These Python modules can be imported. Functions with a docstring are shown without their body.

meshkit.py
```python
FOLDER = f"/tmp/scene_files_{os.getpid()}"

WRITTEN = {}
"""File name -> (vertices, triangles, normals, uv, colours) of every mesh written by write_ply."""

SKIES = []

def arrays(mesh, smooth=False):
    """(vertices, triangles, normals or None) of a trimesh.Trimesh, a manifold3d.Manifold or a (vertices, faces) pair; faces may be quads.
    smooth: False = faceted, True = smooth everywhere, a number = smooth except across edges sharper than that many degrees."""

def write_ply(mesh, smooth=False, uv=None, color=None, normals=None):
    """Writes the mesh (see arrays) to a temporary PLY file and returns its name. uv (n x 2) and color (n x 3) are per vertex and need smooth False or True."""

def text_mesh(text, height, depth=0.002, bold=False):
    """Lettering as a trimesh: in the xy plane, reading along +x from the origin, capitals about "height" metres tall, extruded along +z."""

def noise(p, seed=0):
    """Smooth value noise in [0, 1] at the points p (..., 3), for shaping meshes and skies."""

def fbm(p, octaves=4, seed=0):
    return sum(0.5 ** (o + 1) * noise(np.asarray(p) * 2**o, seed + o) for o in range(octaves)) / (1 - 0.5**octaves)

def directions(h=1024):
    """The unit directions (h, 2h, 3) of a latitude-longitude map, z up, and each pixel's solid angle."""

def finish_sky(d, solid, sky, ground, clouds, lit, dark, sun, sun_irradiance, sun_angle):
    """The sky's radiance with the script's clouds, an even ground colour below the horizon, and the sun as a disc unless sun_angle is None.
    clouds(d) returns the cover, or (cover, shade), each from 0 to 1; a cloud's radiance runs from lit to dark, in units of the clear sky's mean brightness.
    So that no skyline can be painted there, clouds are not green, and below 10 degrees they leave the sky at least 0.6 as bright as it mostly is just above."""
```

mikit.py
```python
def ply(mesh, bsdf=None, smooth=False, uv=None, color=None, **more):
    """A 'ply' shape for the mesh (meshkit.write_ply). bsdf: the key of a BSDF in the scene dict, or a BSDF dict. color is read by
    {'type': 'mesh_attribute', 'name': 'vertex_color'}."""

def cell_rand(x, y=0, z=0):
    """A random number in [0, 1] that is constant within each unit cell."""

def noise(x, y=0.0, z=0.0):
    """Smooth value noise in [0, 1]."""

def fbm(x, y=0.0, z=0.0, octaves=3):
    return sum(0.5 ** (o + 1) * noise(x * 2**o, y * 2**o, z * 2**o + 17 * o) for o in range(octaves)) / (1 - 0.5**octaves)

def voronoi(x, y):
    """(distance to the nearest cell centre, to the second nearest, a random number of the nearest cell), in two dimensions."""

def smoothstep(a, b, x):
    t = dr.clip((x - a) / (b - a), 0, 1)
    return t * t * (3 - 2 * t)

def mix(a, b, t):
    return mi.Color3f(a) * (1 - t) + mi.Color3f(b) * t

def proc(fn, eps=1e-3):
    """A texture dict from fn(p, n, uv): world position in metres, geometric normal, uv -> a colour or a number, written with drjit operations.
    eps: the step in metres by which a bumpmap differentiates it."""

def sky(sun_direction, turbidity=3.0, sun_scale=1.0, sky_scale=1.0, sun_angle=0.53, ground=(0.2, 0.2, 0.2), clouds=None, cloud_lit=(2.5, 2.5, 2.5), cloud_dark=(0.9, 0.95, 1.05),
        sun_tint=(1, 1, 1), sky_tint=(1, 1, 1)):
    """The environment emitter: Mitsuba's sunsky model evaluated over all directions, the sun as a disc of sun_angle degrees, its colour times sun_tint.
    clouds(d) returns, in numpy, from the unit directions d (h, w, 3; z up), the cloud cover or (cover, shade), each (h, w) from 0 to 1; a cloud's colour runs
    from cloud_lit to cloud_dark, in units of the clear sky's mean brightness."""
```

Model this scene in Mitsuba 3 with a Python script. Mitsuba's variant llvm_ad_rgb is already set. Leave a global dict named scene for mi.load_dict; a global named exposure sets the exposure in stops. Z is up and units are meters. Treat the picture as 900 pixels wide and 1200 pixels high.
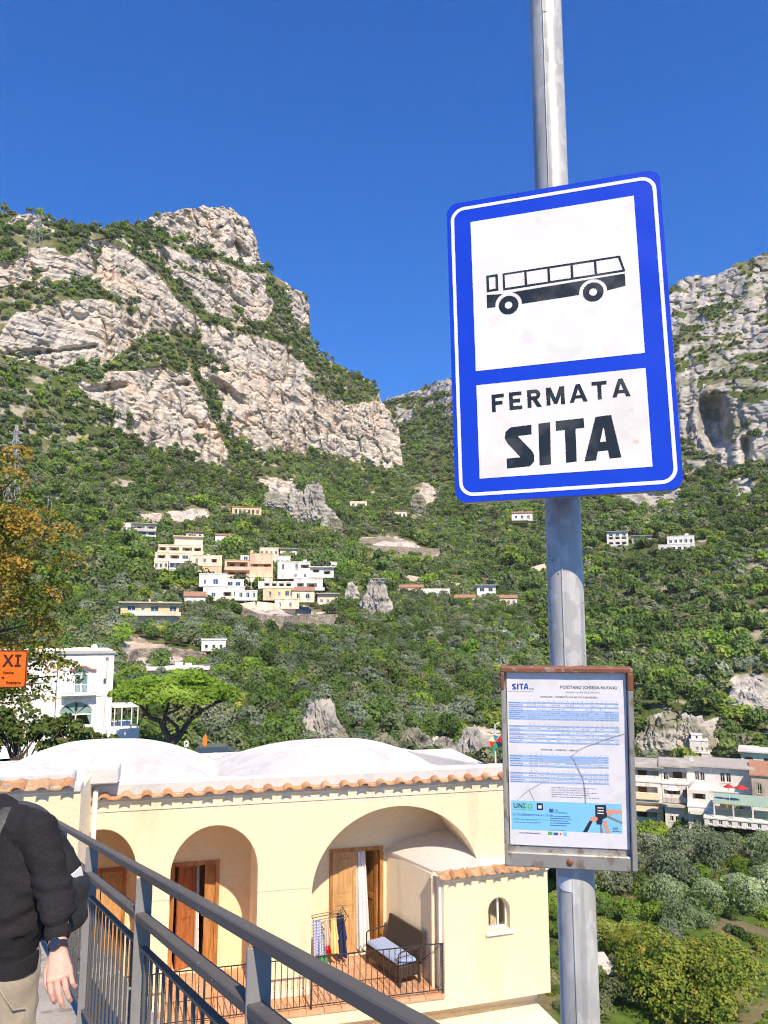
import math, random
import numpy as np, trimesh, shapely, drjit as dr, mitsuba as mi, mikit, meshkit
import manifold3d as m3
from shapely.geometry import Polygon, box as sbox, Point, LineString
from shapely.ops import unary_union
from scipy.spatial import cKDTree
from scipy.ndimage import gaussian_filter, map_coordinates

T = mi.ScalarTransform4f
PI = math.pi
scene, labels = {}, {}

# ---------------------------------------------------------------- camera, sky and sun, exposure
FOCAL, PITCH = 901.0, math.radians(8.5)      # in pixels of a 900 x 1200 frame
scene['camera'] = {'type': 'perspective', 'fov': 2 * math.degrees(math.atan(450 / FOCAL)), 'fov_axis': 'x', 'near_clip': 0.05, 'far_clip': 20000.0,
                   'to_world': T().look_at(origin=[0, 0, 0], target=[0, math.cos(PITCH), math.sin(PITCH)], up=[0, 0, 1])}
SUN = np.array([0.246, -0.676, 0.695])
scene['sky'] = mikit.sky(SUN.tolist(), turbidity=3, sky_scale=1.15, sky_tint=(0.135, 0.545, 1.10))
exposure = 2.1

# ---------------------------------------------------------------- helpers
def ray(px, py):
    """Direction in the world through a point of the 900 x 1200 frame (used once, to survey where things stand)."""
    x, y = (np.asarray(px, float) - 450) / FOCAL, (600 - np.asarray(py, float)) / FOCAL
    return np.stack([x, math.cos(PITCH) - y * math.sin(PITCH), math.sin(PITCH) + y * math.cos(PITCH)], -1)

def at_depth(px, py, y):
    r = ray(px, py)
    return r * (y / r[1])

def at_height(px, py, z):
    r = ray(px, py)
    return r * (z / r[2])

def numbered(name):
    if name not in scene and not any(k.startswith(name + '__') for k in scene):
        return name
    k = counter.get(name, 0) + 1
    while f'{name}_{k:03d}' in used or f'{name}_{k:03d}' in scene:
        k += 1
    counter[name] = k
    used.add(f'{name}_{k:03d}')
    return f'{name}_{k:03d}'
counter, used, roots = {}, set(), {}

def thing(name, label=None, cat=None, group=None, kind=None):
    if name in roots:
        roots[name] += 1
        key = f'{name}_{roots[name]:03d}'
    else:
        roots[name] = 0
        key = name
    d = {}
    if label: d['label'] = label
    if cat: d['category'] = cat
    if group: d['group'] = group
    if kind: d['kind'] = kind
    labels[key] = d
    return key

def part(parent, name, mesh, bsdf, smooth=False, label=None, kind=None, **kw):
    base = f'{parent}__{name}'
    if base in roots:
        roots[base] += 1
        key = f'{base}_{roots[base]:03d}'
    else:
        roots[base] = 0
        key = base
    scene[key] = mesh if isinstance(mesh, dict) else mikit.ply(mesh, bsdf, smooth=smooth, **kw)
    if label or kind:
        labels[key] = {k: v for k, v in (('label', label), ('kind', kind)) if v}
    return key

def single(name, mesh, bsdf, label=None, cat=None, group=None, kind=None, smooth=False, **kw):
    key = thing(name, label, cat, group, kind)
    scene[key] = mikit.ply(mesh, bsdf, smooth=smooth, **kw)
    return key

def cat(*ms):
    ms = [m for m in ms if m is not None]
    return trimesh.util.concatenate(ms) if len(ms) > 1 else ms[0]

def box(x0, x1, y0, y1, z0, z1):
    b = trimesh.creation.box(extents=(abs(x1 - x0), abs(y1 - y0), abs(z1 - z0)))
    b.apply_translation(((x0 + x1) / 2, (y0 + y1) / 2, (z0 + z1) / 2))
    return b

def bevel_box(x0, x1, y0, y1, z0, z1, r=0.01):
    pts = [(x, y, z) for x in (x0, x1) for y in (y0, y1) for z in (z0, z1)]
    c = np.array([(x0 + x1) / 2, (y0 + y1) / 2, (z0 + z1) / 2])
    out = []
    for p in pts:
        s = np.sign(c - np.array(p))
        for k in range(3):
            q = np.array(p, float)
            for j in range(3):
                if j != k: q[j] += s[j] * r
            out.append(q)
    return trimesh.convex.convex_hull(np.array(out))

def mat4(R=None, t=(0, 0, 0)):
    M = np.eye(4)
    if R is not None: M[:3, :3] = R
    M[:3, 3] = t
    return M

def rotz(a):
    c, s = math.cos(a), math.sin(a)
    return np.array([[c, -s, 0], [s, c, 0], [0, 0, 1.0]])

def rotx(a):
    c, s = math.cos(a), math.sin(a)
    return np.array([[1, 0, 0], [0, c, -s], [0, s, c]])

def roty(a):
    c, s = math.cos(a), math.sin(a)
    return np.array([[c, 0, s], [0, 1, 0], [-s, 0, c]])

def moved(m, M):
    m = m.copy(); m.apply_transform(M)
    return m

def bar(p, q, w, h, up=(0, 0, 1)):
    """A rectangular bar from p to q, w wide (sideways) and h high (along up)."""
    p, q = np.array(p, float), np.array(q, float)
    d = q - p; L = np.linalg.norm(d); d /= L
    side = np.cross(d, up); side /= np.linalg.norm(side)
    u2 = np.cross(side, d)
    M = np.eye(4); M[:3, 0], M[:3, 1], M[:3, 2], M[:3, 3] = d, side, u2, (p + q) / 2
    b = bevel_box(-L / 2, L / 2, -w / 2, w / 2, -h / 2, h / 2, min(w, h) * 0.12)
    return moved(b, M)

def tube(pts, radii, sides=8, closed=True):
    pts = np.asarray(pts, float); n = len(pts)
    rad = np.broadcast_to(np.asarray(radii, float), (n,))
    t = np.gradient(pts, axis=0); t /= np.linalg.norm(t, axis=1, keepdims=True) + 1e-12
    ref = np.array([0, 0, 1.0]) if abs(t[0][2]) < 0.9 else np.array([1.0, 0, 0])
    V = []; a = np.cross(t[0], ref); a /= np.linalg.norm(a)
    for i in range(n):
        a = a - t[i] * (a @ t[i]); a /= np.linalg.norm(a) + 1e-12
        b = np.cross(t[i], a)
        ang = np.arange(sides) * 2 * PI / sides
        V.append(pts[i] + rad[i] * (np.cos(ang)[:, None] * a + np.sin(ang)[:, None] * b))
    V = np.vstack(V); F = []
    for i in range(n - 1):
        for j in range(sides):
            p, q = i * sides + j, i * sides + (j + 1) % sides
            F += [[p, q, q + sides], [p, q + sides, p + sides]]
    if closed:
        V = np.vstack([V, pts[:1], pts[-1:]]); c0, c1 = len(V) - 2, len(V) - 1
        for j in range(sides):
            F.append([c0, (j + 1) % sides, j]); F.append([c1, (n - 1) * sides + j, (n - 1) * sides + (j + 1) % sides])
    return trimesh.Trimesh(V, F, process=False)

def extrude(poly, h):
    """A shapely polygon (or several) raised from z = 0 to z = h."""
    gs = [g for g in getattr(poly, 'geoms', [poly]) if g.area > 1e-12]
    return cat(*[trimesh.creation.extrude_polygon(g, h, engine='earcut') for g in gs])

def upright(poly, t):
    """A polygon given in (x, z), extruded from y = 0 to y = t (away from the viewer)."""
    m = extrude(poly, t)
    m.apply_transform(mat4(np.array([[1, 0, 0], [0, 0, 1], [0, 1, 0.0]])))
    m.invert()
    return m

def arch(x0, x1, z0, zs, ztop, n=24):
    """Door or arch outline: straight sides to the springing zs, half an ellipse up to ztop."""
    c, a = (x0 + x1) / 2, (x1 - x0) / 2
    return Polygon([(x0, z0), (x1, z0)] + [(c + a * math.cos(t), zs + (ztop - zs) * math.sin(t)) for t in np.linspace(0, PI, n)])

# ---------------------------------------------------------------- materials
def rgb(*c):
    return {'type': 'rgb', 'value': list(map(float, c))}

def mat(name, d):
    scene['m_' + name] = d
    return 'm_' + name

def diffuse(name, tex):
    return mat(name, {'type': 'twosided', 'b': {'type': 'diffuse', 'reflectance': tex if isinstance(tex, dict) else rgb(*tex)}})

def paint(name, tex, rough=0.5, metallic=0.0, spec=0.5, bump=None, scale=0.001, eps=1e-3, coat=0.0):
    d = {'type': 'principled', 'base_color': tex if isinstance(tex, dict) else rgb(*tex), 'roughness': rough if isinstance(rough, dict) else float(rough), 'metallic': metallic, 'specular': spec}
    if coat: d['clearcoat'] = coat
    if bump is not None:
        d = {'type': 'bumpmap', 'arbitrary': mikit.proc(bump, eps=eps), 'scale': scale, 'bsdf': d}
    return mat(name, {'type': 'twosided', 'b': d})

N, FB, MIX, SS, VOR, CR = mikit.noise, mikit.fbm, mikit.mix, mikit.smoothstep, mikit.voronoi, mikit.cell_rand
# ---------------------------------------------------------------- the setting: hills, cliffs, mountain, valley
def cliff_col(p, n, uv):
    big = FB(p.x / 38, p.y / 38, p.z / 26, 3)
    mid = FB(p.x / 7 + 9, p.y / 7, p.z / 4.5, 3)
    fine = FB(p.x / 1.6, p.y / 1.6 + 3, p.z / 1.1, 4)
    streak = FB(p.x / 3.2, p.y / 3.2, p.z / 40 + 5, 3)
    bed = N(p.x / 30, p.y / 30, (p.z + 6 * big) / 1.5)
    c = MIX((0.55, 0.51, 0.45), (0.58, 0.51, 0.425), SS(0.40, 0.62, big))
    c = MIX(c, (0.58, 0.42, 0.30), 0.6 * SS(0.58, 0.72, FB(p.x / 24 + 31, p.y / 24, p.z / 17, 3)))
    c = MIX(c, (0.50, 0.48, 0.45), 0.75 * SS(0.50, 0.64, FB(p.x / 30 + 77, p.y / 30, p.z / 45, 3)))
    c = MIX(c, (0.27, 0.255, 0.235), 0.75 * SS(0.53, 0.68, streak))
    c = MIX(c, (0.70, 0.63, 0.55), 0.6 * SS(0.52, 0.7, mid))
    c = MIX(c, (0.32, 0.27, 0.22), 0.55 * SS(0.60, 0.76, bed))
    return c * (0.78 + 0.44 * fine)

def cliff_bump(p, n, uv):
    return FB(p.x / 4.0, p.y / 4.0, p.z / 2.2, 4) + 0.5 * N(p.x / 12, p.y / 12, p.z / 1.3)

def grey_col(p, n, uv):
    big = FB(p.x / 60, p.y / 60, p.z / 40, 3)
    mid = FB(p.x / 11 + 9, p.y / 11, p.z / 8, 3)
    fine = FB(p.x / 3, p.y / 3 + 3, p.z / 2.2, 2)
    c = MIX((0.41, 0.40, 0.37), (0.49, 0.47, 0.43), SS(0.4, 0.62, big))
    c = MIX(c, (0.30, 0.29, 0.27), 0.65 * SS(0.53, 0.7, mid))
    c = MIX(c, (0.17, 0.18, 0.10), 0.7 * SS(0.54, 0.68, FB(p.x / 14 + 50, p.y / 14, p.z / 12, 3)))
    return c * (0.75 + 0.5 * fine)

def hill_col(p, n, uv):
    big = FB(p.x / 25, p.y / 25, p.z / 25, 3)
    fine = FB(p.x / 1.7, p.y / 1.7, p.z / 1.7, 3)
    c = MIX((0.085, 0.115, 0.040), (0.17, 0.17, 0.09), SS(0.45, 0.66, big))
    c = MIX(c, (0.44, 0.40, 0.32), 0.8 * SS(0.57, 0.68, FB(p.x / 9 + 5, p.y / 9, p.z / 9, 3)))
    return c * (0.6 + 0.8 * fine)

def grove_col(p, n, uv):
    fine = FB(p.x / 0.5, p.y / 0.5, p.z / 0.5, 3)
    c = MIX((0.10, 0.165, 0.035), (0.20, 0.18, 0.10), SS(0.48, 0.66, FB(p.x / 6, p.y / 6, p.z / 6, 3)))
    return c * (0.6 + 0.8 * fine)

mat('cliff', {'type': 'twosided', 'b': {'type': 'bumpmap', 'arbitrary': mikit.proc(cliff_bump, eps=0.35), 'scale': 1.2, 'bsdf': {'type': 'diffuse', 'reflectance': mikit.proc(cliff_col)}}})
mat('grey_rock', {'type': 'twosided', 'b': {'type': 'bumpmap', 'arbitrary': mikit.proc(cliff_bump, eps=0.5), 'scale': 1.6, 'bsdf': {'type': 'diffuse', 'reflectance': mikit.proc(grey_col)}}})
diffuse('hill', mikit.proc(hill_col))
diffuse('grove', mikit.proc(grove_col))

# rock faces of the near massif, surveyed as outlines
ROCKS1 = [
 [(162,262),(185,268),(200,272),(225,278),(245,287),(262,300),(285,308),(306,315),(308,290),(300,262),(286,246),(272,236),(245,232),(225,238),(205,246),(185,250)],
 [(187,302),(196,290),(235,300),(265,312),(306,322),(312,345),(320,370),(300,372),(272,362),(240,356),(222,343),(190,318)],
 [(162,300),(200,288),(235,300),(222,330),(240,352),(262,372),(242,380),(214,356),(198,335),(182,318)], [(232,372),(262,372),(300,380),(316,392),(290,398),(262,392),(240,392)],
 [(331,338),(350,345),(365,357),(366,395),(354,385),(345,362),(335,350)],
 [(120,283),(139,291),(160,302),(181,318),(197,334),(213,355),(235,371),(237,392),(213,390),(192,385),(173,377),(165,363),(149,355),(133,345),(117,334),(112,326),(117,307)],
 [(3,406),(21,374),(40,363),(80,357),(125,355),(141,363),(155,379),(165,390),(160,403),(139,414),(107,422),(48,427),(5,417)],
 [(3,265),(20,254),(40,252),(60,272),(58,275),(40,270),(25,262)], [(19,305),(55,303),(75,315),(95,330),(85,330),(60,316),(30,313)],
 [(92,283),(105,290),(115,325),(105,330),(98,305)], [(-10,323),(22,328),(20,336),(-10,338)],
 [(102,462),(124,453),(151,433),(169,429),(196,433),(222,438),(231,456),(240,473),(253,496),(267,513),(270,531),(256,547),(240,544),(231,533),(204,527),(184,522),(162,513),(160,500),(151,487),(136,478),(122,471)],
 [(84,444),(113,450),(110,458),(95,459)],
 [(240,395),(262,392),(297,396),(313,390),(335,397),(345,412),(362,433),(373,450),(340,448),(300,442),(280,440),(250,425),(240,410)],
 [(245,445),(260,436),(291,442),(332,445),(363,452),(384,466),(415,474),(443,464),(447,483),(465,505),(472,526),(470,551),(443,548),(422,536),(406,536),(384,529),(363,526),(341,532),(316,529),(297,529),(272,514),(266,489),(255,470)],
 
 
 [(468,854),(495,850),(502,885),(470,890)], [(506,862),(530,868),(527,892),(500,892)], [(535,856),(565,848),(592,860),(590,892),(545,892)], [(598,850),(640,842),(640,892),(600,892)],
 [(335,590),(372,575),(392,622),(350,610)], [(150,608),(195,600),(240,597),(250,612),(215,620),(165,620)], [(300,568),(345,558),(352,580),(320,590)], [(130,760),(150,745),(180,752),(235,765),(240,785),(180,790),(135,800)],
 [(280,715),(360,712),(398,730),(398,748),(340,740),(300,735)], [(480,595),(500,560),(512,570),(500,600)], 
 [(418,634),(465,632),(515,645),(512,656),(450,652)], [(130,492),(142,488),(146,505),(138,510)]]
HOLLOWS1 = [([(0,416),(30,411),(70,409),(112,404),(112,408),(70,413),(30,417)], 7, 1.0), ([(264,286),(280,283),(294,302),(280,306),(266,300)], 9, 1.5), ([(318,456),(352,470),(356,478),(330,478)], 6, 1.5),
 ([(100,456),(150,449),(150,454),(112,461)], 8, 1.5), ([(248,440),(268,452),(290,476),(284,480),(262,462),(246,450)], 8, 2), ([(250,512),(256,510),(257,515),(251,517)], 6, 1), ([(205,449),(222,447),(222,452),(206,453)], 6, 1)]
ZONE1 = [(-170,432),(0,430),(50,432),(84,446),(120,472),(150,498),(164,522),(205,532),(240,546),(262,548),(272,518),(300,530),(345,534),(400,537),(443,550),(475,552),(475,200),(-170,200)]
SCRUB1 = [[(-170,330),(0,340),(60,336),(108,326),(130,345),(166,362),(158,372),(140,356),(120,350),(80,352),(40,358),(20,368),(0,392),(-170,396)],
 [(-170,240),(0,240),(60,250),(110,258),(165,252),(198,272),(200,284),(165,292),(140,282),(112,280),(98,282),(80,300),(50,292),(20,302),(0,312),(-170,318)],
 [(165,392),(200,390),(238,396),(262,416),(248,432),(214,436),(172,428),(140,434),(104,448),(84,442),(62,432),(110,424),(142,416)], [(-170,400),(0,410),(20,424),(60,432),(0,436),(-170,436)],
 [(306,314),(330,326),(346,346),(338,360),(352,388),(362,404),(374,420),(400,432),(432,446),(446,456),(442,468),(414,476),(384,464),(370,450),(360,434),(344,410),(334,398),(318,388),(314,372),(314,345)]]
GREENS1 = [([(172,302),(198,328),(216,350),(240,372),(272,382),(312,388),(345,398)], 13), ([(196,285),(240,298),(270,308),(308,320)], 7), ([(205,312),(240,322),(262,334)], 5), ([(226,434),(242,466),(258,496),(268,524)], 8), ([(130,284),(150,292),(168,306)], 6), ([(296,392),(330,398),(350,420)], 6)]
ROCKS2 = [
 [(787,462),(800,455),(835,462),(870,470),(1060,462),(1060,540),(900,545),(870,550),(845,552),(835,540),(815,520),(787,520)],
 [(715,590),(722,575),(760,568),(800,572),(795,592),(760,598)], [(845,800),(880,785),(920,790),(920,832),(870,838),(850,825)], [(755,838),(790,830),(812,838),(806,858),(775,868),(750,862)], [(815,850),(848,836),(852,862),(830,888),(812,880)], [(745,872),(775,874),(770,892),(740,892)],
 [(855,565),(880,558),(890,575),(862,582)], [(800,535),(830,540),(828,552),(800,555)], [(600,455),(800,470),(800,520),(600,505)]]
HOLLOWS2 = [([(820,466),(846,462),(852,500),(851,522),(836,527),(822,505)], 26, 2.5), ([(868,515),(878,512),(880,545),(872,545)], 14, 1.5), ([(755,578),(790,575),(785,580),(760,584)], 9, 1.5)]

def polymask(polys, X, Y, soft):
    m = np.zeros(X.shape)
    pts = shapely.points(X.ravel(), Y.ravel())
    for p in polys:
        pg = Polygon(p).buffer(0)
        m[shapely.contains(pg, pts).reshape(X.shape)] = 1
    return gaussian_filter(m, soft)

def massif(xs, ybot, ytop, rows, r0, soil_slope, rock_slope, rocks, hollows, dip, seed, amp, rough_rock=None, back=14, low_from=575, low_amp=1.0, greens=(), zone=None, scrub=(), ledge=1.0):
    nx = len(xs)
    wob = (meshkit.fbm(np.stack([xs / 7, xs * 0, xs * 0], -1), 4, seed) - 0.5) * 7
    yt = ytop(xs) + wob
    ye = np.arange(ybot, yt.min() - 12, -1.3)
    rows = len(ye)
    X = np.repeat(xs[None], rows, 0)
    Y = np.maximum(ye[:, None], yt[None])          # rows end at the skyline of their column
    # slopes are surveyed on an even grid, then sampled along each column
    Xe, Ye = np.meshgrid(xs, ye)
    wx = (meshkit.fbm(np.stack([Xe / 16, Ye / 16, Xe * 0], -1), 4, seed + 5) - 0.5) * 16
    wy = (meshkit.fbm(np.stack([Xe / 16, Ye / 16, Xe * 0 + 9], -1), 4, seed + 6) - 0.5) * 16
    Re = polymask(rocks, Xe + wx, Ye + wy, 1.0)
    if zone:
        Re = np.maximum(Re, polymask([zone], Xe + wx, Ye + wy, 1.0) * (1 - polymask(scrub, Xe + wx, Ye + wy, 1.0)) * np.clip((meshkit.fbm(np.stack([Xe / 20 + Ye / 30, Ye / 9, Xe * 0], -1), 4, seed + 40) - 0.36) / 0.05, 0, 1))
    for ln, wd in greens:
        band = LineString(ln).buffer(wd / 2)
        Re *= 1 - polymask([list(band.exterior.coords)], Xe + wx * 0.5, Ye + wy * 0.5, 1.0)
    Rslope = Re
    if rough_rock is not None:
        Re = np.maximum(Re, rough_rock(Xe, Ye)); Rslope = np.maximum(Rslope, 0.22 * Re)
    De = ray(Xe, Ye); te = De[..., 2] / np.linalg.norm(De[..., :2], axis=-1)
    soil_s = soil_slope(Xe, Ye)
    S = soil_s * (1 - Rslope) + rock_slope * Rslope
    S0 = np.where(Ye > 560, soil_s, S)
    def climb(S):
        r = np.zeros_like(Xe); r[0] = r0(xs)
        for j in range(len(ye) - 1):
            r[j + 1] = r[j] + np.maximum(r[j] * (te[j + 1] - te[j]) / np.maximum(S[j] - te[j], 0.11), 0)
        return r
    broad = gaussian_filter(climb(gaussian_filter(S0, (4, 60), mode='nearest')), (3, 20), mode='nearest')
    steps = np.log(climb(S) / broad)
    steps = gaussian_filter(steps - gaussian_filter(steps, (24, 1.5), mode='nearest'), (1, 2.0))
    re_ = broad * np.exp(0.75 * steps)
    at = [np.interp(-Y, -ye, np.arange(len(ye))), np.repeat(np.arange(nx, dtype=float)[None], rows, 0)]
    r = map_coordinates(re_, at, order=1, mode='nearest')
    R = map_coordinates(Re, at, order=1, mode='nearest')
    D = ray(X, Y); D /= np.linalg.norm(D[..., :2], axis=-1, keepdims=True)
    P = D * r[..., None]
    Rs = np.clip(gaussian_filter(R, 1.0), 0, 1)
    fb = lambda sx, sz, o, s: meshkit.fbm(P / np.array([sx, sx, sz]), o, seed + s) - 0.5
    u = P[..., 0]
    t = P[..., 2] + dip(X, Y) + 9 * fb(60, 60, 3, 11)
    saw = lambda h, ph: ((t / h + ph) % 1.0)
    out = 11 * fb(28, 90, 4, 1) + 5.5 * fb(9, 22, 3, 2) + 3.0 * fb(3.5, 4, 3, 3)
    out += ledge * 3.4 * saw(11.0, 0) ** 1.6 * (0.4 + 1.2 * meshkit.noise(P / 35, seed + 4)) + ledge * 1.7 * saw(4.1, 0.3) ** 1.5 * (meshkit.noise(P / np.array([20, 20, 9]), seed + 8) * 1.5)
    crack = np.abs(fb(17, 60, 3, 15)); out -= 5 * np.exp(-(crack / 0.035) ** 2)
    crack = np.abs(fb(12, 14, 3, 16)); out -= 2.6 * np.exp(-(crack / 0.03) ** 2)
    scale = np.clip(r / 500, 0.12, 1.5)
    low = np.clip((Y - low_from) / 30, 0, 1)                       # the small crags low on the slope have a finer grain
    fl = lambda sx, sz, o, s: meshkit.fbm(P / np.array([sx, sx, sz]), o, seed + s) - 0.5
    crag = 6.0 * fl(7, 16, 4, 31) + 2.6 * fl(2.2, 5, 3, 32) + 1.2 * fl(0.9, 1.4, 2, 33)
    k1 = np.abs(fl(4.5, 12, 3, 35)); crag -= 1.6 * np.exp(-(k1 / 0.04) ** 2)
    out = out * scale * (1 - low) + low * crag * low_amp
    r = r - amp * out * Rs - scale * 7 * (fb(45, 45, 3, 7)) * (1 - Rs)
    for pg, dep, soft in hollows:
        r = r + dep * polymask([pg], X, Y, soft)
    P = D * r[..., None]
    # the far side of the ridge, out of sight, so that the hill has a body
    extra = []
    last, Dl = P[-1], D[-1]
    for k in range(1, back + 1):
        q = last.copy(); q[:, :2] += Dl[:, :2] * (k * 9.0); q[:, 2] -= 0.5 * k + k * k * 1.1
        extra.append(q)
    foot = P[:1] - np.array([0, 0, 45.0])
    Pa = np.concatenate([foot, P, np.array(extra)], 0)
    Ra = np.concatenate([R[:1] * 0, R, np.repeat(R[-1:], back, 0)], 0)
    n_r = rows + back + 1
    idx = np.arange(n_r * nx).reshape(n_r, nx)
    q = np.stack([idx[:-1, :-1], idx[:-1, 1:], idx[1:, 1:], idx[1:, :-1]], -1).reshape(-1, 4)
    Yq = np.concatenate([Y[:1], Y, np.repeat(Y[-1:] - 1, back, 0)], 0).ravel()[q]
    live = (Yq.max(1) - Yq.min(1)) > 1e-6
    q = q[live]
    rq = np.mean(Ra.ravel()[q], 1) > 0.5
    def sub(sel):
        f = q[sel]; ids, inv = np.unique(f, return_inverse=True); inv = inv.reshape(-1, 4)
        return trimesh.Trimesh(Pa.reshape(-1, 3)[ids], np.vstack([inv[:, [0, 1, 2]], inv[:, [0, 2, 3]]]), process=False)
    return dict(X=X, Y=Y, P=P, R=R, r=r, xs=xs, yt=yt, rock=sub(rq), soil=sub(~rq), ybot=ybot, rows=rows)

def locate(L, px, py):
    """The surface point of a massif that lies in the direction of (px, py)."""
    i = np.clip(np.interp(px, L['xs'], np.arange(len(L['xs']))), 0, len(L['xs']) - 1.001)
    col = int(round(i))
    y = L['Y'][:, col]
    j = np.interp(-py, -y, np.arange(len(y)))
    r = map_coordinates(L['r'], [[j], [i]], order=1)[0]
    d = ray(px, py); d /= np.linalg.norm(d[:2])
    return d * r

curve = lambda pts: (lambda x: np.interp(x, [p[0] for p in pts], [p[1] for p in pts]))
SKY1 = curve([(-160,300),(-60,268),(0,250),(40,250),(75,264),(110,268),(160,262),(185,252),(210,246),(240,242),(270,242),(290,258),(301,280),(305,306),(330,330),(355,344),(363,358),(364,398),(374,415),(400,430),(430,445),(443,455),(447,470),(466,492),(470,520),(473,552),(500,566),(540,590),(575,630),(605,690),(632,770),(655,870),(664,940)])
def soil1(X, Y):
    return np.interp(-Y, [-980, -880, -800, -740, -690, -640, -590, -540, -480], [-0.02, 0.04, 0.085, 0.12, 0.20, 0.30, 0.44, 0.62, 1.05])
_bx = np.arange(-200, 700.0)
_bc = np.cumsum(np.interp(_bx, [-200, 30, 90, 130, 190, 330, 480], [0.06, -0.10, -0.06, 0.16, 0.38, 0.5, 0.4]) * 0.72)
def BED1(X, Y): return np.interp(X, _bx, _bc)
NEAR = massif(np.arange(-160, 664, 1.25), 960, SKY1, 470, lambda x: np.interp(x, [-160, 0, 300, 660], [46, 44, 50, 72]), soil1, 4.2, ROCKS1, HOLLOWS1,
              BED1, 3, 0.78, greens=GREENS1, zone=ZONE1, scrub=SCRUB1, ledge=0.75)
SKY2 = curve([(380,520),(440,480),(455,466),(470,463),(500,452),(530,441),(600,418),(700,365),(785,336),(800,326),(815,321),(835,325),(860,311),(880,303),(900,296),(960,280),(1060,262)])
def soil2(X, Y):
    return np.interp(-Y, [-900, -850, -700, -600, -540, -460, -300], [0.22, 0.28, 0.36, 0.46, 0.7, 0.9, 0.95])
def rough2(X, Y):
    n = meshkit.fbm(np.stack([X / 26 + Y / 50, Y / 11, X * 0], -1), 5, 21) + 0.25 * (meshkit.fbm(np.stack([X / 7, Y / 5, X * 0 + 4], -1), 3, 22) - 0.5)
    return np.clip((n - 0.425) / 0.05, 0, 1) * np.clip((np.interp(X, [540, 620], [512, 475]) - Y) / 25, 0, 1)
FAR = massif(np.arange(380, 1062, 1.4), 915, SKY2, 430, lambda x: np.interp(x, [380, 480, 580, 700, 1060], [262, 250, 210, 198, 205]), soil2, 3.2, ROCKS2, HOLLOWS2, lambda X, Y: 0.2 * X, 8, 0.7, rough2, low_from=720, low_amp=1.3, ledge=0.22)
print('r near', {k: round(float(np.linalg.norm(locate(NEAR, *k)[:2]))) for k in [(90,860),(200,870),(175,735),(240,660),(350,700),(100,600),(200,530),(240,250),(400,530),(560,850),(560,700)]})
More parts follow.
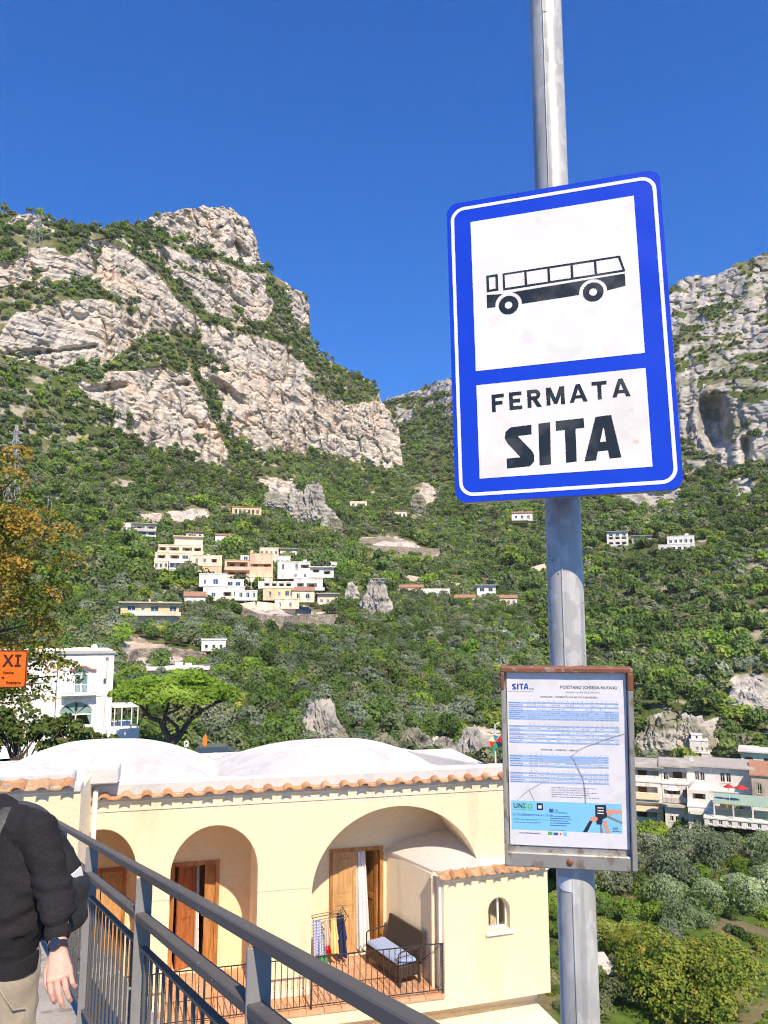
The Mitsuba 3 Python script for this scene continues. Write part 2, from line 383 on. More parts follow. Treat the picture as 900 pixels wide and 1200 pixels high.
print('r far', {k: round(float(np.linalg.norm(locate(FAR, *k)[:2]))) for k in [(850,880),(800,640),(800,560),(850,450),(890,300),(500,460)]})
single('hillside', NEAR['soil'], 'm_hill', kind='structure', smooth=True)
single('cliff', NEAR['rock'], 'm_cliff', kind='structure', smooth=35)
single('mountain', FAR['soil'], 'm_hill', kind='structure', smooth=True)
single('mountain_cliff', FAR['rock'], 'm_grey_rock', kind='structure', smooth=35)

# the valley below the street: olive terraces falling away to the right
def valley_z(x, y):
    d = np.hypot(x, y)
    base = np.interp(d, [0, 14, 20, 30, 45, 62, 80, 120, 160, 230, 400], [-8, -9.5, -11.5, -17.5, -26, -34, -36.5, -37.5, -38, -38, -30])
    lip = np.clip((x + 2.0) / 10, 0, 1)
    left = np.interp(d, [0, 16, 30, 45, 60, 90], [-8.5, -10, -12.5, -17, -26, -42])
    z = left * (1 - lip) + base * lip
    step = 1.6
    terr = (np.floor(z / step) + np.clip(((z / step) % 1) * 3.5 - 1.6, 0, 1)) * step
    z = z * 0.35 + terr * 0.65
    return z + (meshkit.fbm(np.stack([x / 7, y / 7, x * 0], -1), 3, 31) - 0.5) * 1.6
gx, gy = np.meshgrid(np.concatenate([np.arange(-70, 0, 3.5), np.arange(0, 130, 1.0), np.arange(130, 420, 6)]), np.concatenate([np.arange(7, 170, 1.0), np.arange(170, 330, 6)]))
gz = valley_z(gx, gy)
gi = np.arange(gx.size).reshape(gx.shape)
gq = np.stack([gi[:-1, :-1], gi[:-1, 1:], gi[1:, 1:], gi[1:, :-1]], -1).reshape(-1, 4)
single('valley_ground', trimesh.Trimesh(np.stack([gx, gy, gz], -1).reshape(-1, 3), np.vstack([gq[:, [0, 1, 2]], gq[:, [0, 2, 3]]]), process=False), 'm_grove', kind='structure', smooth=40)
# land all round, out to the horizon
gr = np.array([0, 40, 200, 800, 1600, 2400.0]); ga = np.linspace(0, 2 * PI, 49)
GX, GY = np.meshgrid(gr, ga); gi = np.arange(GX.size).reshape(GX.shape)
gq = np.stack([gi[:-1, :-1], gi[:-1, 1:], gi[1:, 1:], gi[1:, :-1]], -1).reshape(-1, 4)
single('ground', trimesh.Trimesh(np.stack([GX * np.cos(GY), GX * np.sin(GY), 0 * GX - 46.0], -1).reshape(-1, 3), np.vstack([gq[:, [0, 1, 2]], gq[:, [0, 2, 3]]]), process=False), 'm_hill', kind='structure')

# the air between here and the mountains
scene['air'] = {'type': 'homogeneous', 'albedo': rgb(0.95, 0.95, 0.95), 'sigma_t': 0.00007}
scene['haze'] = {'type': 'cube', 'to_world': T().translate([0, 0, 176.5]).scale([2500, 2500, 223.5]), 'bsdf': {'type': 'null'}, 'interior': {'type': 'ref', 'id': 'air'}}
labels['haze'] = {'label': 'thin bluish air between the street and the mountains', 'category': 'haze', 'kind': 'stuff'}
scene['camera']['medium'] = {'type': 'ref', 'id': 'air'}
print('highest', NEAR['P'][..., 2].max(), FAR['P'][..., 2].max())
# ---------------------------------------------------------------- trees and shrubs of the hills
def leafy(name, tex):
    return mat(name, {'type': 'principledthin', 'base_color': tex, 'roughness': 0.7, 'diff_trans': 0.75, 'spec_trans': 0.0})

def leaf_col(dark, mid, pale, s=1.0):
    def f(p, n, uv):
        tone = FB(p.x / (11 * s), p.y / (11 * s), p.z / (11 * s), 2)
        bit = N(p.x / (0.9 * s), p.y / (0.9 * s), p.z / (0.9 * s))
        c = MIX(dark, mid, SS(0.28, 0.62, tone))
        c = MIX(c, pale, SS(0.55, 0.8, N(p.x / (4 * s) + 40, p.y / (4 * s), p.z / (4 * s))))
        c = c * (0.72 + 0.75 * FB(p.x / (45 * s) + 3, p.y / (45 * s), p.z / (30 * s), 2))
        return c * mi.Color3f(0.98, 1.03, 1.08) * (1.62 + 1.1 * bit)
    return mikit.proc(f)

leafy('leaf_oak', leaf_col((0.046, 0.074, 0.022), (0.078, 0.118, 0.034), (0.115, 0.145, 0.044)))
leafy('leaf_scrub', leaf_col((0.062, 0.078, 0.036), (0.105, 0.125, 0.060), (0.150, 0.155, 0.080)))
leafy('leaf_olive', leaf_col((0.080, 0.098, 0.058), (0.125, 0.145, 0.095), (0.175, 0.190, 0.130)))
leafy('leaf_bright', leaf_col((0.075, 0.125, 0.022), (0.125, 0.180, 0.032), (0.180, 0.200, 0.048)))
diffuse('bark', mikit.proc(lambda p, n, uv: MIX((0.07, 0.055, 0.04), (0.17, 0.14, 0.11), FB(p.x * 9, p.y * 9, p.z * 2.5, 3))))

def leaf_cloud(rng, lobes, n, size, flat=0.75, jitter=0.5):
    """n small leaf-clump faces spread over and inside the lobes [(centre, radius)] of a crown."""
    w = np.array([r ** 2 for _, r in lobes]); w = w / w.sum()
    k = rng.choice(len(lobes), n, p=w)
    C = np.array([c for c, _ in lobes])[k]; Rr = np.array([r for _, r in lobes])[k]
    d = rng.normal(size=(n, 3)); d /= np.linalg.norm(d, axis=1, keepdims=True)
    d[:, 2] = np.where(d[:, 2] < -0.45, -d[:, 2], d[:, 2])
    rad = Rr * (0.72 + 0.33 * rng.random(n) ** 0.6)
    c = C + d * rad[:, None] * np.array([1, 1, flat])
    nrm = d + rng.normal(size=(n, 3)) * jitter; nrm[:, 2] += 0.35
    nrm /= np.linalg.norm(nrm, axis=1, keepdims=True)
    a = np.cross(nrm, rng.normal(size=(n, 3))); a /= np.linalg.norm(a, axis=1, keepdims=True)
    b = np.cross(nrm, a)
    s = size * (0.6 + 0.8 * rng.random(n))[:, None]
    e = 0.55 + 0.4 * rng.random((n, 1))
    V = np.stack([c + a * s, c + b * s * e + nrm * s * 0.25, c - a * s * 0.9, c - b * s * e], 1).reshape(-1, 3)
    i = np.arange(n) * 4
    F = np.concatenate([np.stack([i, i + 1, i + 2], 1), np.stack([i, i + 2, i + 3], 1)])
    return trimesh.Trimesh(V, F, process=False)

def crown_lobes(rng, n, spread, height, rmin, rmax):
    out = []
    for _ in range(n):
        a, t = rng.random() * 2 * PI, rng.random() ** 0.6
        out.append(((spread * t * math.cos(a), spread * t * math.sin(a), height * (0.30 + 0.80 * rng.random() * (1.15 - 0.55 * t))), rng.uniform(rmin, rmax)))
    return out

def make_group(name, seed, bsdf, nl=7, nf=150, size=0.17, spread=0.62, height=1.0, rr=(0.34, 0.55), trunk=True):
    rng = np.random.default_rng(seed)
    lob = crown_lobes(rng, nl, spread, height, *rr)
    g = {'type': 'shapegroup', 'crown': mikit.ply(leaf_cloud(rng, lob, nf, size), bsdf)}
    if trunk:
        tr = [tube([(0, 0, -0.6), (0.03, 0.02, 0.25), (-0.02, 0.05, 0.7)], [0.075, 0.06, 0.04], 5)]
        for c, r in lob[:4]:
            tr.append(tube([(0.0, 0.03, 0.35), (c[0] * 0.5, c[1] * 0.5, 0.35 + (c[2] - 0.2) * 0.45), c], [0.04, 0.03, 0.012], 4))
        g['trunk'] = mikit.ply(cat(*tr), 'm_bark')
    scene[name] = g
    return name

FAR_KINDS = []
for k, (b, wt) in enumerate((('leaf_oak', 0.42), ('leaf_scrub', 0.30), ('leaf_olive', 0.14), ('leaf_bright', 0.14))):
    for q in range(2):
        FAR_KINDS.append((make_group(f'group_{b}_{q}', 100 + 10 * k + q, 'm_' + b, nf=170, trunk=False), wt / 2))
MID_KINDS = [(make_group(f'group_mid_{k}', 250 + k, 'm_' + b, nl=12, nf=420, size=0.115, rr=(0.28, 0.48), trunk=False), w) for k, (b, w) in enumerate((('leaf_oak', 0.4), ('leaf_scrub', 0.25), ('leaf_oak', 0.2), ('leaf_bright', 0.15)))]
NEAR_KINDS = [(make_group(f'group_near_{k}', 200 + k, 'm_' + b, nl=11, nf=900, size=0.078, rr=(0.28, 0.48), trunk=k < 3), w) for k, (b, w) in enumerate((('leaf_oak', 0.25), ('leaf_olive', 0.25), ('leaf_scrub', 0.25), ('leaf_bright', 0.13), ('leaf_oak', 0.12)))]
BUSH_KINDS = [(make_group(f'group_bush_{q}', 300 + q, b, nl=5, nf=70, size=0.24, height=0.7, trunk=False), 0.25) for q, b in enumerate(('m_leaf_oak', 'm_leaf_scrub', 'm_leaf_oak', 'm_leaf_bright'))]

class Spaced:
    """Keeps scattered plants from standing inside one another."""
    def __init__(self, cell): self.c, self.g = cell, {}
    def ok(self, p, d):
        k = tuple(np.floor(p / self.c).astype(int)); m = int(math.ceil(2 * d / self.c))
        for i in range(-m, m + 1):
            for j in range(-m, m + 1):
                for l in range(-m, m + 1):
                    for q, e in self.g.get((k[0] + i, k[1] + j, k[2] + l), ()):
                        if (q[0] - p[0]) ** 2 + (q[1] - p[1]) ** 2 + (q[2] - p[2]) ** 2 < ((d + e) * 0.5) ** 2: return False
        self.g.setdefault(k, []).append((p, d))
        return True

CLEAR = []          # discs (point, radius) kept free of trees for houses, walls and views
def scatter(L, n, density, size, space, kinds, seed, name_of, ylim=2000):
    rng = np.random.default_rng(seed)
    P = L['P']
    e1, e2 = P[1:, :-1] - P[:-1, :-1], P[:-1, 1:] - P[:-1, :-1]
    A = np.linalg.norm(np.cross(e1, e2), axis=-1)
    w = A * density(L['X'][:-1, :-1], L['Y'][:-1, :-1], L['R'][:-1, :-1])
    w[:, :3] = 0
    idx = rng.choice(w.size, n, p=w.ravel() / w.sum())
    sp, out = Spaced(6.0), []
    cl = np.array([c for c, _ in CLEAR]).reshape(-1, 3); cr = np.array([r for _, r in CLEAR])
    ctree = cKDTree(cl) if len(cl) else None
    probs = np.array([k[1] for k in kinds]); probs /= probs.sum()
    for q in idx:
        j, i = divmod(int(q), w.shape[1])
        p = P[j, i] + e1[j, i] * rng.random() + e2[j, i] * rng.random()
        s = size(L['X'][j, i], L['Y'][j, i], np.linalg.norm(p[:2]), rng)
        if ctree is not None:
            nb = ctree.query_ball_point(p, 9.0 + s)
            if nb and (np.linalg.norm(cl[nb] - p, axis=1) < cr[nb] + s * 0.6).any(): continue
        if not sp.ok(p, s * space): continue
        out.append((p, s, kinds[rng.choice(len(kinds), p=probs)][0], rng.random() * 360, rng.uniform(0.8, 1.25)))
    return out

def plant(key, group, p, s, a, sq=1.0):
    scene[key] = {'type': 'instance', 'g': {'type': 'ref', 'id': group}, 'to_world': T().translate([float(x) for x in p]).rotate([0, 0, 1], a).scale([s, s, s * sq])}
# ---------------------------------------------------------------- the yellow villa below the street
FA = math.radians(14.5)
FU, FV, FO = np.array([math.cos(FA), math.sin(FA), 0]), np.array([-math.sin(FA), math.cos(FA), 0]), np.array([0, 15.0, 0])
VM = np.eye(4); VM[:3, 0], VM[:3, 1], VM[:3, 3] = FU, FV, FO
def V_(m): return moved(m, VM)                     # villa coordinates (along the front, into the house, up) -> world
def to_villa(p): return np.array([(p - FO) @ FU, (p - FO) @ FV, p[2]])

def plaster(base, blot):
    def f(p, n, uv):
        c = MIX(base, blot, 0.55 * SS(0.45, 0.7, FB(p.x * 0.9, p.y * 0.9, p.z * 0.7, 4)))
        c = MIX(c, [x * 0.86 for x in blot], 0.5 * SS(0.58, 0.72, FB(p.x * 3.5 + 7, p.y * 3.5, p.z * 0.35, 3)))
        return c * (0.95 + 0.1 * N(p.x * 22, p.y * 22, p.z * 22))
    return mikit.proc(f)
grain = lambda p, n, uv: FB(p.x * 30, p.y * 30, p.z * 30, 3)
paint('yellow', plaster((0.78, 0.67, 0.475), (0.75, 0.63, 0.425)), 0.85, spec=0.2, bump=grain, scale=0.004, eps=0.004)
paint('cream', plaster((0.80, 0.745, 0.60), (0.74, 0.67, 0.51)), 0.85, spec=0.2)
paint('white', plaster((0.80, 0.795, 0.78), (0.74, 0.73, 0.70)), 0.8, spec=0.2)
paint('whitewash', plaster((0.58, 0.58, 0.57), (0.53, 0.535, 0.535)), 0.75, spec=0.2, bump=grain, scale=0.003, eps=0.004)
def tile_tex(a, b, c3):
    def f(p, n, uv):
        k = FB(p.x * 5, p.y * 5, p.z * 5, 2)
        c = MIX(a, b, SS(0.35, 0.65, k))
        c = MIX(c, c3, SS(0.55, 0.68, FB(p.x * 14 + 3, p.y * 14, p.z * 14, 3)))
        return c * (0.8 + 0.4 * N(p.x * 45, p.y * 45, p.z * 45))
    return mikit.proc(f)
for q, (a, b) in enumerate((((0.47, 0.25, 0.12), (0.55, 0.32, 0.16)), ((0.42, 0.215, 0.10), (0.52, 0.28, 0.135)), ((0.56, 0.36, 0.20), (0.49, 0.30, 0.155)))):
    paint(f'tile_{q}', tile_tex(a, b, (0.34, 0.27, 0.21)), 0.85, spec=0.2)
paint('terracotta', tile_tex((0.56, 0.30, 0.17), (0.62, 0.36, 0.22), (0.50, 0.30, 0.2)), 0.6, spec=0.35)
def wood(a, b, k=1.0):
    def f(p, n, uv):
        g = FB(p.x * 26, p.y * 26, p.z * 2.2, 3)
        return MIX(a, b, SS(0.3, 0.7, g)) * (0.88 + 0.24 * N(p.x * 90, p.y * 90, p.z * 6))
    return mikit.proc(f)
paint('door_wood', wood((0.30, 0.135, 0.04), (0.44, 0.215, 0.075)), 0.45, spec=0.4)
paint('door_light', wood((0.46, 0.27, 0.115), (0.56, 0.35, 0.16)), 0.45, spec=0.4)
paint('door_red', wood((0.30, 0.10, 0.035), (0.38, 0.14, 0.05)), 0.45, spec=0.4)
paint('iron', (0.02, 0.02, 0.022), 0.45)
paint('curtain', mikit.proc(lambda p, n, uv: mi.Color3f(0.78, 0.79, 0.82) * (0.93 + 0.07 * N(p.x * 60, p.y * 60, p.z * 8))), 0.9, spec=0.1)
mat('pane', {'type': 'thindielectric', 'int_ior': 1.5})
paint('brass', (0.65, 0.55, 0.36), 0.3, metallic=0.9)

villa = thing('villa', 'pale yellow villa with arched loggias, white domed roof and terracotta eaves below the railing', 'house')
ZF, NV = -6.4, 1.4
A0, A1, A2 = arch(-5.58, -4.36, ZF - 0.08, -4.2, -3.41), arch(-3.81, -2.31, ZF - 0.08, -4.25, -3.46, 40), arch(-1.34, 1.89, ZF - 0.08, -4.78, -3.32, 60)
front = sbox(-5.6, -11, 2.95, -2.93).difference(unary_union([A0, A1, A2]))
fm = upright(front, NV)
part(villa, 'front_wall', V_(fm), 'm_yellow', smooth=25)
back = sbox(-5.6, -11, 2.95, -2.93).difference(unary_union([sbox(-3.80, ZF, -2.90, -4.43), sbox(-0.76, ZF, 0.34, -4.39), sbox(-5.5, ZF, -4.6, -4.43)]))
bm = upright(back, 0.25); bm.apply_translation((0, NV + 0.003, 0))
part(villa, 'back_wall', V_(bm), 'm_yellow')
part(villa, 'inner_floor', V_(box(-5.39, 2.74, NV + 0.26, 4.59, ZF - 0.1, ZF - 0.001)), 'm_terracotta')
part(villa, 'inner_wall', V_(cat(box(-5.6, 2.95, 4.6, 4.8, -11, -3.21), box(-5.6, -5.4, NV + 0.26, 4.6, -11, -3.21), box(2.75, 2.95, NV + 0.26, 4.6, -11, -3.21), box(-2.2, -2.0, NV + 0.26, 4.6, ZF, -3.21))), 'm_cream')
part(villa, 'side_wall', V_(cat(box(-9.0, -5.6, 4.4, 4.6, -11, -3.2), box(2.951, 3.0, 0.0, 4.6, -11, -3.2))), 'm_yellow')
part(villa, 'moulding', V_(cat(box(-5.2, 2.95, -0.022, 0.0, -3.13, -3.10), )), 'm_yellow')
part(villa, 'moulding', V_(cat(box(-2.31, -1.345, -0.014, 0.0, -4.63, -4.605), box(-4.36, -3.815, -0.014, 0.0, -4.63, -4.605))), 'm_yellow')
# roof: flat white terrace with low vaults and kerb
part(villa, 'roof_terrace', V_(cat(box(-9.0, 2.95, 0.0, 4.6, -3.2, -3.05), box(-9.0, 1.1, 4.45, 4.62, -3.05, -2.93))), 'm_whitewash')
kerb = cat(bevel_box(-5.15, 2.95, 0.02, 0.26, -3.05, -2.68, 0.03))
part(villa, 'kerb', V_(kerb), 'm_whitewash', smooth=30)
# skewed low parapet at the right end of the roof
part(villa, 'parapet', V_(bar((1.0, 4.5, -2.96), (2.88, 0.45, -2.96), 0.16, 0.2)), 'm_whitewash')
def vault(cu, cv, hu, hv, z0, rise, n=40):
    s = np.linspace(-1, 1, n); X, Y = np.meshgrid(s, s)
    fx, fy = 1 - np.abs(X) ** 2.1, 1 - np.abs(Y) ** 2.1
    Z = rise * np.maximum(np.minimum(fx, fy) * 0.55 + 0.45 * fx * fy, 0) ** 0.85
    Z += 0.012 * (meshkit.fbm(np.stack([X * 5 + cu, Y * 5, X * 0], -1), 3, 4) - 0.5)
    P = np.stack([cu + hu * X, cv + hv * Y, z0 + Z], -1)
    i = np.arange(n * n).reshape(n, n)
    q = np.stack([i[:-1, :-1], i[:-1, 1:], i[1:, 1:], i[1:, :-1]], -1).reshape(-1, 4)
    return trimesh.Trimesh(P.reshape(-1, 3), np.vstack([q[:, [0, 1, 2]], q[:, [0, 2, 3]]]), process=False)
part(villa, 'roof_vault', V_(vault(-5.15, 2.4, 2.25, 1.95, -3.06, 0.80)), 'm_whitewash', smooth=True)
part(villa, 'roof_vault', V_(vault(-0.62, 2.4, 2.35, 1.95, -3.06, 0.64)), 'm_whitewash', smooth=True)

# roof tiles: cover tiles over channels, each its own piece
def coppo(length, r0, r1, t=0.014, up=True, n=9, a0=0.06):
    a = np.linspace(a0, PI - a0, n)
    V = []
    for y, r in ((0, r0), (length, r1)):
        for rr in (r, r - t):
            V += [(rr * math.cos(x), y, rr * math.sin(x) * (1 if up else -1)) for x in a]
    V = np.array(V); F = []
    A, B, C, D = 0, n, 2 * n, 3 * n
    for i in range(n - 1):
        F += [[A + i, A + i + 1, C + i + 1], [A + i, C + i + 1, C + i], [B + i, D + i + 1, B + i + 1], [B + i, D + i, D + i + 1],
              [A + i, B + i + 1, A + i + 1], [A + i, B + i, B + i + 1], [C + i, C + i + 1, D + i + 1], [C + i, D + i + 1, D + i]]
    for i in (0, n - 1):
        F += [[A + i, C + i, D + i], [A + i, D + i, B + i]]
    m = trimesh.Trimesh(V, F, process=False); m.fix_normals()
    return m
rt = random.Random(4)
def eave(owner, p0, p1, spacing=0.345, length=0.34, bed=True):
    """A row of clay tiles along p0 -> p1, the row's right-hand side being the open front, in villa coordinates."""
    p0, p1 = np.array(p0, float), np.array(p1, float)
    d = p1 - p0; L = np.linalg.norm(d); d /= L
    inn = np.array([-d[1], d[0], 0])
    n = max(1, int(round(L / spacing))); sp = L / n
    k = sp / 0.345
    cover, channel = coppo(length, 0.105 * k, 0.088 * k, a0=0.52), coppo(length, 0.42 * k, 0.40 * k, up=False, a0=1.16)
    for i in range(n):
        for kind, off, dz in (('roof_tile', 0.5, 0.012 * k), ('channel_tile', 0.0, 0.44 * k)):
            c = p0 + d * (i + off) * sp - inn * (0.20 + rt.uniform(-0.012, 0.012)) + np.array([0, 0, dz + rt.uniform(-0.005, 0.005)])
            tl = 0.20
            ax = inn * math.cos(tl) + np.array([0, 0, math.sin(tl)])
            M = np.eye(4); M[:3, 0] = d; M[:3, 1] = ax; M[:3, 2] = np.cross(d, ax); M[:3, 3] = c
            Rz = np.eye(4); Rz[:3, :3] = rotz(rt.uniform(-0.05, 0.05))
            part(owner, kind, V_(moved(cover if kind == 'roof_tile' else channel, M @ Rz)), f'm_tile_{rt.randrange(3)}', smooth=40)
    if bed:
        part(owner, 'mortar_bed', V_(bar(p0 + np.array([0, 0, 0.02]) + inn * 0.15, p1 + np.array([0, 0, 0.02]) + inn * 0.15, 0.40, 0.09)), 'm_whitewash')
eave(villa, (-5.12, 0, -2.95), (2.9, 0, -2.95))

# the block that stands forward on the left
part(villa, 'wing_wall', V_(box(-9.0, -5.16, -1.6, 0.2, -11, -2.47)), 'm_yellow')
eave(villa, (-9.0, -1.6, -2.44), (-5.16, -1.6, -2.44))
part(villa, 'wing_roof', V_(cat(bevel_box(-9.0, -5.3, -1.35, -1.0, -2.46, -2.22, 0.03), box(-9.0, -5.3, -1.0, 0.3, -2.9, -2.46), )), 'm_whitewash')
part(villa, 'coping_block', V_(bevel_box(-5.22, -4.72, -0.3, 0.25, -2.62, -2.36, 0.02)), 'm_whitewash', label='square white block at the corner of the roof')
part(villa, 'downpipe', V_(tube([(-5.09, -0.09, -2.75), (-5.09, -0.09, -6.3)], 0.045, 10)), 'm_white', smooth=40)

# bathroom wing with tiled eave and small arched window
B0, B1, B2, B3 = (0.98, -0.54), (3.08, -0.41), (3.10, 1.38), (0.42, 1.38)
ZB0, ZB1 = -6.68, -4.52
def prism(pts, z0, z1):
    m = extrude(Polygon(pts), z1 - z0); m.apply_translation((0, 0, z0)); return m
side = prism([B0, (B0[0] + 0.25, B0[1] + 0.016), (B3[0] + 0.25, B3[1]), B3], ZB0, ZB1)
part(villa, 'annexe_side_wall', V_(side), 'm_cream')
fd = np.array([B1[0] - B0[0], B1[1] - B0[1]]); FL = np.linalg.norm(fd); fd /= FL
AM = np.eye(4); AM[:3, 0] = (fd[0], fd[1], 0); AM[:3, 1] = (-fd[1], fd[0], 0); AM[:3, 3] = (B0[0], B0[1], 0)
n_w = VM[:3, :3] @ AM[:3, 1]; p_w = (VM @ AM)[:3, 3] * 1; p_w = (VM @ np.append(AM[:3, 3], 1))[:3]
def on_annexe(px, py):
    r = ray(px, py); p = r * ((p_w @ n_w) / (r @ n_w)); q = np.linalg.inv(AM) @ np.append(to_villa(p), 1)
    return q[0], q[2]
w0, w1 = on_annexe(572.5, 1092), on_annexe(597, 1050)
win = arch(w0[0], w1[0], w0[1], w1[1] - (w1[0] - w0[0]) / 2, w1[1], 20)
af = upright(sbox(0.0, ZB0, FL, ZB1).difference(win), 0.22)
part(villa, 'annexe_front_wall', V_(moved(af, AM)), 'm_yellow', smooth=25)
part(villa, 'annexe_end_wall', V_(prism([(2.86, -0.2), (3.08, -0.2), (3.10, 1.38), (2.88, 1.38)], ZB0, ZB1)), 'm_yellow')
part(villa, 'annexe_partition', V_(moved(box(0.2, FL - 0.2, 1.45, 1.5, ZB0 + 0.21, ZB1), AM)), 'm_cream')
part(villa, 'annexe_floor', V_(prism([(1.0, -0.3), (3.06, -0.25), (3.06, 1.35), (0.5, 1.35)], ZB0 + 0.004, ZB0 + 0.2)), 'm_cream')
wf = upright(win.difference(win.buffer(-0.035)), 0.05); wf.apply_translation((0, 0.13, 0))
wn = part(villa, 'annexe_window', V_(moved(wf, AM)), 'm_white')
part(wn, 'mullion', V_(moved(box((w0[0] + w1[0]) / 2 + 0.02, (w0[0] + w1[0]) / 2 + 0.055, 0.13, 0.17, w0[1], w1[1] - 0.02), AM)), 'm_white')
pn = upright(win.buffer(-0.03), 0.004); pn.apply_translation((0, 0.155, 0))
part(wn, 'pane', V_(moved(pn, AM)), 'm_pane')
part(wn, 'sill', V_(moved(bevel_box(w0[0] - 0.06, w1[0] + 0.05, -0.06, 0.12, w0[1] - 0.06, w0[1] - 0.004, 0.008), AM)), 'm_white')
# curved white roof of the annexe
s_, t_ = np.meshgrid(np.linspace(0, 1, 24), np.linspace(0, 1, 24))
bl = np.array([B0[0] - 0.02, B0[1] + 0.2]); br = np.array([B1[0] + 0.02, B1[1] + 0.2]); tl = np.array([B3[0] - 0.03, NV - 0.005]); tr = np.array([3.1, NV - 0.005])
uv_ = (1 - t_)[..., None] * ((1 - s_)[..., None] * bl + s_[..., None] * br) + t_[..., None] * ((1 - s_)[..., None] * tl + s_[..., None] * tr)
zz = ZB1 + 0.055 + 0.30 * np.sin(s_ * PI) ** 0.8 * np.sin(np.clip(t_ * 1.1, 0, 1) * PI * 0.5) ** 0.9
i = np.arange(576).reshape(24, 24); qf = np.stack([i[:-1, :-1], i[:-1, 1:], i[1:, 1:], i[1:, :-1]], -1).reshape(-1, 4)
part(villa, 'annexe_roof', V_(cat(trimesh.Trimesh(np.dstack([uv_, zz]).reshape(-1, 3), np.vstack([qf[:, [0, 1, 2]], qf[:, [0, 2, 3]]]), process=False), prism([bl, br, tr, tl], ZB1 + 0.004, ZB1 + 0.055))), 'm_whitewash', smooth=35)
eave(villa, (B0[0] + 0.02, B0[1], ZB1 + 0.005), (B1[0], B1[1], ZB1 + 0.005), spacing=0.30, length=0.26)
sd = np.array([B3[0] - B0[0], B3[1] - B0[1]]); sd /= np.linalg.norm(sd); sn = np.array([-sd[1], sd[0]])
pp = np.array(B0) + sd * 0.28 + sn * 0.06
part(villa, 'gutter_pipe', V_(cat(tube([(pp[0], pp[1], ZB1 + 0.02), (pp[0], pp[1], ZF)], 0.035, 10), tube([(pp[0] + 0.06, pp[1] + 0.02, ZB1 + 0.05), (pp[0], pp[1], ZB1 - 0.05)], 0.055, 8))), 'm_cream', smooth=40)
pp2 = np.array(B0) + sd * 0.07 + sn * 0.05
part(villa, 'gutter_pipe', V_(tube([(pp2[0], pp2[1], ZB1 - 0.02), (pp2[0], pp2[1], ZF)], 0.03, 10)), 'm_white', smooth=40)

# balcony: slab, terracotta tiles, skirting, iron railing
part(villa, 'balcony_slab', V_(cat(prism([(-5.1, -0.58), (0.97, -0.54), (0.97, 0.0), (-5.1, 0.0)], -6.68, -6.47), box(-5.6, 2.0, 0.003, NV, -6.68, -6.47))), 'm_yellow')
ti = 0
for iu in range(21):
    for iv in range(7):
        u0, v0 = -5.1 + iu * 0.30, -0.60 + iv * 0.30
        x0, x1, y0, y1 = u0 + 0.004, u0 + 0.296, v0 + 0.004, v0 + 0.296
        if x1 > 0.98 and iv > 0: continue
        x1 = min(x1, 0.96)
        if x1 - x0 < 0.05: continue
        part(villa, 'floor_tile', V_(box(x0, x1, y0, min(y1, NV - 0.01), -6.468, ZF - rt.random() * 0.003)), 'm_terracotta')
part(villa, 'skirting', V_(box(-2.31, -1.345, -0.02, -0.002, ZF, ZF + 0.1)), 'm_cream')
part(villa, 'skirting', V_(box(-4.36, -3.815, -0.02, -0.002, ZF, ZF + 0.1)), 'm_cream')
rail = thing('balcony_railing', 'thin black iron railing with vertical bars along the terracotta balcony of the yellow villa', 'railing')
ZR = -5.58
rv = lambda u: -0.555 + 0.0 * u
part(rail, 'top_rail', V_(bar((-5.0, rv(0), ZR), (0.95, rv(0), ZR), 0.03, 0.012)), 'm_iron')
part(rail, 'bottom_rail', V_(bar((-5.0, rv(0), ZF + 0.06), (0.95, rv(0), ZF + 0.06), 0.02, 0.01)), 'm_iron')
for k in range(57):
    u = -4.96 + k * 0.1045
    part(rail, 'baluster', V_(tube([(u, rv(u), ZF + 0.05), (u, rv(u), ZR)], 0.0075, 5)), 'm_iron')
for u in (-4.98, -3.2, -1.42, 0.93):
    part(rail, 'post', V_(box(u - 0.014, u + 0.014, rv(u) - 0.014, rv(u) + 0.014, ZF, ZR + 0.004)), 'm_iron')
part(rail, 'stay', V_(tube([(0.93, -0.55, ZR), (0.72, 0.12, ZR - 0.55)], 0.008, 5)), 'm_iron')

def leaf_door(x0, x1, y, bs, panels=2, z0=ZF + 0.02, z1=-4.46, t=0.045):
    st = 0.085
    m = [box(x0, x0 + st, y, y + t, z0, z1), box(x1 - st, x1, y, y + t, z0, z1)]
    zs = np.linspace(z0, z1, panels + 1)
    for q in range(panels + 1):
        a = zs[q] - (0 if q == 0 else 0.05 if q < panels else 0.1); b = a + (0.14 if q == 0 else 0.1)
        m.append(box(x0 + st, x1 - st, y + 0.002, y + t - 0.002, a, b))
    m.append(box(x0 + st - 0.004, x1 - st + 0.004, y + 0.02, y + 0.03, z0 + 0.05, z1 - 0.05))
    for q in range(panels):
        m.append(bevel_box(x0 + st + 0.04, x1 - st - 0.04, y + 0.008, y + 0.028, zs[q] + 0.17, zs[q + 1] - 0.13, 0.01))
    return cat(*m)
def door_frame(x0, x1, z1):
    return cat(box(x0, x0 + 0.07, NV - 0.03, NV + 0.12, ZF, z1), box(x1 - 0.07, x1, NV - 0.03, NV + 0.12, ZF, z1), box(x0 + 0.07, x1 - 0.07, NV - 0.028, NV + 0.12, z1 - 0.07, z1))
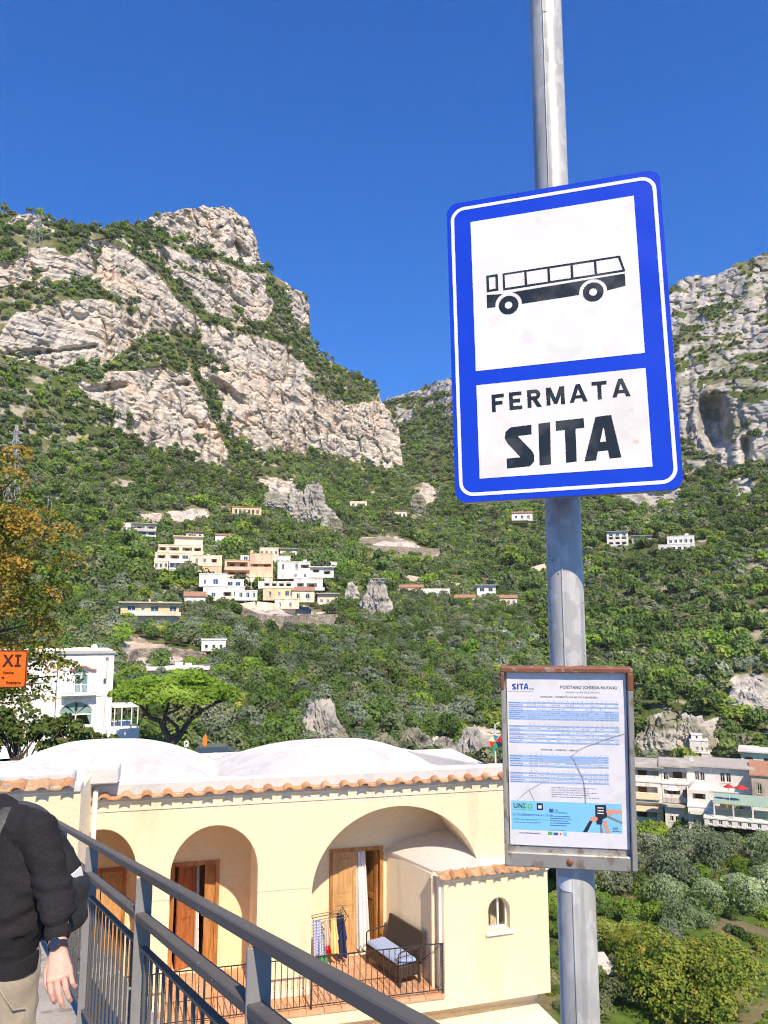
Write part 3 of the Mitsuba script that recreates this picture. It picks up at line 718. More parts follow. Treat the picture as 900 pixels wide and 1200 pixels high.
def drape(x0, x1, y, z0, z1, folds, seed):
    n, h = 40, 26
    S, Tt = np.meshgrid(np.linspace(0, 1, n), np.linspace(0, 1, h))
    w = 1 - 0.25 * Tt + 0.25 * Tt ** 2
    X = x0 + (x1 - x0) * (S * (0.75 + 0.35 * Tt) + 0.12 * Tt)
    Y = y + 0.03 * np.sin(S * folds * 2 * PI + seed) * (0.5 + Tt) + 0.02 * meshkit.noise(np.stack([S * 6, Tt * 3, S * 0 + seed], -1))
    Z = z1 + (z0 - z1) * Tt
    i = np.arange(n * h).reshape(h, n); q = np.stack([i[:-1, :-1], i[:-1, 1:], i[1:, 1:], i[1:, :-1]], -1).reshape(-1, 4)
    return trimesh.Trimesh(np.stack([X, Y, Z], -1).reshape(-1, 3), np.vstack([q[:, [0, 1, 2]], q[:, [0, 2, 3]]]), process=False)
d2 = part(villa, 'door', V_(door_frame(-0.76, 0.34, -4.39)), 'm_door_wood', label='tall panelled wooden balcony door under the wide arch, partly open')
part(d2, 'left_leaf', V_(leaf_door(-0.69, -0.20, NV + 0.02, 0)), 'm_door_light')
part(d2, 'right_leaf', V_(moved(leaf_door(0, 0.46, 0, 0), mat4(rotz(math.radians(112)), (0.265, NV + 0.10, 0)))), 'm_door_wood')
part(d2, 'curtain', V_(drape(-0.19, 0.06, NV + 0.09, ZF + 0.04, -4.48, 3, 1)), 'm_curtain', smooth=True)
d1 = part(villa, 'door', V_(door_frame(-3.80, -2.90, -4.43)), 'm_door_wood', label='dark wooden balcony door under the narrow arch, standing open')
part(d1, 'left_leaf', V_(moved(leaf_door(0, 0.38, 0, 0, z1=-4.50), mat4(rotz(math.radians(28)), (-3.66, NV + 0.09, 0)))), 'm_door_red')
part(d1, 'right_leaf', V_(leaf_door(-3.17, -2.97, NV + 0.05, 0, z1=-4.50)), 'm_door_wood')
part(d1, 'curtain', V_(drape(-3.34, -3.25, NV + 0.33, ZF + 0.04, -4.52, 1, 2)), 'm_curtain', smooth=True)
part(d1, 'handle', V_(cat(box(-3.135, -3.105, NV + 0.035, NV + 0.05, -5.55, -5.30), tube([(-3.12, NV + 0.04, -5.4), (-3.12, NV - 0.01, -5.4), (-3.22, NV - 0.012, -5.405)], 0.009, 8))), 'm_brass', smooth=40)
d0 = part(villa, 'door', V_(door_frame(-5.5, -4.6, -4.43)), 'm_door_wood')
part(d0, 'left_leaf', V_(leaf_door(-5.43, -5.06, NV + 0.03, 0)), 'm_door_light')
part(d0, 'right_leaf', V_(leaf_door(-5.04, -4.67, NV + 0.03, 0)), 'm_door_light')

# lower terrace roof and retaining walls
lt = [to_villa(at_height(*q, -7.0))[:2] for q in ((622, 1168), (658, 1203))]
ld = (lt[1] - lt[0]) / np.linalg.norm(lt[1] - lt[0])
edge0, edge1 = lt[0] + 0 * ld, lt[0] + ld * 4.5
part(villa, 'lower_roof', V_(prism([(-5.1, 0.0), (edge0[0], 0.0), tuple(edge0), tuple(edge1), (-5.1, edge1[1])], -7.12, -7.0)), 'm_cream')
part(villa, 'lower_wall', V_(prism([(-5.0, -0.1), (edge0[0] - 0.2, -0.1), tuple(edge0 + [-0.25, -0.1]), tuple(edge1 + [-0.25, 0.1]), (-5.0, edge1[1] + 0.1)], -14, -7.121)), 'm_yellow')

# wicker bench with its cushion, drying rack and washing
paint('wicker', mikit.proc(lambda p, n, uv: mi.Color3f(0.05, 0.036, 0.028) * (0.5 + 1.0 * dr.abs(dr.sin(p.z * 220) * dr.sin((p.x + p.y) * 160)))), 0.6)
paint('blue_cloth', mikit.proc(lambda p, n, uv: mi.Color3f(0.30, 0.38, 0.60) * (0.9 + 0.2 * N(p.x * 150, p.y * 150, p.z * 150))), 0.9, spec=0.1)
b_leg = to_villa(at_height(468, 1158, ZF))
BM = np.eye(4); BM[:3, 0] = (sd[0], sd[1], 0); BM[:3, 1] = (sn[0], sn[1], 0); BM[:3, 3] = b_leg
bench = thing('wicker_bench', 'dark wicker garden bench with a blue seat cushion on the balcony', 'bench')
BV = lambda m: V_(moved(m, BM))
BLn, BD = 1.22, 0.46                                   # y runs away from the wall, so the back is at y = -BD
part(bench, 'seat', BV(cat(bevel_box(0, BLn, -BD, 0.0, 0.14, 0.34, 0.01))), 'm_wicker')
part(bench, 'backrest', BV(moved(bevel_box(0, BLn, -0.03, 0.03, 0, 0.52, 0.012), mat4(rotx(math.radians(10)), (0, -BD - 0.0, 0.30)))), 'm_wicker')
for x in (0.02, BLn - 0.02):
    for y in (-0.02, -BD + 0.02):
        part(bench, 'leg', BV(box(x - 0.02, x + 0.02, y - 0.02, y + 0.02, 0, 0.15)), 'm_wicker')
    part(bench, 'armrest', BV(tube([(x, 0, 0.3), (x, 0, 0.55), (x, -0.05, 0.58), (x, -BD, 0.60)], 0.014, 6)), 'm_wicker', smooth=40)
cs = bevel_box(0.03, BLn - 0.03, -BD + 0.06, 0.01, 0.341, 0.42, 0.03)
single('seat_cushion', BV(cs), 'm_blue_cloth', 'blue quilted cushion lying on the dark wicker bench', 'cushion', smooth=30)
def gingham(p, n, uv):
    a = dr.abs(dr.sin((p.x * 0.97 + p.y * 0.25) * 60)) > 0.7; b = dr.abs(dr.sin(p.z * 60)) > 0.7
    return MIX(MIX((0.75, 0.77, 0.80), (0.30, 0.38, 0.62), dr.select(a, 1.0, 0.0)), (0.10, 0.15, 0.40), dr.select(b, 0.6, 0.0))
paint('gingham', mikit.proc(gingham), 0.9, spec=0.1)
paint('navy_cloth', (0.035, 0.045, 0.13), 0.9, spec=0.1); paint('yellow_cloth', (0.72, 0.66, 0.34), 0.9, spec=0.1); paint('red_cloth', (0.6, 0.03, 0.02), 0.8, spec=0.1)
paint('pale_cloth', (0.62, 0.56, 0.50), 0.9, spec=0.1); paint('green_plastic', (0.02, 0.32, 0.14), 0.5); paint('teal_plastic', (0.03, 0.25, 0.42), 0.5)
rack = thing('drying_rack', 'folding laundry rack of thin bars standing in front of the panelled balcony door', 'drying rack')
rp = to_villa(at_height(386, 1128, ZF)); rx, ry = rp[0], rp[1]
RZ = ZF + 0.80
for q, y in enumerate(np.linspace(-0.28, 0.28, 5)):
    part(rack, 'bar', V_(tube([(rx - 0.34, ry + y, RZ + 0.03), (rx + 0.30, ry + y, RZ + 0.10)], 0.007, 5)), 'm_iron')
for x in (-0.34, 0.30):
    part(rack, 'end_bar', V_(tube([(rx + x, ry - 0.3, RZ + (0.03 if x < 0 else 0.1)), (rx + x, ry + 0.3, RZ + (0.03 if x < 0 else 0.1))], 0.008, 5)), 'm_iron')
for x, y in ((-0.3, -0.25), (-0.3, 0.25), (0.28, -0.25), (0.28, 0.25)):
    part(rack, 'leg', V_(tube([(rx + x, ry + y, ZF), (rx - x * 0.9, ry + y, RZ + 0.05)], 0.008, 5)), 'm_iron')
def hung(name, x0, x1, y, length, bs, label, fold=2, z=RZ + 0.08):
    m = drape(rx + x0, rx + x1, ry + y - 0.02, z - length, z, fold, x0 * 7)
    m2 = drape(rx + x0, rx + x1, ry + y + 0.03, z - length * 0.6, z, fold, x0 * 5)
    single(name, V_(cat(m, m2)), bs, label, 'laundry', smooth=True)
hung('checked_cloth', -0.40, -0.18, -0.32, 0.60, 'm_gingham', 'blue and white checked cloth hanging at the left end of the laundry rack')
hung('pale_towel', -0.17, -0.06, -0.31, 0.50, 'm_pale_cloth', 'small pale cloth hanging between the checked cloth and the yellow one')
hung('yellow_towel', -0.03, 0.10, -0.28, 0.62, 'm_yellow_cloth', 'yellow cloth hanging next to the dark blue trousers')
hung('blue_trousers', 0.12, 0.30, -0.10, 0.78, 'm_navy_cloth', 'dark blue trousers hanging at the right end of the laundry rack')
hung('red_cloth', -0.13, -0.05, -0.35, 0.14, 'm_red_cloth', 'small red cloth pegged low in front of the laundry rack', z=RZ - 0.36)
single('green_basket', V_(cat(trimesh.creation.cylinder(0.13, 0.10, sections=14, transform=mat4(None, (rx - 0.2, ry - 0.22, ZF + 0.14))))), 'm_green_plastic', 'small green tub on the balcony floor under the checked cloth', 'tub', smooth=40)

# things on the roof: rod with a toy windmill
paint('rod', (0.6, 0.6, 0.58), 0.5)
pw = thing('pinwheel', 'thin white rod with a colourful toy pinwheel at the right end of the white roof', 'pinwheel')
wp = at_depth(581, 905, 16.5)
part(pw, 'rod', tube([wp + [0, 0, -0.25], wp + [0, 0, 0.95], wp + [0.1, 0, 0.99]], 0.018, 6), 'm_rod', smooth=40)
for q, cnm in enumerate(('m_red_cloth', 'm_teal_plastic', 'm_yellow_cloth', 'm_red_cloth', 'm_green_plastic', 'm_navy_cloth')):
    a = q * PI / 3
    c = wp + np.array([0.0, -0.05, 0.62])
    tip = lambda t, r: c + np.array([r * math.cos(a + t), -0.03 * (t > 0.2), r * math.sin(a + t)])
    b3 = trimesh.Trimesh([c, tip(0, 0.13), tip(0.9, 0.15), c + [0, 0.012, 0], tip(0, 0.13) + [0, 0.012, 0], tip(0.9, 0.15) + [0, 0.012, 0]], [[0, 1, 2], [3, 5, 4], [0, 3, 4], [0, 4, 1], [1, 4, 5], [1, 5, 2], [2, 5, 3], [2, 3, 0]], process=False)
    part(pw, 'blade', b3, cnm)
part(pw, 'streamer', tube([wp + [-0.02, -0.04, 0.55], wp + [-0.06, -0.04, 0.45], wp + [-0.04, -0.04, 0.36]], 0.025, 5), 'm_green_plastic')
# ---------------------------------------------------------------- houses on the hills
FWD = np.array([0, math.cos(PITCH), math.sin(PITCH)])
def rubble(p, n, uv):
    d1, d2, k = VOR((p.x + 0.7 * p.y) * 1.6, p.z * 2.2)
    c = MIX((0.22, 0.19, 0.15), (0.46, 0.41, 0.34), k)
    return MIX((0.14, 0.12, 0.10), c, SS(0.03, 0.12, d2 - d1)) * (0.75 + 0.5 * FB(p.x * 0.4, p.y * 0.4, p.z * 0.8, 3))
diffuse('rubble', mikit.proc(rubble))
for nm, a, b in (('white', (0.80, 0.79, 0.76), (0.72, 0.70, 0.66)), ('cream', (0.80, 0.72, 0.58), (0.74, 0.64, 0.48)), ('peach', (0.78, 0.58, 0.42), (0.72, 0.52, 0.36)), ('yellow', (0.74, 0.62, 0.38), (0.66, 0.54, 0.32)), ('grey', (0.55, 0.53, 0.49), (0.45, 0.43, 0.39)), ('stone', (0.50, 0.44, 0.36), (0.34, 0.30, 0.24))):
    def f(p, n, uv, a=a, b=b):
        c = MIX(a, b, SS(0.4, 0.65, FB(p.x * 0.5, p.y * 0.5, p.z * 0.5, 4)))
        return MIX(c, [x * 0.7 for x in b], 0.5 * SS(0.56, 0.7, FB(p.x * 1.3 + 5, p.y * 1.3, p.z * 0.25, 3)))
    diffuse('far_' + nm, mikit.proc(f))
diffuse('far_roof', mikit.proc(lambda p, n, uv: MIX((0.44, 0.41, 0.38), (0.54, 0.51, 0.47), FB(p.x * 0.8, p.y * 0.8, p.z, 3))))
diffuse('far_tiles', mikit.proc(lambda p, n, uv: MIX((0.40, 0.21, 0.13), (0.50, 0.30, 0.20), FB(p.x * 1.5, p.y * 1.5, p.z * 3, 3))))
diffuse('far_dark', (0.045, 0.042, 0.04))
paint('far_glass', (0.05, 0.09, 0.14), 0.12, spec=0.7)
diffuse('shutter_green', (0.05, 0.13, 0.09)); diffuse('shutter_brown', (0.16, 0.09, 0.05)); diffuse('awning', (0.62, 0.50, 0.36)); diffuse('awning_white', (0.75, 0.75, 0.74)); diffuse('far_red', (0.55, 0.06, 0.05)); diffuse('far_orange', (0.75, 0.22, 0.04)); diffuse('far_greenfloor', (0.36, 0.50, 0.40))
SHUT = {'d': 'm_pane', 'g': 'm_far_glass', 's': 'm_shutter_green', 'b': 'm_shutter_brown'}

def build_house(key, label, P, vols, yaw=0.0, cat='house', group=None, small=False):
    """vols: dictionaries in photograph pixels at the house's own distance: x0, x1, z0, z1 (up from the base), y (metres in front of the base, negative = nearer), d (depth in metres)."""
    s = float(P @ FWD) / FOCAL
    az = math.atan2(P[0], P[1])
    M = mat4(rotz(-az + math.radians(yaw)), P)
    h = thing(key, label, cat, group)
    W = lambda m: moved(m, M)
    for v in vols:
        x0, x1, z0, z1 = v['x0'] * s, v['x1'] * s, v['z0'] * s, v['z1'] * s
        y, d, bs = v.get('y', 0.0), v.get('d', 7.0), 'm_far_' + v.get('m', 'white')
        if 'deck' in v:                                   # an open terrace slab with posts
            part(h, 'deck', W(box(x0, x1, y, y + d, z1 - 0.14, z1)), bs)
            for q in np.linspace(x0 + 0.2, x1 - 0.2, v['deck']):
                part(h, 'post', W(box(q - 0.12, q + 0.12, y + 0.1, y + 0.34, z0, z1 - 0.141)), 'm_far_white')
            if v.get('rail'):
                part(h, 'balustrade', W(box(x0, x1, y + 0.02, y + 0.1, z1 + 0.004, z1 + 0.9)), 'm_far_' + v['rail'])
            continue
        wins = v.get('w', [])
        holes, panes = [], []
        for w in wins:
            wx, wz, ww, wh, kind = w[:5]
            wx, wz, ww, wh = wx * s, wz * s, ww * s, wh * s
            pg = arch(wx - ww / 2, wx + ww / 2, z0 + wz, z0 + wz + wh - ww / 2, z0 + wz + wh, 12) if kind.endswith('a') else sbox(wx - ww / 2, z0 + wz, wx + ww / 2, z0 + wz + wh)
            holes.append(pg); panes.append((pg, kind, wx, ww, z0 + wz, wh))
        t = 0.32
        wall = sbox(x0, z0, x1, z1)
        if holes: wall = wall.difference(unary_union(holes))
        fr = upright(wall, t); fr.apply_translation((0, y, 0))
        yb = y + t + (1.62 if any(p[1][0] == 'l' for p in panes) else 0.0)
        part(h, 'wall', W(fr), bs)
        # the rooms behind: hollow, so that the windows are as dark as the rooms are
        part(h, 'shell', W(cat_(box(x0 + 0.003, x0 + 0.28, y + t + 0.001, y + d, z0, z1 - 0.01), box(x1 - 0.28, x1 - 0.003, y + t + 0.001, y + d, z0, z1 - 0.01), box(x0 + 0.281, x1 - 0.281, y + d - 0.3, y + d, z0, z1 - 0.01),
             box(x0 + 0.281, x1 - 0.281, y + t + 0.001, y + d - 0.301, z0, z0 + 0.2), box(x0 + 0.281, x1 - 0.281, y + t + 0.001, y + d - 0.301, z1 - 0.2, z1 - 0.01))), bs)
        rf = v.get('roof', 'flat')
        if rf == 'flat':
            part(h, 'roof', W(cat_(box(x0 - 0.12, x1 + 0.12, y - 0.15, y + d, z1 + 0.004, z1 + 0.22))), v.get('rm', bs))
        elif rf == 'over':
            part(h, 'roof', W(box(x0 - 0.5, x1 + 0.5, y - 1.1, y + d, z1 + 0.004, z1 + 0.30)), v.get('rm', 'm_far_roof'))
        elif rf == 'tile':
            pg = Polygon([(y - 0.4, z1), (y + d, z1 + 1.4), (y + d, z1 + 1.2), (y - 0.4, z1 - 0.2)])
            m = extrude(pg, x1 - x0 + 0.6); m.apply_transform(mat4(np.array([[0, 0, 1], [1, 0, 0], [0, 1, 0.0]]), (x0 - 0.3, 0, 0))); part(h, 'roof', W(m), 'm_far_tiles')
        elif rf == 'vault':
            part(h, 'roof', W(moved(vault(0, 0, (x1 - x0) / 2 - 0.2, d / 2 - 0.2, 0, 1.0, 16), mat4(None, ((x0 + x1) / 2, y + d / 2, z1)))), bs, smooth=True)
        for pg, kind, wx, ww, wz, wh in panes:
            if kind[0] == 'l':                            # an open loggia: floor, ceiling, dark door at its back, parapet
                part(h, 'loggia_back', W(box(wx - ww / 2 - 0.3, wx + ww / 2 + 0.3, y + 1.9, y + 1.95, wz - 0.2, wz + wh + 0.2)), bs)
                n = max(1, int(ww / 3.2))
                for q in range(n):
                    c_ = wx - ww / 2 + ww * (q + 0.5) / n
                    part(h, 'loggia_door', W(box(c_ - min(0.8, ww * .3), c_ + min(0.8, ww * .3), y + 1.84, y + 1.9, wz + 0.05, wz + wh * 0.85)), 'm_shutter_brown')
                part(h, 'parapet', W(box(wx - ww / 2, wx + ww / 2, y + 0.05, y + 0.17, wz, wz + wh * 0.33)), bs)
                part(h, 'loggia_floor', W(cat_(box(wx - ww / 2, wx + ww / 2, y + 0.3, y + 1.9, wz - 0.2, wz), box(wx - ww / 2, wx + ww / 2, y + 0.3, y + 1.9, wz + wh, wz + wh + 0.2))), bs)
                continue
            pm = upright(pg.buffer(-0.01), 0.03); pm.apply_translation((0, y + 0.2, 0))
            k = part(h, 'window', W(pm), SHUT[kind[0]])
            if not small and ww > 0.5:
                fm_ = upright(pg.buffer(-0.01).difference(pg.buffer(-0.09)).union(sbox(wx - 0.04, wz, wx + 0.04, wz + wh).intersection(pg.buffer(-0.01))), 0.05); fm_.apply_translation((0, y + 0.14, 0))
                part(k, 'frame', W(fm_), 'm_far_white')
                part(k, 'sill', W(box(wx - ww / 2 - 0.12, wx + ww / 2 + 0.12, y - 0.12, y - 0.002, wz - 0.12, wz - 0.004)), bs)
        for bq in v.get('b', []):                         # balconies: (x0, x1, z, parapet height in px, material)
            bx0, bx1, bz, bh, bmn = bq
            part(h, 'balcony', W(cat_(box(bx0 * s, bx1 * s, y - 1.3, y - 0.003, z0 + bz * s - 0.22, z0 + bz * s), box(bx0 * s, bx1 * s, y - 1.3, y - 1.18, z0 + bz * s + 0.002, z0 + (bz + bh) * s))), 'm_far_' + bmn)
        for aq in v.get('a', []):                         # awnings: (x0, x1, z, material)
            ax0, ax1, az_, amn = aq
            m = Polygon([(y - 1.7, -0.5), (y - 0.003, 0.25), (y - 0.003, 0.15), (y - 1.7, -0.6)]); e = extrude(m, (ax1 - ax0) * s); e.apply_transform(mat4(np.array([[0, 0, 1], [1, 0, 0], [0, 1, 0.0]]), (ax0 * s, 0, z0 + az_ * s)))
            part(h, 'awning', W(e), amn)
        for q in v.get('c', []):                          # chimneys or tanks on the roof: (x, width, height) px
            part(h, 'chimney', W(box((q[0] - q[1] / 2) * s, (q[0] + q[1] / 2) * s, y + d * 0.35, y + d * 0.35 + max(0.6, q[1] * s), z1 + 0.2, z1 + 0.2 + q[2] * s)), bs)
    CLEAR.append((P + np.array([0, 0, 2.0]), 2.5))
    for v in vols:
        n = max(1, int((v['x1'] - v['x0']) * s / 4))
        for q in range(n):
            for zz in (v['z0'], v['z1']):
                lp = np.array([(v['x0'] + (v['x1'] - v['x0']) * (q + 0.5) / n) * s, v.get('y', 0) + 1.0, zz * s, 1])
                CLEAR.append(((M @ lp)[:3], 3.2))
                lp[1] -= 4.0; CLEAR.append(((M @ lp)[:3] - np.array([0, 0, 1.0]), 2.6))
    return h
cat_ = cat
def row(x0, x1, n, z, w, h, kind): return [(x0 + (x1 - x0) * (k + 0.5) / n, z, w, h, kind) for k in range(n)]
def onhill(px, py, up=0.0): return locate(NEAR, px, py) + np.array([0, 0, up])
def onvillage(px, py): return locate(NEAR, px, py) + np.array([0, 0, 1.6])
def onfar(px, py, up=0.0): return locate(FAR, px, py) + np.array([0, 0, up])
V = lambda **k: k
# the cluster of villas in the middle of the slope
build_house('grey_chalet', 'grey and white house with two dark open storeys above the stepped cream villa', onvillage(168, 632), [
    V(x0=-13, x1=14, z0=-4, z1=14, m='white', w=[(-5, 11, 12, 5, 'l'), (8, 11, 10, 5, 'l'), (-2, 5, 10, 4, 'd'), (9, 5, 7, 4, 'd')], roof='over', d=8, b=[(-13, 14, 9.5, 2, 'grey')])])
build_house('terraced_villa', 'cream stepped villa of four balcony storeys, tallest and leftmost of the hillside cluster', onvillage(209, 676), [
    V(x0=-6, x1=27, z0=33, z1=44, y=5, d=7, m='cream', w=[(2, 35.5, 5, 5, 'd'), (9, 35.5, 4, 4, 'da'), (15, 35.5, 4, 4, 'da'), (22, 35.5, 4, 4, 'da')], roof='over', rm='m_far_cream'),
    V(x0=-24, x1=27, z0=23, z1=33, y=3, d=9, m='cream', w=[(-19, 1.5, 8, 6, 'l'), (-6, 1.5, 11, 6, 'l'), (9, 1.5, 11, 6, 'l'), (21, 1.5, 8, 6, 'l')], b=[(-25, 28, 0.5, 2.5, 'cream')]),
    V(x0=-27, x1=27, z0=13, z1=23, y=1.2, d=10, m='cream', w=[(-20, 1.5, 9, 6, 'l'), (-5, 1.5, 10, 6, 'l'), (7, 1.5, 7, 6, 'g'), (20, 1.5, 8, 6, 'l')], b=[(-28, 27, 0.5, 2.5, 'white')]),
    V(x0=-28, x1=-12, z0=2, z1=13, y=0, d=9, m='cream', w=row(-28, -12, 3, 3, 3, 5, 'd')),
    V(x0=-11, x1=16, z0=3, z1=13, y=0, d=9, m='white', w=row(-11, 16, 4, 3, 4, 6, 'd'), a=[(-10, 15, 9.5, 'm_awning_white')]),
    V(x0=-11, x1=16, z0=-10, z1=3, y=-1.5, d=9, m='cream', w=row(-11, 16, 3, 4, 6, 6, 'l'), b=[(-11, 16, 3, 2.5, 'cream')])])
build_house('rounded_villa', 'pale apricot two-storey villa with a long rounded balcony, right of the stepped villa', onvillage(241, 681), [
    V(x0=-19, x1=18, z0=12, z1=25, y=0.5, d=8, m='cream', w=[(-11, 3, 3, 6, 'd'), (-2, 3, 3, 6, 'd'), (9, 2, 6, 7, 'l')], c=[(2, 3, 2)], b=[(-5, 18, 1, 3.5, 'cream')]),
    V(x0=-19, x1=18, z0=-4, z1=12, y=-1, d=9, m='peach', w=[(0, 5, 4, 5, 'd'), (8, 5, 4, 5, 'd'), (-11, 4, 8, 5, 'l')], b=[(-21, 9, 2, 3, 'cream')])])
build_house('peach_villa', 'peach villa with a blue upper window and broad loggia amid the hillside cluster', onvillage(291, 690), [
    V(x0=-28, x1=1, z0=8, z1=28, y=1, d=8, m='peach', w=[(-13.5, 10, 24, 8, 'l'), (-13.5, 1, 22, 6, 'l')], b=[(-28, 1, 9, 3, 'peach')]),
    V(x0=1, x1=28, z0=8, z1=36, y=0, d=9, m='peach', w=[(14, 11, 24, 5, 'l'), (-6, 0, 1, 1, 'd')][:1], c=[(3, 3, 4)]),
    V(x0=-10, x1=1, z0=28, z1=34, y=3, d=5, m='white', w=[(-4, 1, 5, 4, 'g')]),
    V(x0=-28, x1=28, z0=-8, z1=8, y=-1.2, d=9, m='cream', w=row(-24, 26, 5, 3, 5, 7, 'l'))])
build_house('blue_window_villa', 'white flat-roofed villa with blue panes below the apricot villa', onvillage(258, 706), [
    V(x0=-25, x1=6, z0=12, z1=27, y=0, d=9, m='white', w=[(-18, 3, 3, 5, 'g'), (-6, 3, 6, 6, 'g')]),
    V(x0=6, x1=27, z0=12, z1=21, y=1.5, d=8, m='white', w=[(11, 1.5, 6, 5, 'd'), (20, 1.5, 6, 5, 'd')]),
    V(x0=-20, x1=28, z0=-6, z1=12, y=-1, d=9, m='white', w=[(-8, 6, 5, 5, 'g'), (8, 5, 9, 7, 'l'), (20, 5, 9, 7, 'l')], b=[(-21, 29, 2, 3, 'cream')])])
build_house('white_terrace_villa', 'long white villa with dark loggias at the right end of the cluster', onvillage(356, 698), [
    V(x0=-31, x1=7, z0=14, z1=34, y=0, d=9, m='white', w=[(-25, 11, 3, 6, 'd'), (-9, 12, 3, 6, 'd'), (1, 11, 10, 6, 'l'), (-10, 2, 3, 4, 'da'), (1, 2, 3, 4, 'da')], c=[(1, 4, 3)]),
    V(x0=7, x1=35, z0=16, z1=28, y=0.8, d=8, m='white', w=[(14, 4, 8, 6, 'l'), (27, 2, 8, 6, 'l')], roof='over', rm='m_far_white'),
    V(x0=-12, x1=22, z0=0, z1=14, y=-1.2, d=8, m='white', w=[(-4, 3, 8, 6, 'l'), (9, 2, 12, 7, 'l')], b=[(-14, 24, 1, 3, 'white')])])
build_house('yellow_terrace_villa', 'pale yellow villa with a white pergola terrace lowest in front of the cluster', onvillage(330, 714), [
    V(x0=-28, x1=14, z0=18, z1=26, y=2, d=7, m='white', w=row(-22, 12, 4, 1.5, 6, 5, 'l')),
    V(x0=-22, x1=12, z0=4, z1=18, y=0.5, d=8, m='yellow', w=[(-14, 5, 3, 5, 'd'), (-3, 5, 3, 5, 'd'), (6, 5, 5, 6, 'd')]),
    V(x0=12, x1=38, z0=2, z1=16, y=-0.5, d=8, m='cream', w=[(19, 4, 4, 6, 'd'), (30, 4, 5, 6, 'da')], roof='tile'),
    V(x0=-8, x1=20, z0=-6, z1=5, y=-3, d=6, m='cream', w=[(-2, 2, 3, 5, 'd'), (10, 2, 3, 5, 'd')], rm='m_far_white')])
build_house('upper_terrace_house', 'narrow cream house with small dark windows above and right of the peach villa', onvillage(316, 664), [
    V(x0=-12, x1=10, z0=8, z1=18, y=1, d=6, m='cream', w=row(-12, 10, 4, 2, 2.5, 4, 'd')), V(x0=0, x1=24, z0=-4, z1=8, y=0, d=6, m='white', w=row(1, 23, 4, 3, 3, 4, 'd'))])
build_house('pergola_house', 'small white house with a green shuttered window between the blue-window villa and the yellow one', onvillage(289, 712), [
    V(x0=-14, x1=12, z0=2, z1=13, y=0, d=7, m='white', w=[(-7, 3, 4, 6, 's'), (1, 3, 4, 6, 'd'), (8, 3, 3, 6, 's')], b=[(-14, 12, 0.5, 3, 'white')])])
build_house('stair_house', 'tiny cream house on the rocks just above the stepped villa', onvillage(228, 634), [V(x0=-10, x1=10, z0=-2, z1=7, y=0, d=5, m='cream', w=row(-9, 9, 3, 2, 3, 4, 'd'), roof='over', rm='m_far_tiles')])
build_house('hillside_bungalow', 'ochre flat-roofed house with three blue windows and a white balcony, alone below the cluster', onhill(176, 737), [
    V(x0=-34, x1=32, z0=16, z1=30, y=0.3, d=9, m='yellow', w=[(-22, 5, 9, 6, 'g'), (4, 4, 9, 7, 'g'), (25, 4, 8, 7, 'g'), (-9, 5, 4, 4, 'd')], roof='over', rm='m_far_roof', c=[(-2, 2, 4), (10, 5, 2)], b=[(-26, 12, 0.5, 4, 'white'), (12, 34, 0.5, 3, 'cream')]),
    V(x0=-28, x1=30, z0=-4, z1=15.7, y=0.5, d=8, m='cream', w=[(-22, 4, 8, 9, 'b'), (-6, 4, 16, 10, 'd'), (14, 4, 9, 10, 'd')])])
build_house('road_house', 'low white flat building with roof tanks just above the umbrella pine', onhill(218, 797), [
    V(x0=-46, x1=24, z0=-4, z1=12, y=0, d=8, m='white', w=row(-10, 22, 5, 5, 4, 5, 'd'), c=[(-9, 9, 6), (2, 8, 5)], roof='over', rm='m_far_white')])
build_house('ridge_house', 'long low ochre house on the slope above the crags', onhill(289, 605), [
    V(x0=-17, x1=17, z0=0, z1=11, y=0, d=7, m='yellow', w=row(-15, 15, 6, 3, 3, 5, 'd'), roof='tile')])
build_house('crag_house', 'small cream house beside a crag in the upper middle of the woods', onhill(465, 607), [
    V(x0=-14, x1=12, z0=-2, z1=8, y=0, d=7, m='cream', w=row(-13, 11, 5, 3, 2.5, 4, 'd'), roof='tile')])
build_house('mountain_lodge', 'low white house with a dark upper row of windows on the far wooded slope', onfar(523, 619), [
    V(x0=-13, x1=13, z0=-2, z1=6, y=0, d=7, m='white', w=row(-12, 12, 5, 2.5, 3.5, 3, 'd'), roof='over')])
build_house('terrace_house', 'white house with a shaded lower storey on the right of the lower slope', onhill(571, 700), [
    V(x0=-12, x1=10, z0=2, z1=14, y=0, d=8, m='white', w=[(-6, 5, 5, 4, 'd'), (4, 5, 5, 4, 'd')], roof='over', rm='m_far_roof'), V(x0=-10, x1=14, z0=-5, z1=2.0, y=-0.5, d=8, m='cream', w=[(0, 2, 8, 4, 'd')])])
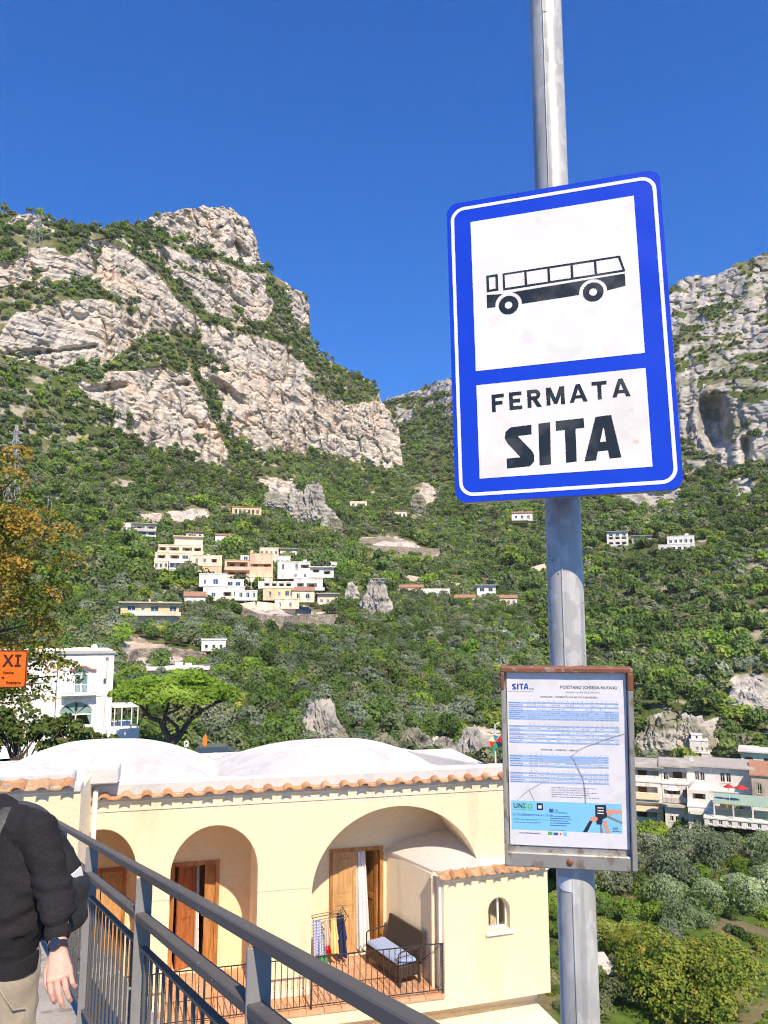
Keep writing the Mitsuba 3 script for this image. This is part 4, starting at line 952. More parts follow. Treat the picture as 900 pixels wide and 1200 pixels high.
for k, (px, py, w, h, mn, lab) in enumerate(((150, 625, 9, 8, 'white', 'tiny white house left of the grey and white house'), (262, 640, 10, 9, 'white', 'small white house in the trees between the stepped villa and the peach villa'), (338, 655, 10, 8, 'cream', 'small cream house in the trees above the long white villa'),
        (384, 672, 11, 9, 'white', 'small white house at the right end above the long white villa'), (228, 714, 12, 9, 'white', 'small white house low in the trees left of the blue-paned villa'), (384, 712, 12, 10, 'cream', 'cream house at the right end of the stone road wall'), (420, 596, 10, 6, 'cream', 'small cream house high in the woods left of the crag house'),
        (612, 612, 12, 7, 'white', 'small white house in the woods just left of the pole under the blue sign'), (448, 690, 10, 7, 'white', 'small white cottage beside the grey rock spire'), (250, 770, 14, 9, 'white', 'small white house right of the flat road house'), (596, 712, 10, 7, 'cream', 'small cream cottage right of the shaded white house'))):
    build_house('small_house', lab, onvillage(px, py), [V(x0=-w, x1=w, z0=-3, z1=h, y=0, d=6, m=mn, w=row(-w * .9, w * .9, 3 if w > 9 else 2, 2.5, 3.2, 4, 'd' if k % 3 else 's'), roof=('flat', 'tile', 'over')[k % 3], b=[(-w, w * 0.6, 1.0, 2, mn)] if k % 2 else [])])
for k, (px, py, w, h, mn, lab) in enumerate(((480, 696, 16, 8, 'cream', 'small cream cottage in the row along the lane, leftmost'), (509, 699, 18, 9, 'white', 'small pale cottage with a flat roof, second in the row along the lane'), (545, 706, 12, 6, 'cream', 'small cream cottage at the right end of the row along the lane'), (580, 744, 14, 5, 'white', 'tiny white hut low on the wooded slope by the blue sign pole'))):
    build_house('cottage', lab, onhill(px, py), [V(x0=-w, x1=w, z0=-3, z1=h, y=0, d=6, m=mn, w=row(-w * .9, w * .9, 3, 3.5, 3, 3.5, 'd'), roof='flat' if k % 2 else 'tile')])
build_house('mountain_hotel', 'white three-storey house with balconies high on the right slope, left of two', onfar(724, 640), [
    V(x0=-12, x1=12, z0=-2, z1=17, y=0, d=8, m='white', w=row(-11, 11, 3, 3, 5, 4, 'l') + row(-11, 11, 3, 9, 5, 4, 'l') + row(-11, 11, 3, 14, 4, 2.5, 'd'), roof='over')])
build_house('mountain_shed', 'grey low shed between the two white houses high on the right slope', onfar(752, 636), [V(x0=-11, x1=11, z0=-2, z1=8, y=0, d=7, m='grey', w=row(-10, 10, 4, 3, 3, 3, 'd'), roof='over')])
build_house('mountain_villa', 'white two-storey house with a row of windows high on the right slope, right of two', onfar(793, 646), [
    V(x0=-20, x1=20, z0=-2, z1=8, y=-0.5, d=9, m='white', w=row(-19, 19, 6, 3, 3.5, 4, 'd')), V(x0=-10, x1=20, z0=8, z1=18, y=1, d=7, m='white', w=row(-9, 19, 5, 2, 3, 4, 'd'), c=[(12, 4, 3)])])
build_house('gorge_house', 'small white house with three dark windows below the rocks, above the row of flats', onfar(818, 893), [
    V(x0=-8, x1=12, z0=10, z1=24, y=0, d=7, m='white', w=[(0, 3, 2.5, 4, 'd'), (5, 3, 2.5, 4, 'd'), (10, 3, 2.5, 4, 'd')], roof='flat'), V(x0=-6, x1=6, z0=24, z1=30, y=1, d=4, m='white', w=[(0, 2, 2, 3, 'd')]), V(x0=4, x1=13, z0=-2, z1=10, y=-0.5, d=6, m='white')])
# the row of houses across the valley on the right
def across(px, py, dist): return at_depth(px, py, dist)
build_house('awning_flats', 'three-storey block of flats with sand coloured awnings at the left end of the valley row', across(758, 968, 152), [
    V(x0=-22, x1=19, z0=49, z1=66, y=1, d=9, m='white', w=[(-2, 4, 36, 9, 'l')], roof='over', rm='m_far_grey'),
    V(x0=-22, x1=19, z0=28, z1=49, y=0.4, d=9, m='white', w=[(-3, 6, 34, 10, 'l')], a=[(-22, 16, 7, 'm_awning')], b=[(-22, 19, 1, 4, 'white')]),
    V(x0=-22, x1=19, z0=-4, z1=28, y=0, d=9, m='white', w=[(-4, 10, 32, 12, 'l'), (0, 1, 24, 5, 'd')], a=[(-22, 18, 26, 'm_awning')])])
build_house('loggia_house', 'narrow pale house with open loggias and a white parasol beside the awning flats', across(793, 968, 150), [
    V(x0=-14, x1=16, z0=46, z1=66, y=1.2, d=9, m='white', w=[(4, 3, 20, 11, 'l'), (-9, 4, 6, 9, 'd')], roof='over', rm='m_far_grey'),
    V(x0=-14, x1=16, z0=24, z1=46, y=0.6, d=9, m='white', w=[(-3, 8, 18, 8, 'l'), (11, 8, 5, 9, 'd')], b=[(-14, 16, 4, 4, 'grey')]),
    V(x0=-12, x1=14, z0=-4, z1=24, y=-1.5, d=9, m='white', w=[(-5, 11, 4, 6, 'd'), (1, 11, 4, 6, 'd'), (7, 11, 4, 6, 'd')], roof='over', rm='m_far_roof')])
build_house('white_gable_house', 'small white house with a glazed gable terrace standing in front of the long white house', across(818, 968, 146), [
    V(x0=-10, x1=16, z0=22, z1=40, y=0.5, d=7, m='white', w=[(3, 5, 14, 9, 'l')], roof='vault'), V(x0=-10, x1=18, z0=-4, z1=22, y=-0.6, d=8, m='white', w=[(-3, 6, 3, 6, 'd'), (10, 8, 4, 9, 'g')], b=[(-8, 18, 21, 3, 'white')])])
build_house('long_white_house', 'long white house with two pairs of dark windows in the valley row', across(848, 968, 155), [
    V(x0=-38, x1=34, z0=38, z1=66, y=0.5, d=10, m='white', w=[(-26, 11, 5, 11, 'd'), (-20, 11, 5, 10, 'g'), (2, 11, 5, 11, 'd'), (8.5, 11, 5, 11, 'd')], roof='over', rm='m_far_roof', c=[(-32, 4, 4)]),
    V(x0=-16, x1=34, z0=10, z1=38, y=0, d=10, m='white', w=[(5, 8, 16, 17, 'ba'), (24, 14, 3, 6, 'd')])])
build_house('shed_house', 'grey-green shed with a tiled roof at the right end of the valley row', across(893, 968, 150), [V(x0=-8, x1=40, z0=30, z1=58, y=0, d=8, m='stone', w=[(0, 6, 5, 12, 'd'), (14, 8, 6, 9, 'g')], roof='tile'), V(x0=-10, x1=40, z0=-4, z1=30, y=-0.6, d=8, m='white', w=[(2, 12, 10, 9, 's'), (22, 12, 8, 9, 'g')])])
build_house('rooftop_pavilion', 'white flat pavilion with dark openings standing above the right end of the valley row', across(900, 905, 178), [V(x0=-28, x1=50, z0=0, z1=22, y=0, d=8, m='white', w=[(-20, 4, 10, 12, 'l'), (4, 3, 16, 13, 'd')], roof='over', rm='m_far_white')])
build_house('sun_terrace', 'raised pale green terrace on white posts at the foot of the valley row', across(880, 960, 140), [V(x0=-40, x1=45, z0=0, z1=18, y=-2, d=9, m='greenfloor', deck=5), V(x0=-50, x1=45, z0=-8, z1=0, y=-2.5, d=9, m='white', w=row(-48, 44, 9, 2, 4, 5, 'd'))], cat='terrace')
def parasol(name, lab, P, r, bs):
    t = thing(name, lab, 'parasol')
    n = 8; a = np.arange(n) * 2 * PI / n
    V_p = np.vstack([[0, 0, 2.9], np.stack([r * np.cos(a), r * np.sin(a), 0 * a + 2.3], 1), [0, 0, 2.85], np.stack([r * np.cos(a), r * np.sin(a), 0 * a + 2.26], 1)])
    F = [[0, 1 + k, 1 + (k + 1) % n] for k in range(n)] + [[n + 1, n + 2 + (k + 1) % n, n + 2 + k] for k in range(n)] + [q for k in range(n) for q in ([1 + k, n + 2 + k, n + 2 + (k + 1) % n], [1 + k, n + 2 + (k + 1) % n, 1 + (k + 1) % n])]
    part(t, 'canopy', moved(trimesh.Trimesh(V_p, F, process=False), mat4(None, P)), bs)
    part(t, 'pole', moved(tube([(0, 0, 0), (0, 0, 2.85)], 0.05, 6), mat4(None, P)), 'm_far_white')
def deck_pt(px, dy=2.0):
    p = across(880, 960, 140); s = float(p @ FWD) / FOCAL
    return p + np.array([(px - 880) * s, dy, 18 * s])
parasol('parasol', 'red parasol on the green terrace, nearest the middle of the valley row', deck_pt(862), 0.9, 'm_far_red')
parasol('parasol', 'larger red parasol on the green terrace, right of the smaller red one', deck_pt(874, 1.0), 1.25, 'm_far_red')
p_ = across(792, 962, 146.5); parasol('parasol', 'white parasol on the balcony of the narrow loggia house', p_ + np.array([-1.0, -1.6, 3.6]), 1.5, 'm_awning_white')

# dry-stone terrace and road walls
def stone_wall(lab, pts, h, where, name='terrace_wall', t=0.6, bs='m_rubble'):
    P3 = [where(*q) for q in pts]
    ms = []
    for a, b in zip(P3[:-1], P3[1:]):
        d = b - a; L = np.linalg.norm(d); n = max(1, int(L / 3))
        for k in range(n):
            p, q = a + d * k / n, a + d * (k + 1) / n
            ms.append(bar(p + np.array([0, 0, h / 2 - 1.0]), q + np.array([0, 0, h / 2 - 1.0 + 0.02 * (k % 3)]), t, h + 2.0))
            CLEAR.append(((p + q) / 2 + np.array([0, 0, 1.0]), 1.6)); CLEAR.append((((p + q) / 2) * 0.985 + np.array([0, 0, 0]), 1.7))
    single(name, cat(*ms), bs, lab, 'wall')
stone_wall('curved stone road wall below the yellow terrace villa', [(282, 730), (300, 738), (330, 742), (360, 738), (396, 738)], 4.2, onhill)
stone_wall('pale parapet wall along the road above the curved stone wall', [(278, 716), (300, 713), (330, 716), (345, 720)], 2.0, onhill, bs='m_far_cream')
stone_wall('stepped dry-stone wall in the woods, upper of three', [(420, 637), (462, 635)], 3.0, onhill)
stone_wall('stepped dry-stone wall in the woods, middle of three', [(422, 646), (515, 650)], 3.5, onhill)
stone_wall('stepped dry-stone wall in the woods, lowest of three', [(428, 655), (500, 658)], 3.0, onhill)
stone_wall('long lane wall running beside the small cottages', [(466, 678), (500, 684), (540, 690)], 2.5, onhill, bs='m_far_cream')
stone_wall('grey stone wall behind the umbrella pine', [(148, 778), (160, 770), (200, 768), (240, 775)], 1.4, onhill)
stone_wall('lane wall crossing the wooded slope at the right', [(620, 672), (640, 667)], 3.0, onfar, bs='m_far_cream')

# pylons on the ridge
paint('pylon', (0.40, 0.41, 0.41), 0.5)
def pylon(lab, P, H, w):
    t = thing('pylon', lab, 'pylon')
    bars = []
    lv = [0, 0.25, 0.45, 0.62, 0.76, 0.88, 1.0]
    wid = lambda q: w * (1 - 0.88 * q)
    c4 = lambda q: [P + np.array([sx * wid(q), sy * wid(q), H * q]) for sx, sy in ((-1, -1), (1, -1), (1, 1), (-1, 1))]
    th = H * 0.006
    for a, b in zip(lv[:-1], lv[1:]):
        A, B = c4(a), c4(b)
        for k in range(4):
            bars.append(tube([A[k], B[k]], th * 0.6, 4)); bars.append(tube([A[k], B[(k + 1) % 4]], th * 0.38, 4)); bars.append(tube([A[(k + 1) % 4], B[k]], th * 0.38, 4)); bars.append(tube([B[k], B[(k + 1) % 4]], th * 0.38, 4))
    part(t, 'mast', cat(*bars), 'm_pylon')
    for q in (0.62, 0.76, 0.88):
        part(t, 'crossarm', cat(tube([P + [-w * 1.1, 0, H * q], P + [w * 1.1, 0, H * q]], th * 0.8, 4), tube([P + [-w * 1.1, 0, H * q], P + [0, 0, H * (q + 0.05)]], th, 4), tube([P + [w * 1.1, 0, H * q], P + [0, 0, H * (q + 0.05)]], th, 4)), 'm_pylon')
    CLEAR.append((P + np.array([0, -3, 3.0]), 5.0))
p1 = onhill(42, 292); pylon('grey lattice power pylon on the rocky ridge at the upper left', p1, 44 * float(p1 @ FWD) / FOCAL, 4.0)
p2 = onhill(13, 590); pylon('pale lattice pylon on the wooded slope behind the autumn tree', p2, 95 * float(p2 @ FWD) / FOCAL, 2.6)
for (px, py, h_, lab) in ((55, 610, 26, 'thin pale mast at the left on the wooded slope, left of a pair'), (59, 610, 22, 'thin pale mast at the left on the wooded slope, right of a pair')):
    q = onhill(px, py); single('mast', tube([q, q + [0, 0, h_ * float(q @ FWD) / FOCAL]], 0.12, 6), 'm_pylon', lab, 'mast')

# upright grey crags that stand out of the slope
def crag(lab, where, px, py, wpx, hpx, seed, lean=0.0):
    wpx, hpx = wpx * 1.3, hpx * 0.86
    P = where(px, py); s = float(P @ FWD) / FOCAL
    m = trimesh.creation.icosphere(5, 1.0); v = m.vertices.copy()
    up = (v[:, 2] + 1) / 2
    taper = (1 - 0.62 * up ** 1.3)
    q = np.stack([v[:, 0] * wpx / 2 * s * taper + lean * up * hpx * s, v[:, 1] * wpx / 2.4 * s * taper, (up * 1.15 - 0.15) * hpx * s], 1)
    k = hpx * s
    n1 = meshkit.fbm(v * np.array([2.6, 2.6, 1.1]) + seed * 7.3, 4, seed) - 0.5
    n2 = 0.5 - np.abs(meshkit.fbm(v * np.array([5, 5, 2.2]) + seed * 3.1, 3, seed + 1) - 0.5) * 3.2
    n3 = meshkit.fbm(v * 13, 3, seed + 2) - 0.5
    out = v * np.array([1, 1, 0.5])
    m.vertices = q + out * ((n1 * 0.40 + n2 * 0.12 + n3 * 0.10) * min(k, wpx * s * 1.3))[:, None] + np.array([0, 0, 1.0]) * (n1 * 0.5 * up * k)[:, None] + P
    single('crag', m, 'm_grey_rock', lab, 'rock', smooth=32)
    for hgt in (0.0, 0.3): CLEAR.append((P + np.array([0, 0, hgt * k]), wpx * s * 0.30)); CLEAR.append((P * 0.985 + np.array([0, 0, hgt * k]), wpx * s * 0.20))
crag('tallest grey rock spire above and right of the villa cluster', onhill, 372, 620, 26, 62, 1, -0.10)
crag('lower grey rock spire left of the tallest one', onhill, 350, 612, 26, 40, 2, -0.05)
crag('broken grey rock right of the tallest spire', onhill, 388, 628, 20, 34, 3)
crag('grey rock knob behind the ridge house', onhill, 322, 598, 34, 26, 9)
crag('pointed grey rock right of the villa cluster', onhill, 443, 728, 26, 54, 4, -0.06)
crag('small pointed rock left of the pointed grey rock', onhill, 412, 706, 15, 26, 5)
crag('leaning grey outcrop just behind the right dome of the villa', onhill, 388, 878, 46, 62, 6, -0.25)
crag('craggy grey rock behind the roof, leftmost of the low rocks', onhill, 452, 892, 34, 34, 7)
crag('craggy grey rock behind the roof, second of the low rocks', onhill, 488, 894, 40, 44, 8)
crag('craggy grey rock behind the roof, third of the low rocks', onhill, 522, 896, 30, 36, 10)
crag('craggy grey rock behind the roof beside the pinwheel', onhill, 556, 898, 44, 48, 11)
crag('grey outcrop in the woods below the mountain lodge', onhill, 490, 600, 18, 26, 12)
crag('pale outcrop above the valley row beside the timetable', onfar, 772, 884, 48, 46, 13)
crag('pale outcrop above the valley row behind the small white house', onfar, 812, 880, 44, 46, 14)
crag('high pale outcrop at the right edge above the valley row', onfar, 884, 838, 60, 44, 15)
# ---------------------------------------------------------------- street, railing, pole and signs
RP0, RD, RS = np.array([0.924, 0.0]), np.array([-0.4753, 0.8798]), -0.1493      # foot of the railing beside the camera, its direction, its fall per metre
RN = np.array([RD[1], -RD[0]])                                                   # towards the valley
def street_z(x, y): return -1.56 + RS * ((np.array([x, y]) - RP0) @ RD)
def rail_pt(s, side=0.0, up=0.0):
    p = RP0 + RD * s + RN * side
    return np.array([p[0], p[1], -1.56 + RS * s + up])
SLOPE_UP = np.array([-RS * RD[0], -RS * RD[1], 1.0]); SLOPE_UP /= np.linalg.norm(SLOPE_UP)

def concrete(a, b):
    def f(p, n, uv):
        c = MIX(a, b, SS(0.35, 0.65, FB(p.x * 2.2, p.y * 2.2, p.z * 2.2, 4)))
        c = MIX(c, [x * 0.6 for x in a], 0.7 * SS(0.58, 0.70, FB(p.x * 6 + 11, p.y * 6, p.z * 6, 3)))
        return c * (0.82 + 0.36 * N(p.x * 120, p.y * 120, p.z * 120))
    return mikit.proc(f)
paint('pavement', concrete((0.30, 0.28, 0.25), (0.40, 0.375, 0.33)), 0.9, spec=0.2, bump=lambda p, n, uv: FB(p.x * 60, p.y * 60, p.z * 60, 3), scale=0.006, eps=0.003)
paint('asphalt', concrete((0.055, 0.055, 0.057), (0.085, 0.083, 0.08)), 0.9, spec=0.2)
def slab(s0, s1, a, b, top, thick):
    """A slab that follows the fall of the street: from s0 to s1 along it, from a to b across (towards the valley)."""
    q = [rail_pt(s, k, z) for z in (top - thick, top) for s, k in ((s0, a), (s1, a), (s1, b), (s0, b))]
    return trimesh.Trimesh(q, [[0, 2, 1], [0, 3, 2], [4, 5, 6], [4, 6, 7], [0, 1, 5], [0, 5, 4], [1, 2, 6], [1, 6, 5], [2, 3, 7], [2, 7, 6], [3, 0, 4], [3, 4, 7]], process=False)
single('pavement', cat(*[slab(-6 + k * 2.4, -6 + k * 2.4 + 2.39, -1.9, 0.42, 0.0 - (k % 3) * 0.002, 0.35) for k in range(9)]), 'm_pavement', kind='structure')
single('road', slab(-8, 30, -9.0, -1.9, -0.12, 0.3), 'm_asphalt', kind='structure')
single('retaining_wall', slab(-8, 26, 0.05, 0.40, -0.352, 12.0), 'm_pavement', 'concrete retaining wall dropping from the pavement edge down to the villa garden', 'wall')
for k in range(4):
    a, b = 9.5 + k * 1.2, 9.5 + k * 1.2

def rail_paint(p, n, uv):
    c = MIX((0.096, 0.094, 0.089), (0.126, 0.124, 0.118), FB(p.x * 5, p.y * 5, p.z * 5, 3))
    c = MIX(c, (0.30, 0.30, 0.29), 0.8 * SS(0.76, 0.80, FB(p.x * 60, p.y * 60, p.z * 60, 3)))
    return MIX(c, (0.16, 0.11, 0.07), 0.7 * SS(0.76, 0.80, FB(p.x * 22 + 8, p.y * 22, p.z * 22, 3)))
paint('rail', mikit.proc(rail_paint), 0.6, spec=0.3)
def galv(p, n, uv):
    c = MIX((0.40, 0.41, 0.405), (0.50, 0.51, 0.50), SS(0.35, 0.65, FB(p.x * 22, p.y * 22, p.z * 6, 3)))
    c = MIX(c, (0.58, 0.585, 0.575), 0.6 * SS(0.5, 0.62, FB(p.x * 70, p.y * 70, p.z * 35, 2)))
    return MIX(c, (0.26, 0.28, 0.29), 0.6 * SS(0.60, 0.72, FB(p.x * 45 + 5, p.y * 45, p.z * 3, 3)))
paint('post_plate', mikit.proc(lambda p, n, uv: MIX((0.21, 0.215, 0.215), (0.27, 0.275, 0.27), FB(p.x * 12, p.y * 12, p.z * 6, 3))), 0.55, spec=0.3)
fence = thing('street_railing', 'dark grey steel street railing with two thick handrails and barred panels, beside the walker', 'railing')
HT = 1.075
def along(s0, s1, up, w, h, side=0.0):
    p, q = rail_pt(s0, side, up), rail_pt(s1, side, up)
    return bar(p, q, w, h, SLOPE_UP)
part(fence, 'handrail', along(-2.2, 13, HT, 0.044, 0.036), 'm_rail')
part(fence, 'lower_handrail', along(-2.2, 13, HT - 0.185, 0.050, 0.034, -0.01), 'm_rail')
part(fence, 'thin_rail', along(-2.2, 13, HT - 0.232, 0.022, 0.022, 0.035), 'm_rail')
post_s = [2.70 - 1.565 * 3 + 1.565 * k for k in range(10)]
for s in post_s:
    b0, t0 = rail_pt(s, 0, 0), rail_pt(s, 0, HT)
    pm = cat(bevel_box(-0.006, 0.006, -0.037, 0.037, 0.0, HT - 0.02, 0.002))
    # two plates: one across the railing, one gusset tapering upward along it
    R = np.eye(3); R[:, 0] = (RD[0], RD[1], 0); R[:, 1] = (-RN[0], -RN[1], 0)
    part(fence, 'post', moved(pm, mat4(R, b0)), 'm_post_plate')
    g = upright(Polygon([(0.0, 0.0), (0.055, 0.0), (0.012, 0.15), (0.0, 0.15)]), 0.008); g.apply_translation((0.006, -0.004, HT - 0.163))
    g2 = upright(Polygon([(0.0, 0.0), (0.012, 0.0), (0.055, 0.5), (0.055, 0.62), (0.0, 0.62)]), 0.008); g2.apply_translation((0.006, -0.004, 0.20))
    part(fence, 'gusset', moved(cat(g, g2), mat4(R, b0)), 'm_post_plate')
    part(fence, 'base_plate', moved(bevel_box(-0.05, 0.05, -0.06, 0.06, 0.0, 0.014, 0.003), mat4(R, b0)), 'm_post_plate')
PT, PB = HT - 0.315, 0.11
for a, b in zip(post_s[:-1], post_s[1:]):
    a2, b2 = a + 0.035, b - 0.035
    part(fence, 'panel_top', along(a2, b2, PT, 0.030, 0.014), 'm_rail')
    part(fence, 'panel_foot', along(a2, b2, PB, 0.040, 0.014), 'm_rail')
    n = 13
    for k in range(n):
        s = a2 + (b2 - a2) * (k + 0.5) / n
        part(fence, 'baluster', tube([rail_pt(s, 0, PB), rail_pt(s, 0, PT)], 0.0075, 6), 'm_rail', smooth=40)
    for q in (0.35, 0.8):
        c = rail_pt(a + 0.0, -0.043, PB + q * 0.6)
        part(fence, 'bolt', trimesh.creation.icosphere(1, 0.007).apply_translation(c), 'm_galv_bolt')
paint('galv_bolt', (0.5, 0.5, 0.5), 0.35, metallic=0.7)

# ---- the pole
def pole_col(p, n, uv):
    c = galv(p, n, uv)
    c = MIX(c, (0.62, 0.40, 0.20), 0.75 * SS(0.022, 0.006, dr.sqrt(dr.square(p.x - 0.345) + dr.square((p.z - 0.872) * 0.8)) + 0.012 * (FB(p.x * 120, p.y * 120, p.z * 120, 2) - 0.5)))
    return MIX(c, (0.06, 0.06, 0.06), SS(0.90, 0.92, N(p.x * 150, p.y * 150, p.z * 110)) * SS(0.5, 0.6, N(p.x * 3 + 4, p.y * 3, p.z * 3)))
paint('pole', mikit.proc(pole_col), 0.45, metallic=0.1, spec=0.6, bump=lambda p, n, uv: FB(p.x * 60, p.y * 60, p.z * 8, 3), scale=0.0015, eps=0.002)
PX, PY, PRAD = 0.3525, 1.50, 0.0345
pz0 = street_z(PX, PY)
pole = thing('sign_pole', 'tall round galvanised steel pole carrying the blue stop sign and the timetable', 'pole')
part(pole, 'shaft', tube([(PX, PY, pz0 - 0.3), (PX, PY, 0.5), (PX, PY, 3.2)], PRAD, 48), 'm_pole', smooth=40)
part(pole, 'seam', tube([(PX - 0.013, PY - 0.0325, pz0), (PX - 0.013, PY - 0.0325, 3.2)], 0.0016, 6), 'm_pole', smooth=True)
part(pole, 'cap', moved(trimesh.creation.cylinder(PRAD + 0.004, 0.02, sections=32), mat4(None, (PX, PY, 3.205))), 'm_pole', smooth=40)
paint('sticker', (0.72, 0.73, 0.75), 0.5)
paint('ink', (0.018, 0.018, 0.02), 0.5)
def on_pole(ang, z, r=PRAD + 0.0012): return np.array([PX + r * math.sin(ang), PY - r * math.cos(ang), z])
def wrap(poly, z0, ang0, off=0.0008):
    """A flat outline (x round the pole in metres, z up) laid on the pole."""
    m = extrude(poly, 0.0006); m = m.subdivide_to_size(0.004)
    v = m.vertices.copy(); a = ang0 + v[:, 0] / PRAD; r = PRAD + off + v[:, 2]
    m.vertices = np.stack([PX + r * np.sin(a), PY - r * np.cos(a), z0 + v[:, 1]], 1)
    return m
stz = at_depth(664, 1038, PY - PRAD)[2]
stk = single('pole_sticker', wrap(sbox(-0.012, -0.012, 0.010, 0.012).union(Point(-0.012, 0).buffer(0.011)), stz, -0.62), 'm_sticker', 'small white numbered sticker on the pole just under the timetable', 'sticker')

# ---- the blue stop sign
SR = np.array(trimesh.transformations.euler_matrix(0, 0, 0))[:3, :3]
def euler_zyx(z, y, x): return rotz(z) @ np.eye(3) @ roty(y) @ rotx(x)
def ezyx(z, y, x):
    # extrinsic z, then y, then x
    return rotx(math.radians(x)) @ roty(math.radians(y)) @ rotz(math.radians(z))
SM = mat4(ezyx(-16.189, -0.935, -0.166), (0.3213, 1.3651, 0.5321))
def SGN(m): return moved(m, SM)
def rrect(x0, z0, x1, z1, r): return sbox(x0 + r, z0 + r, x1 - r, z1 - r).buffer(r, quad_segs=10)
def flat(poly, level, t=0.0004):
    """Print on the sign's face: outline in millimetres, laid proud of the sheet by its level."""
    m = upright(poly, t); v = m.vertices.copy(); v[:, 0] *= 0.001; v[:, 2] *= 0.001; v[:, 1] = v[:, 1] - 0.0022 - level * 0.0005
    m.vertices = v
    return m
def blot(p): return FB(p.x * 9, p.y * 9, p.z * 9, 4)
bump_s = lambda p, n, uv: FB(p.x * 11, p.y * 11, p.z * 11, 2)
def enamel(c, worn, t=0.62):
    def f(p, n, uv):
        k = MIX(c, worn, SS(t, t + 0.12, FB(p.x * 26 + 4, p.y * 26, p.z * 26, 4)))
        return k * (0.95 + 0.1 * blot(p))
    return mikit.proc(f)
paint('sign_blue', enamel((0.008, 0.050, 0.60), (0.02, 0.08, 0.60), 0.74), 0.28, spec=0.5, bump=bump_s, scale=0.004, eps=0.004)
paint('sign_white', enamel((0.80, 0.80, 0.80), (0.74, 0.74, 0.73), 0.6), 0.3, spec=0.5, bump=bump_s, scale=0.004, eps=0.004)
def panel_white(p, n, uv):
    c = MIX((0.80, 0.79, 0.765), (0.72, 0.71, 0.68), SS(0.5, 0.7, FB(p.x * 14, p.y * 14, p.z * 14, 4)))
    c = MIX(c, (0.60, 0.50, 0.32), 0.8 * SS(0.66, 0.74, FB(p.x * 34 + 6, p.y * 34, p.z * 34, 3)) * SS(0.06, 0.02, dr.sqrt(dr.square(p.x - 0.465) + dr.square(p.z - 0.345))))
    return c
paint('panel_white', mikit.proc(panel_white), 0.35, spec=0.4)
def ink_col(p, n, uv):
    return MIX((0.016, 0.022, 0.028), (0.05, 0.058, 0.06), SS(0.45, 0.7, FB(p.x * 30, p.y * 30, p.z * 30, 4)))
paint('sign_ink', mikit.proc(ink_col), 0.35, spec=0.4)
paint('sheet_metal', mikit.proc(lambda p, n, uv: MIX((0.30, 0.31, 0.32), (0.42, 0.43, 0.43), FB(p.x * 20, p.y * 20, p.z * 20, 3))), 0.4, metallic=0.5)
stop = thing('bus_stop_sign', 'large blue and white bus stop sign with a bus pictogram on the galvanised pole', 'sign')
sheet = upright(rrect(-200, -300, 200, 300, 22), 1.0); vv = sheet.vertices.copy(); vv[:, 0] *= 0.001; vv[:, 2] *= 0.001; vv[:, 1] = vv[:, 1] * 0.0042 - 0.002; sheet.vertices = vv
part(stop, 'plate', SGN(sheet), 'm_sign_blue', smooth=25)
lip = upright(rrect(-200.5, -300.5, 200.5, 300.5, 22.5).difference(rrect(-197, -297, 197, 297, 19)), 1.0); vv = lip.vertices.copy(); vv[:, 0] *= 0.001; vv[:, 2] *= 0.001; vv[:, 1] = vv[:, 1] * 0.014 + 0.0023; lip.vertices = vv
part(stop, 'folded_edge', SGN(lip), 'm_sheet_metal', smooth=25)
def S(poly, level, name, bs, label=None): return part(stop, name, SGN(flat(poly, level)), bs, label=label)
S(rrect(-192, -289, 192, 289, 27).difference(rrect(-185.5, -282.5, 185.5, 282.5, 21)), 1, 'border_line', 'm_sign_white')
S(sbox(-153, -49, 152, 255), 1, 'upper_panel', 'm_sign_white')
S(sbox(-153, -257, 151.5, -77), 1, 'lower_panel', 'm_panel_white')
c = lambda x, z, r: Point(x, z).buffer(r, quad_segs=20)
# bus pictogram
body = Polygon([(-127, 100), (-100, 98), (127, 105.5), (127, 82), (92, 77), (-62, 73), (-127, 73.5)]).difference(c(-86, 75, 25)).difference(c(69.5, 78, 25))
wheels = c(-86, 74, 18.6).difference(c(-86, 74, 7.2)).union(c(69.5, 78, 18.6).difference(c(69.5, 78, 7.2)))
roof = Polygon([(-95, 139), (120.5, 141.5), (128.5, 109.5), (-95, 104.5)])
panes = []
xs_ = [(-91, -54), (-49.5, -11), (-6.5, 31.5), (36, 74), (78.5, 0)]
for q, (a, b) in enumerate(xs_):
    zt, zb = 136 + 1.5 * (a + 95) / 215, 109 + 4.2 * (a + 95) / 223
    panes.append(Polygon([(a, zt - 0.6), (b, zt), (b, zb + 0.4), (a, zb)]) if b else Polygon([(a, zt), (117, 138), (123.5, 113.5), (a, zb)]))
cab = Polygon([(-126.5, 139), (-104, 139.5), (-104, 106), (-126.5, 105.5)]).difference(Polygon([(-121.5, 134.5), (-109, 135), (-109, 110.5), (-121.5, 110)]))
S(unary_union([body, wheels, roof.difference(unary_union(panes)), cab]), 2, 'bus_pictogram', 'm_sign_ink')
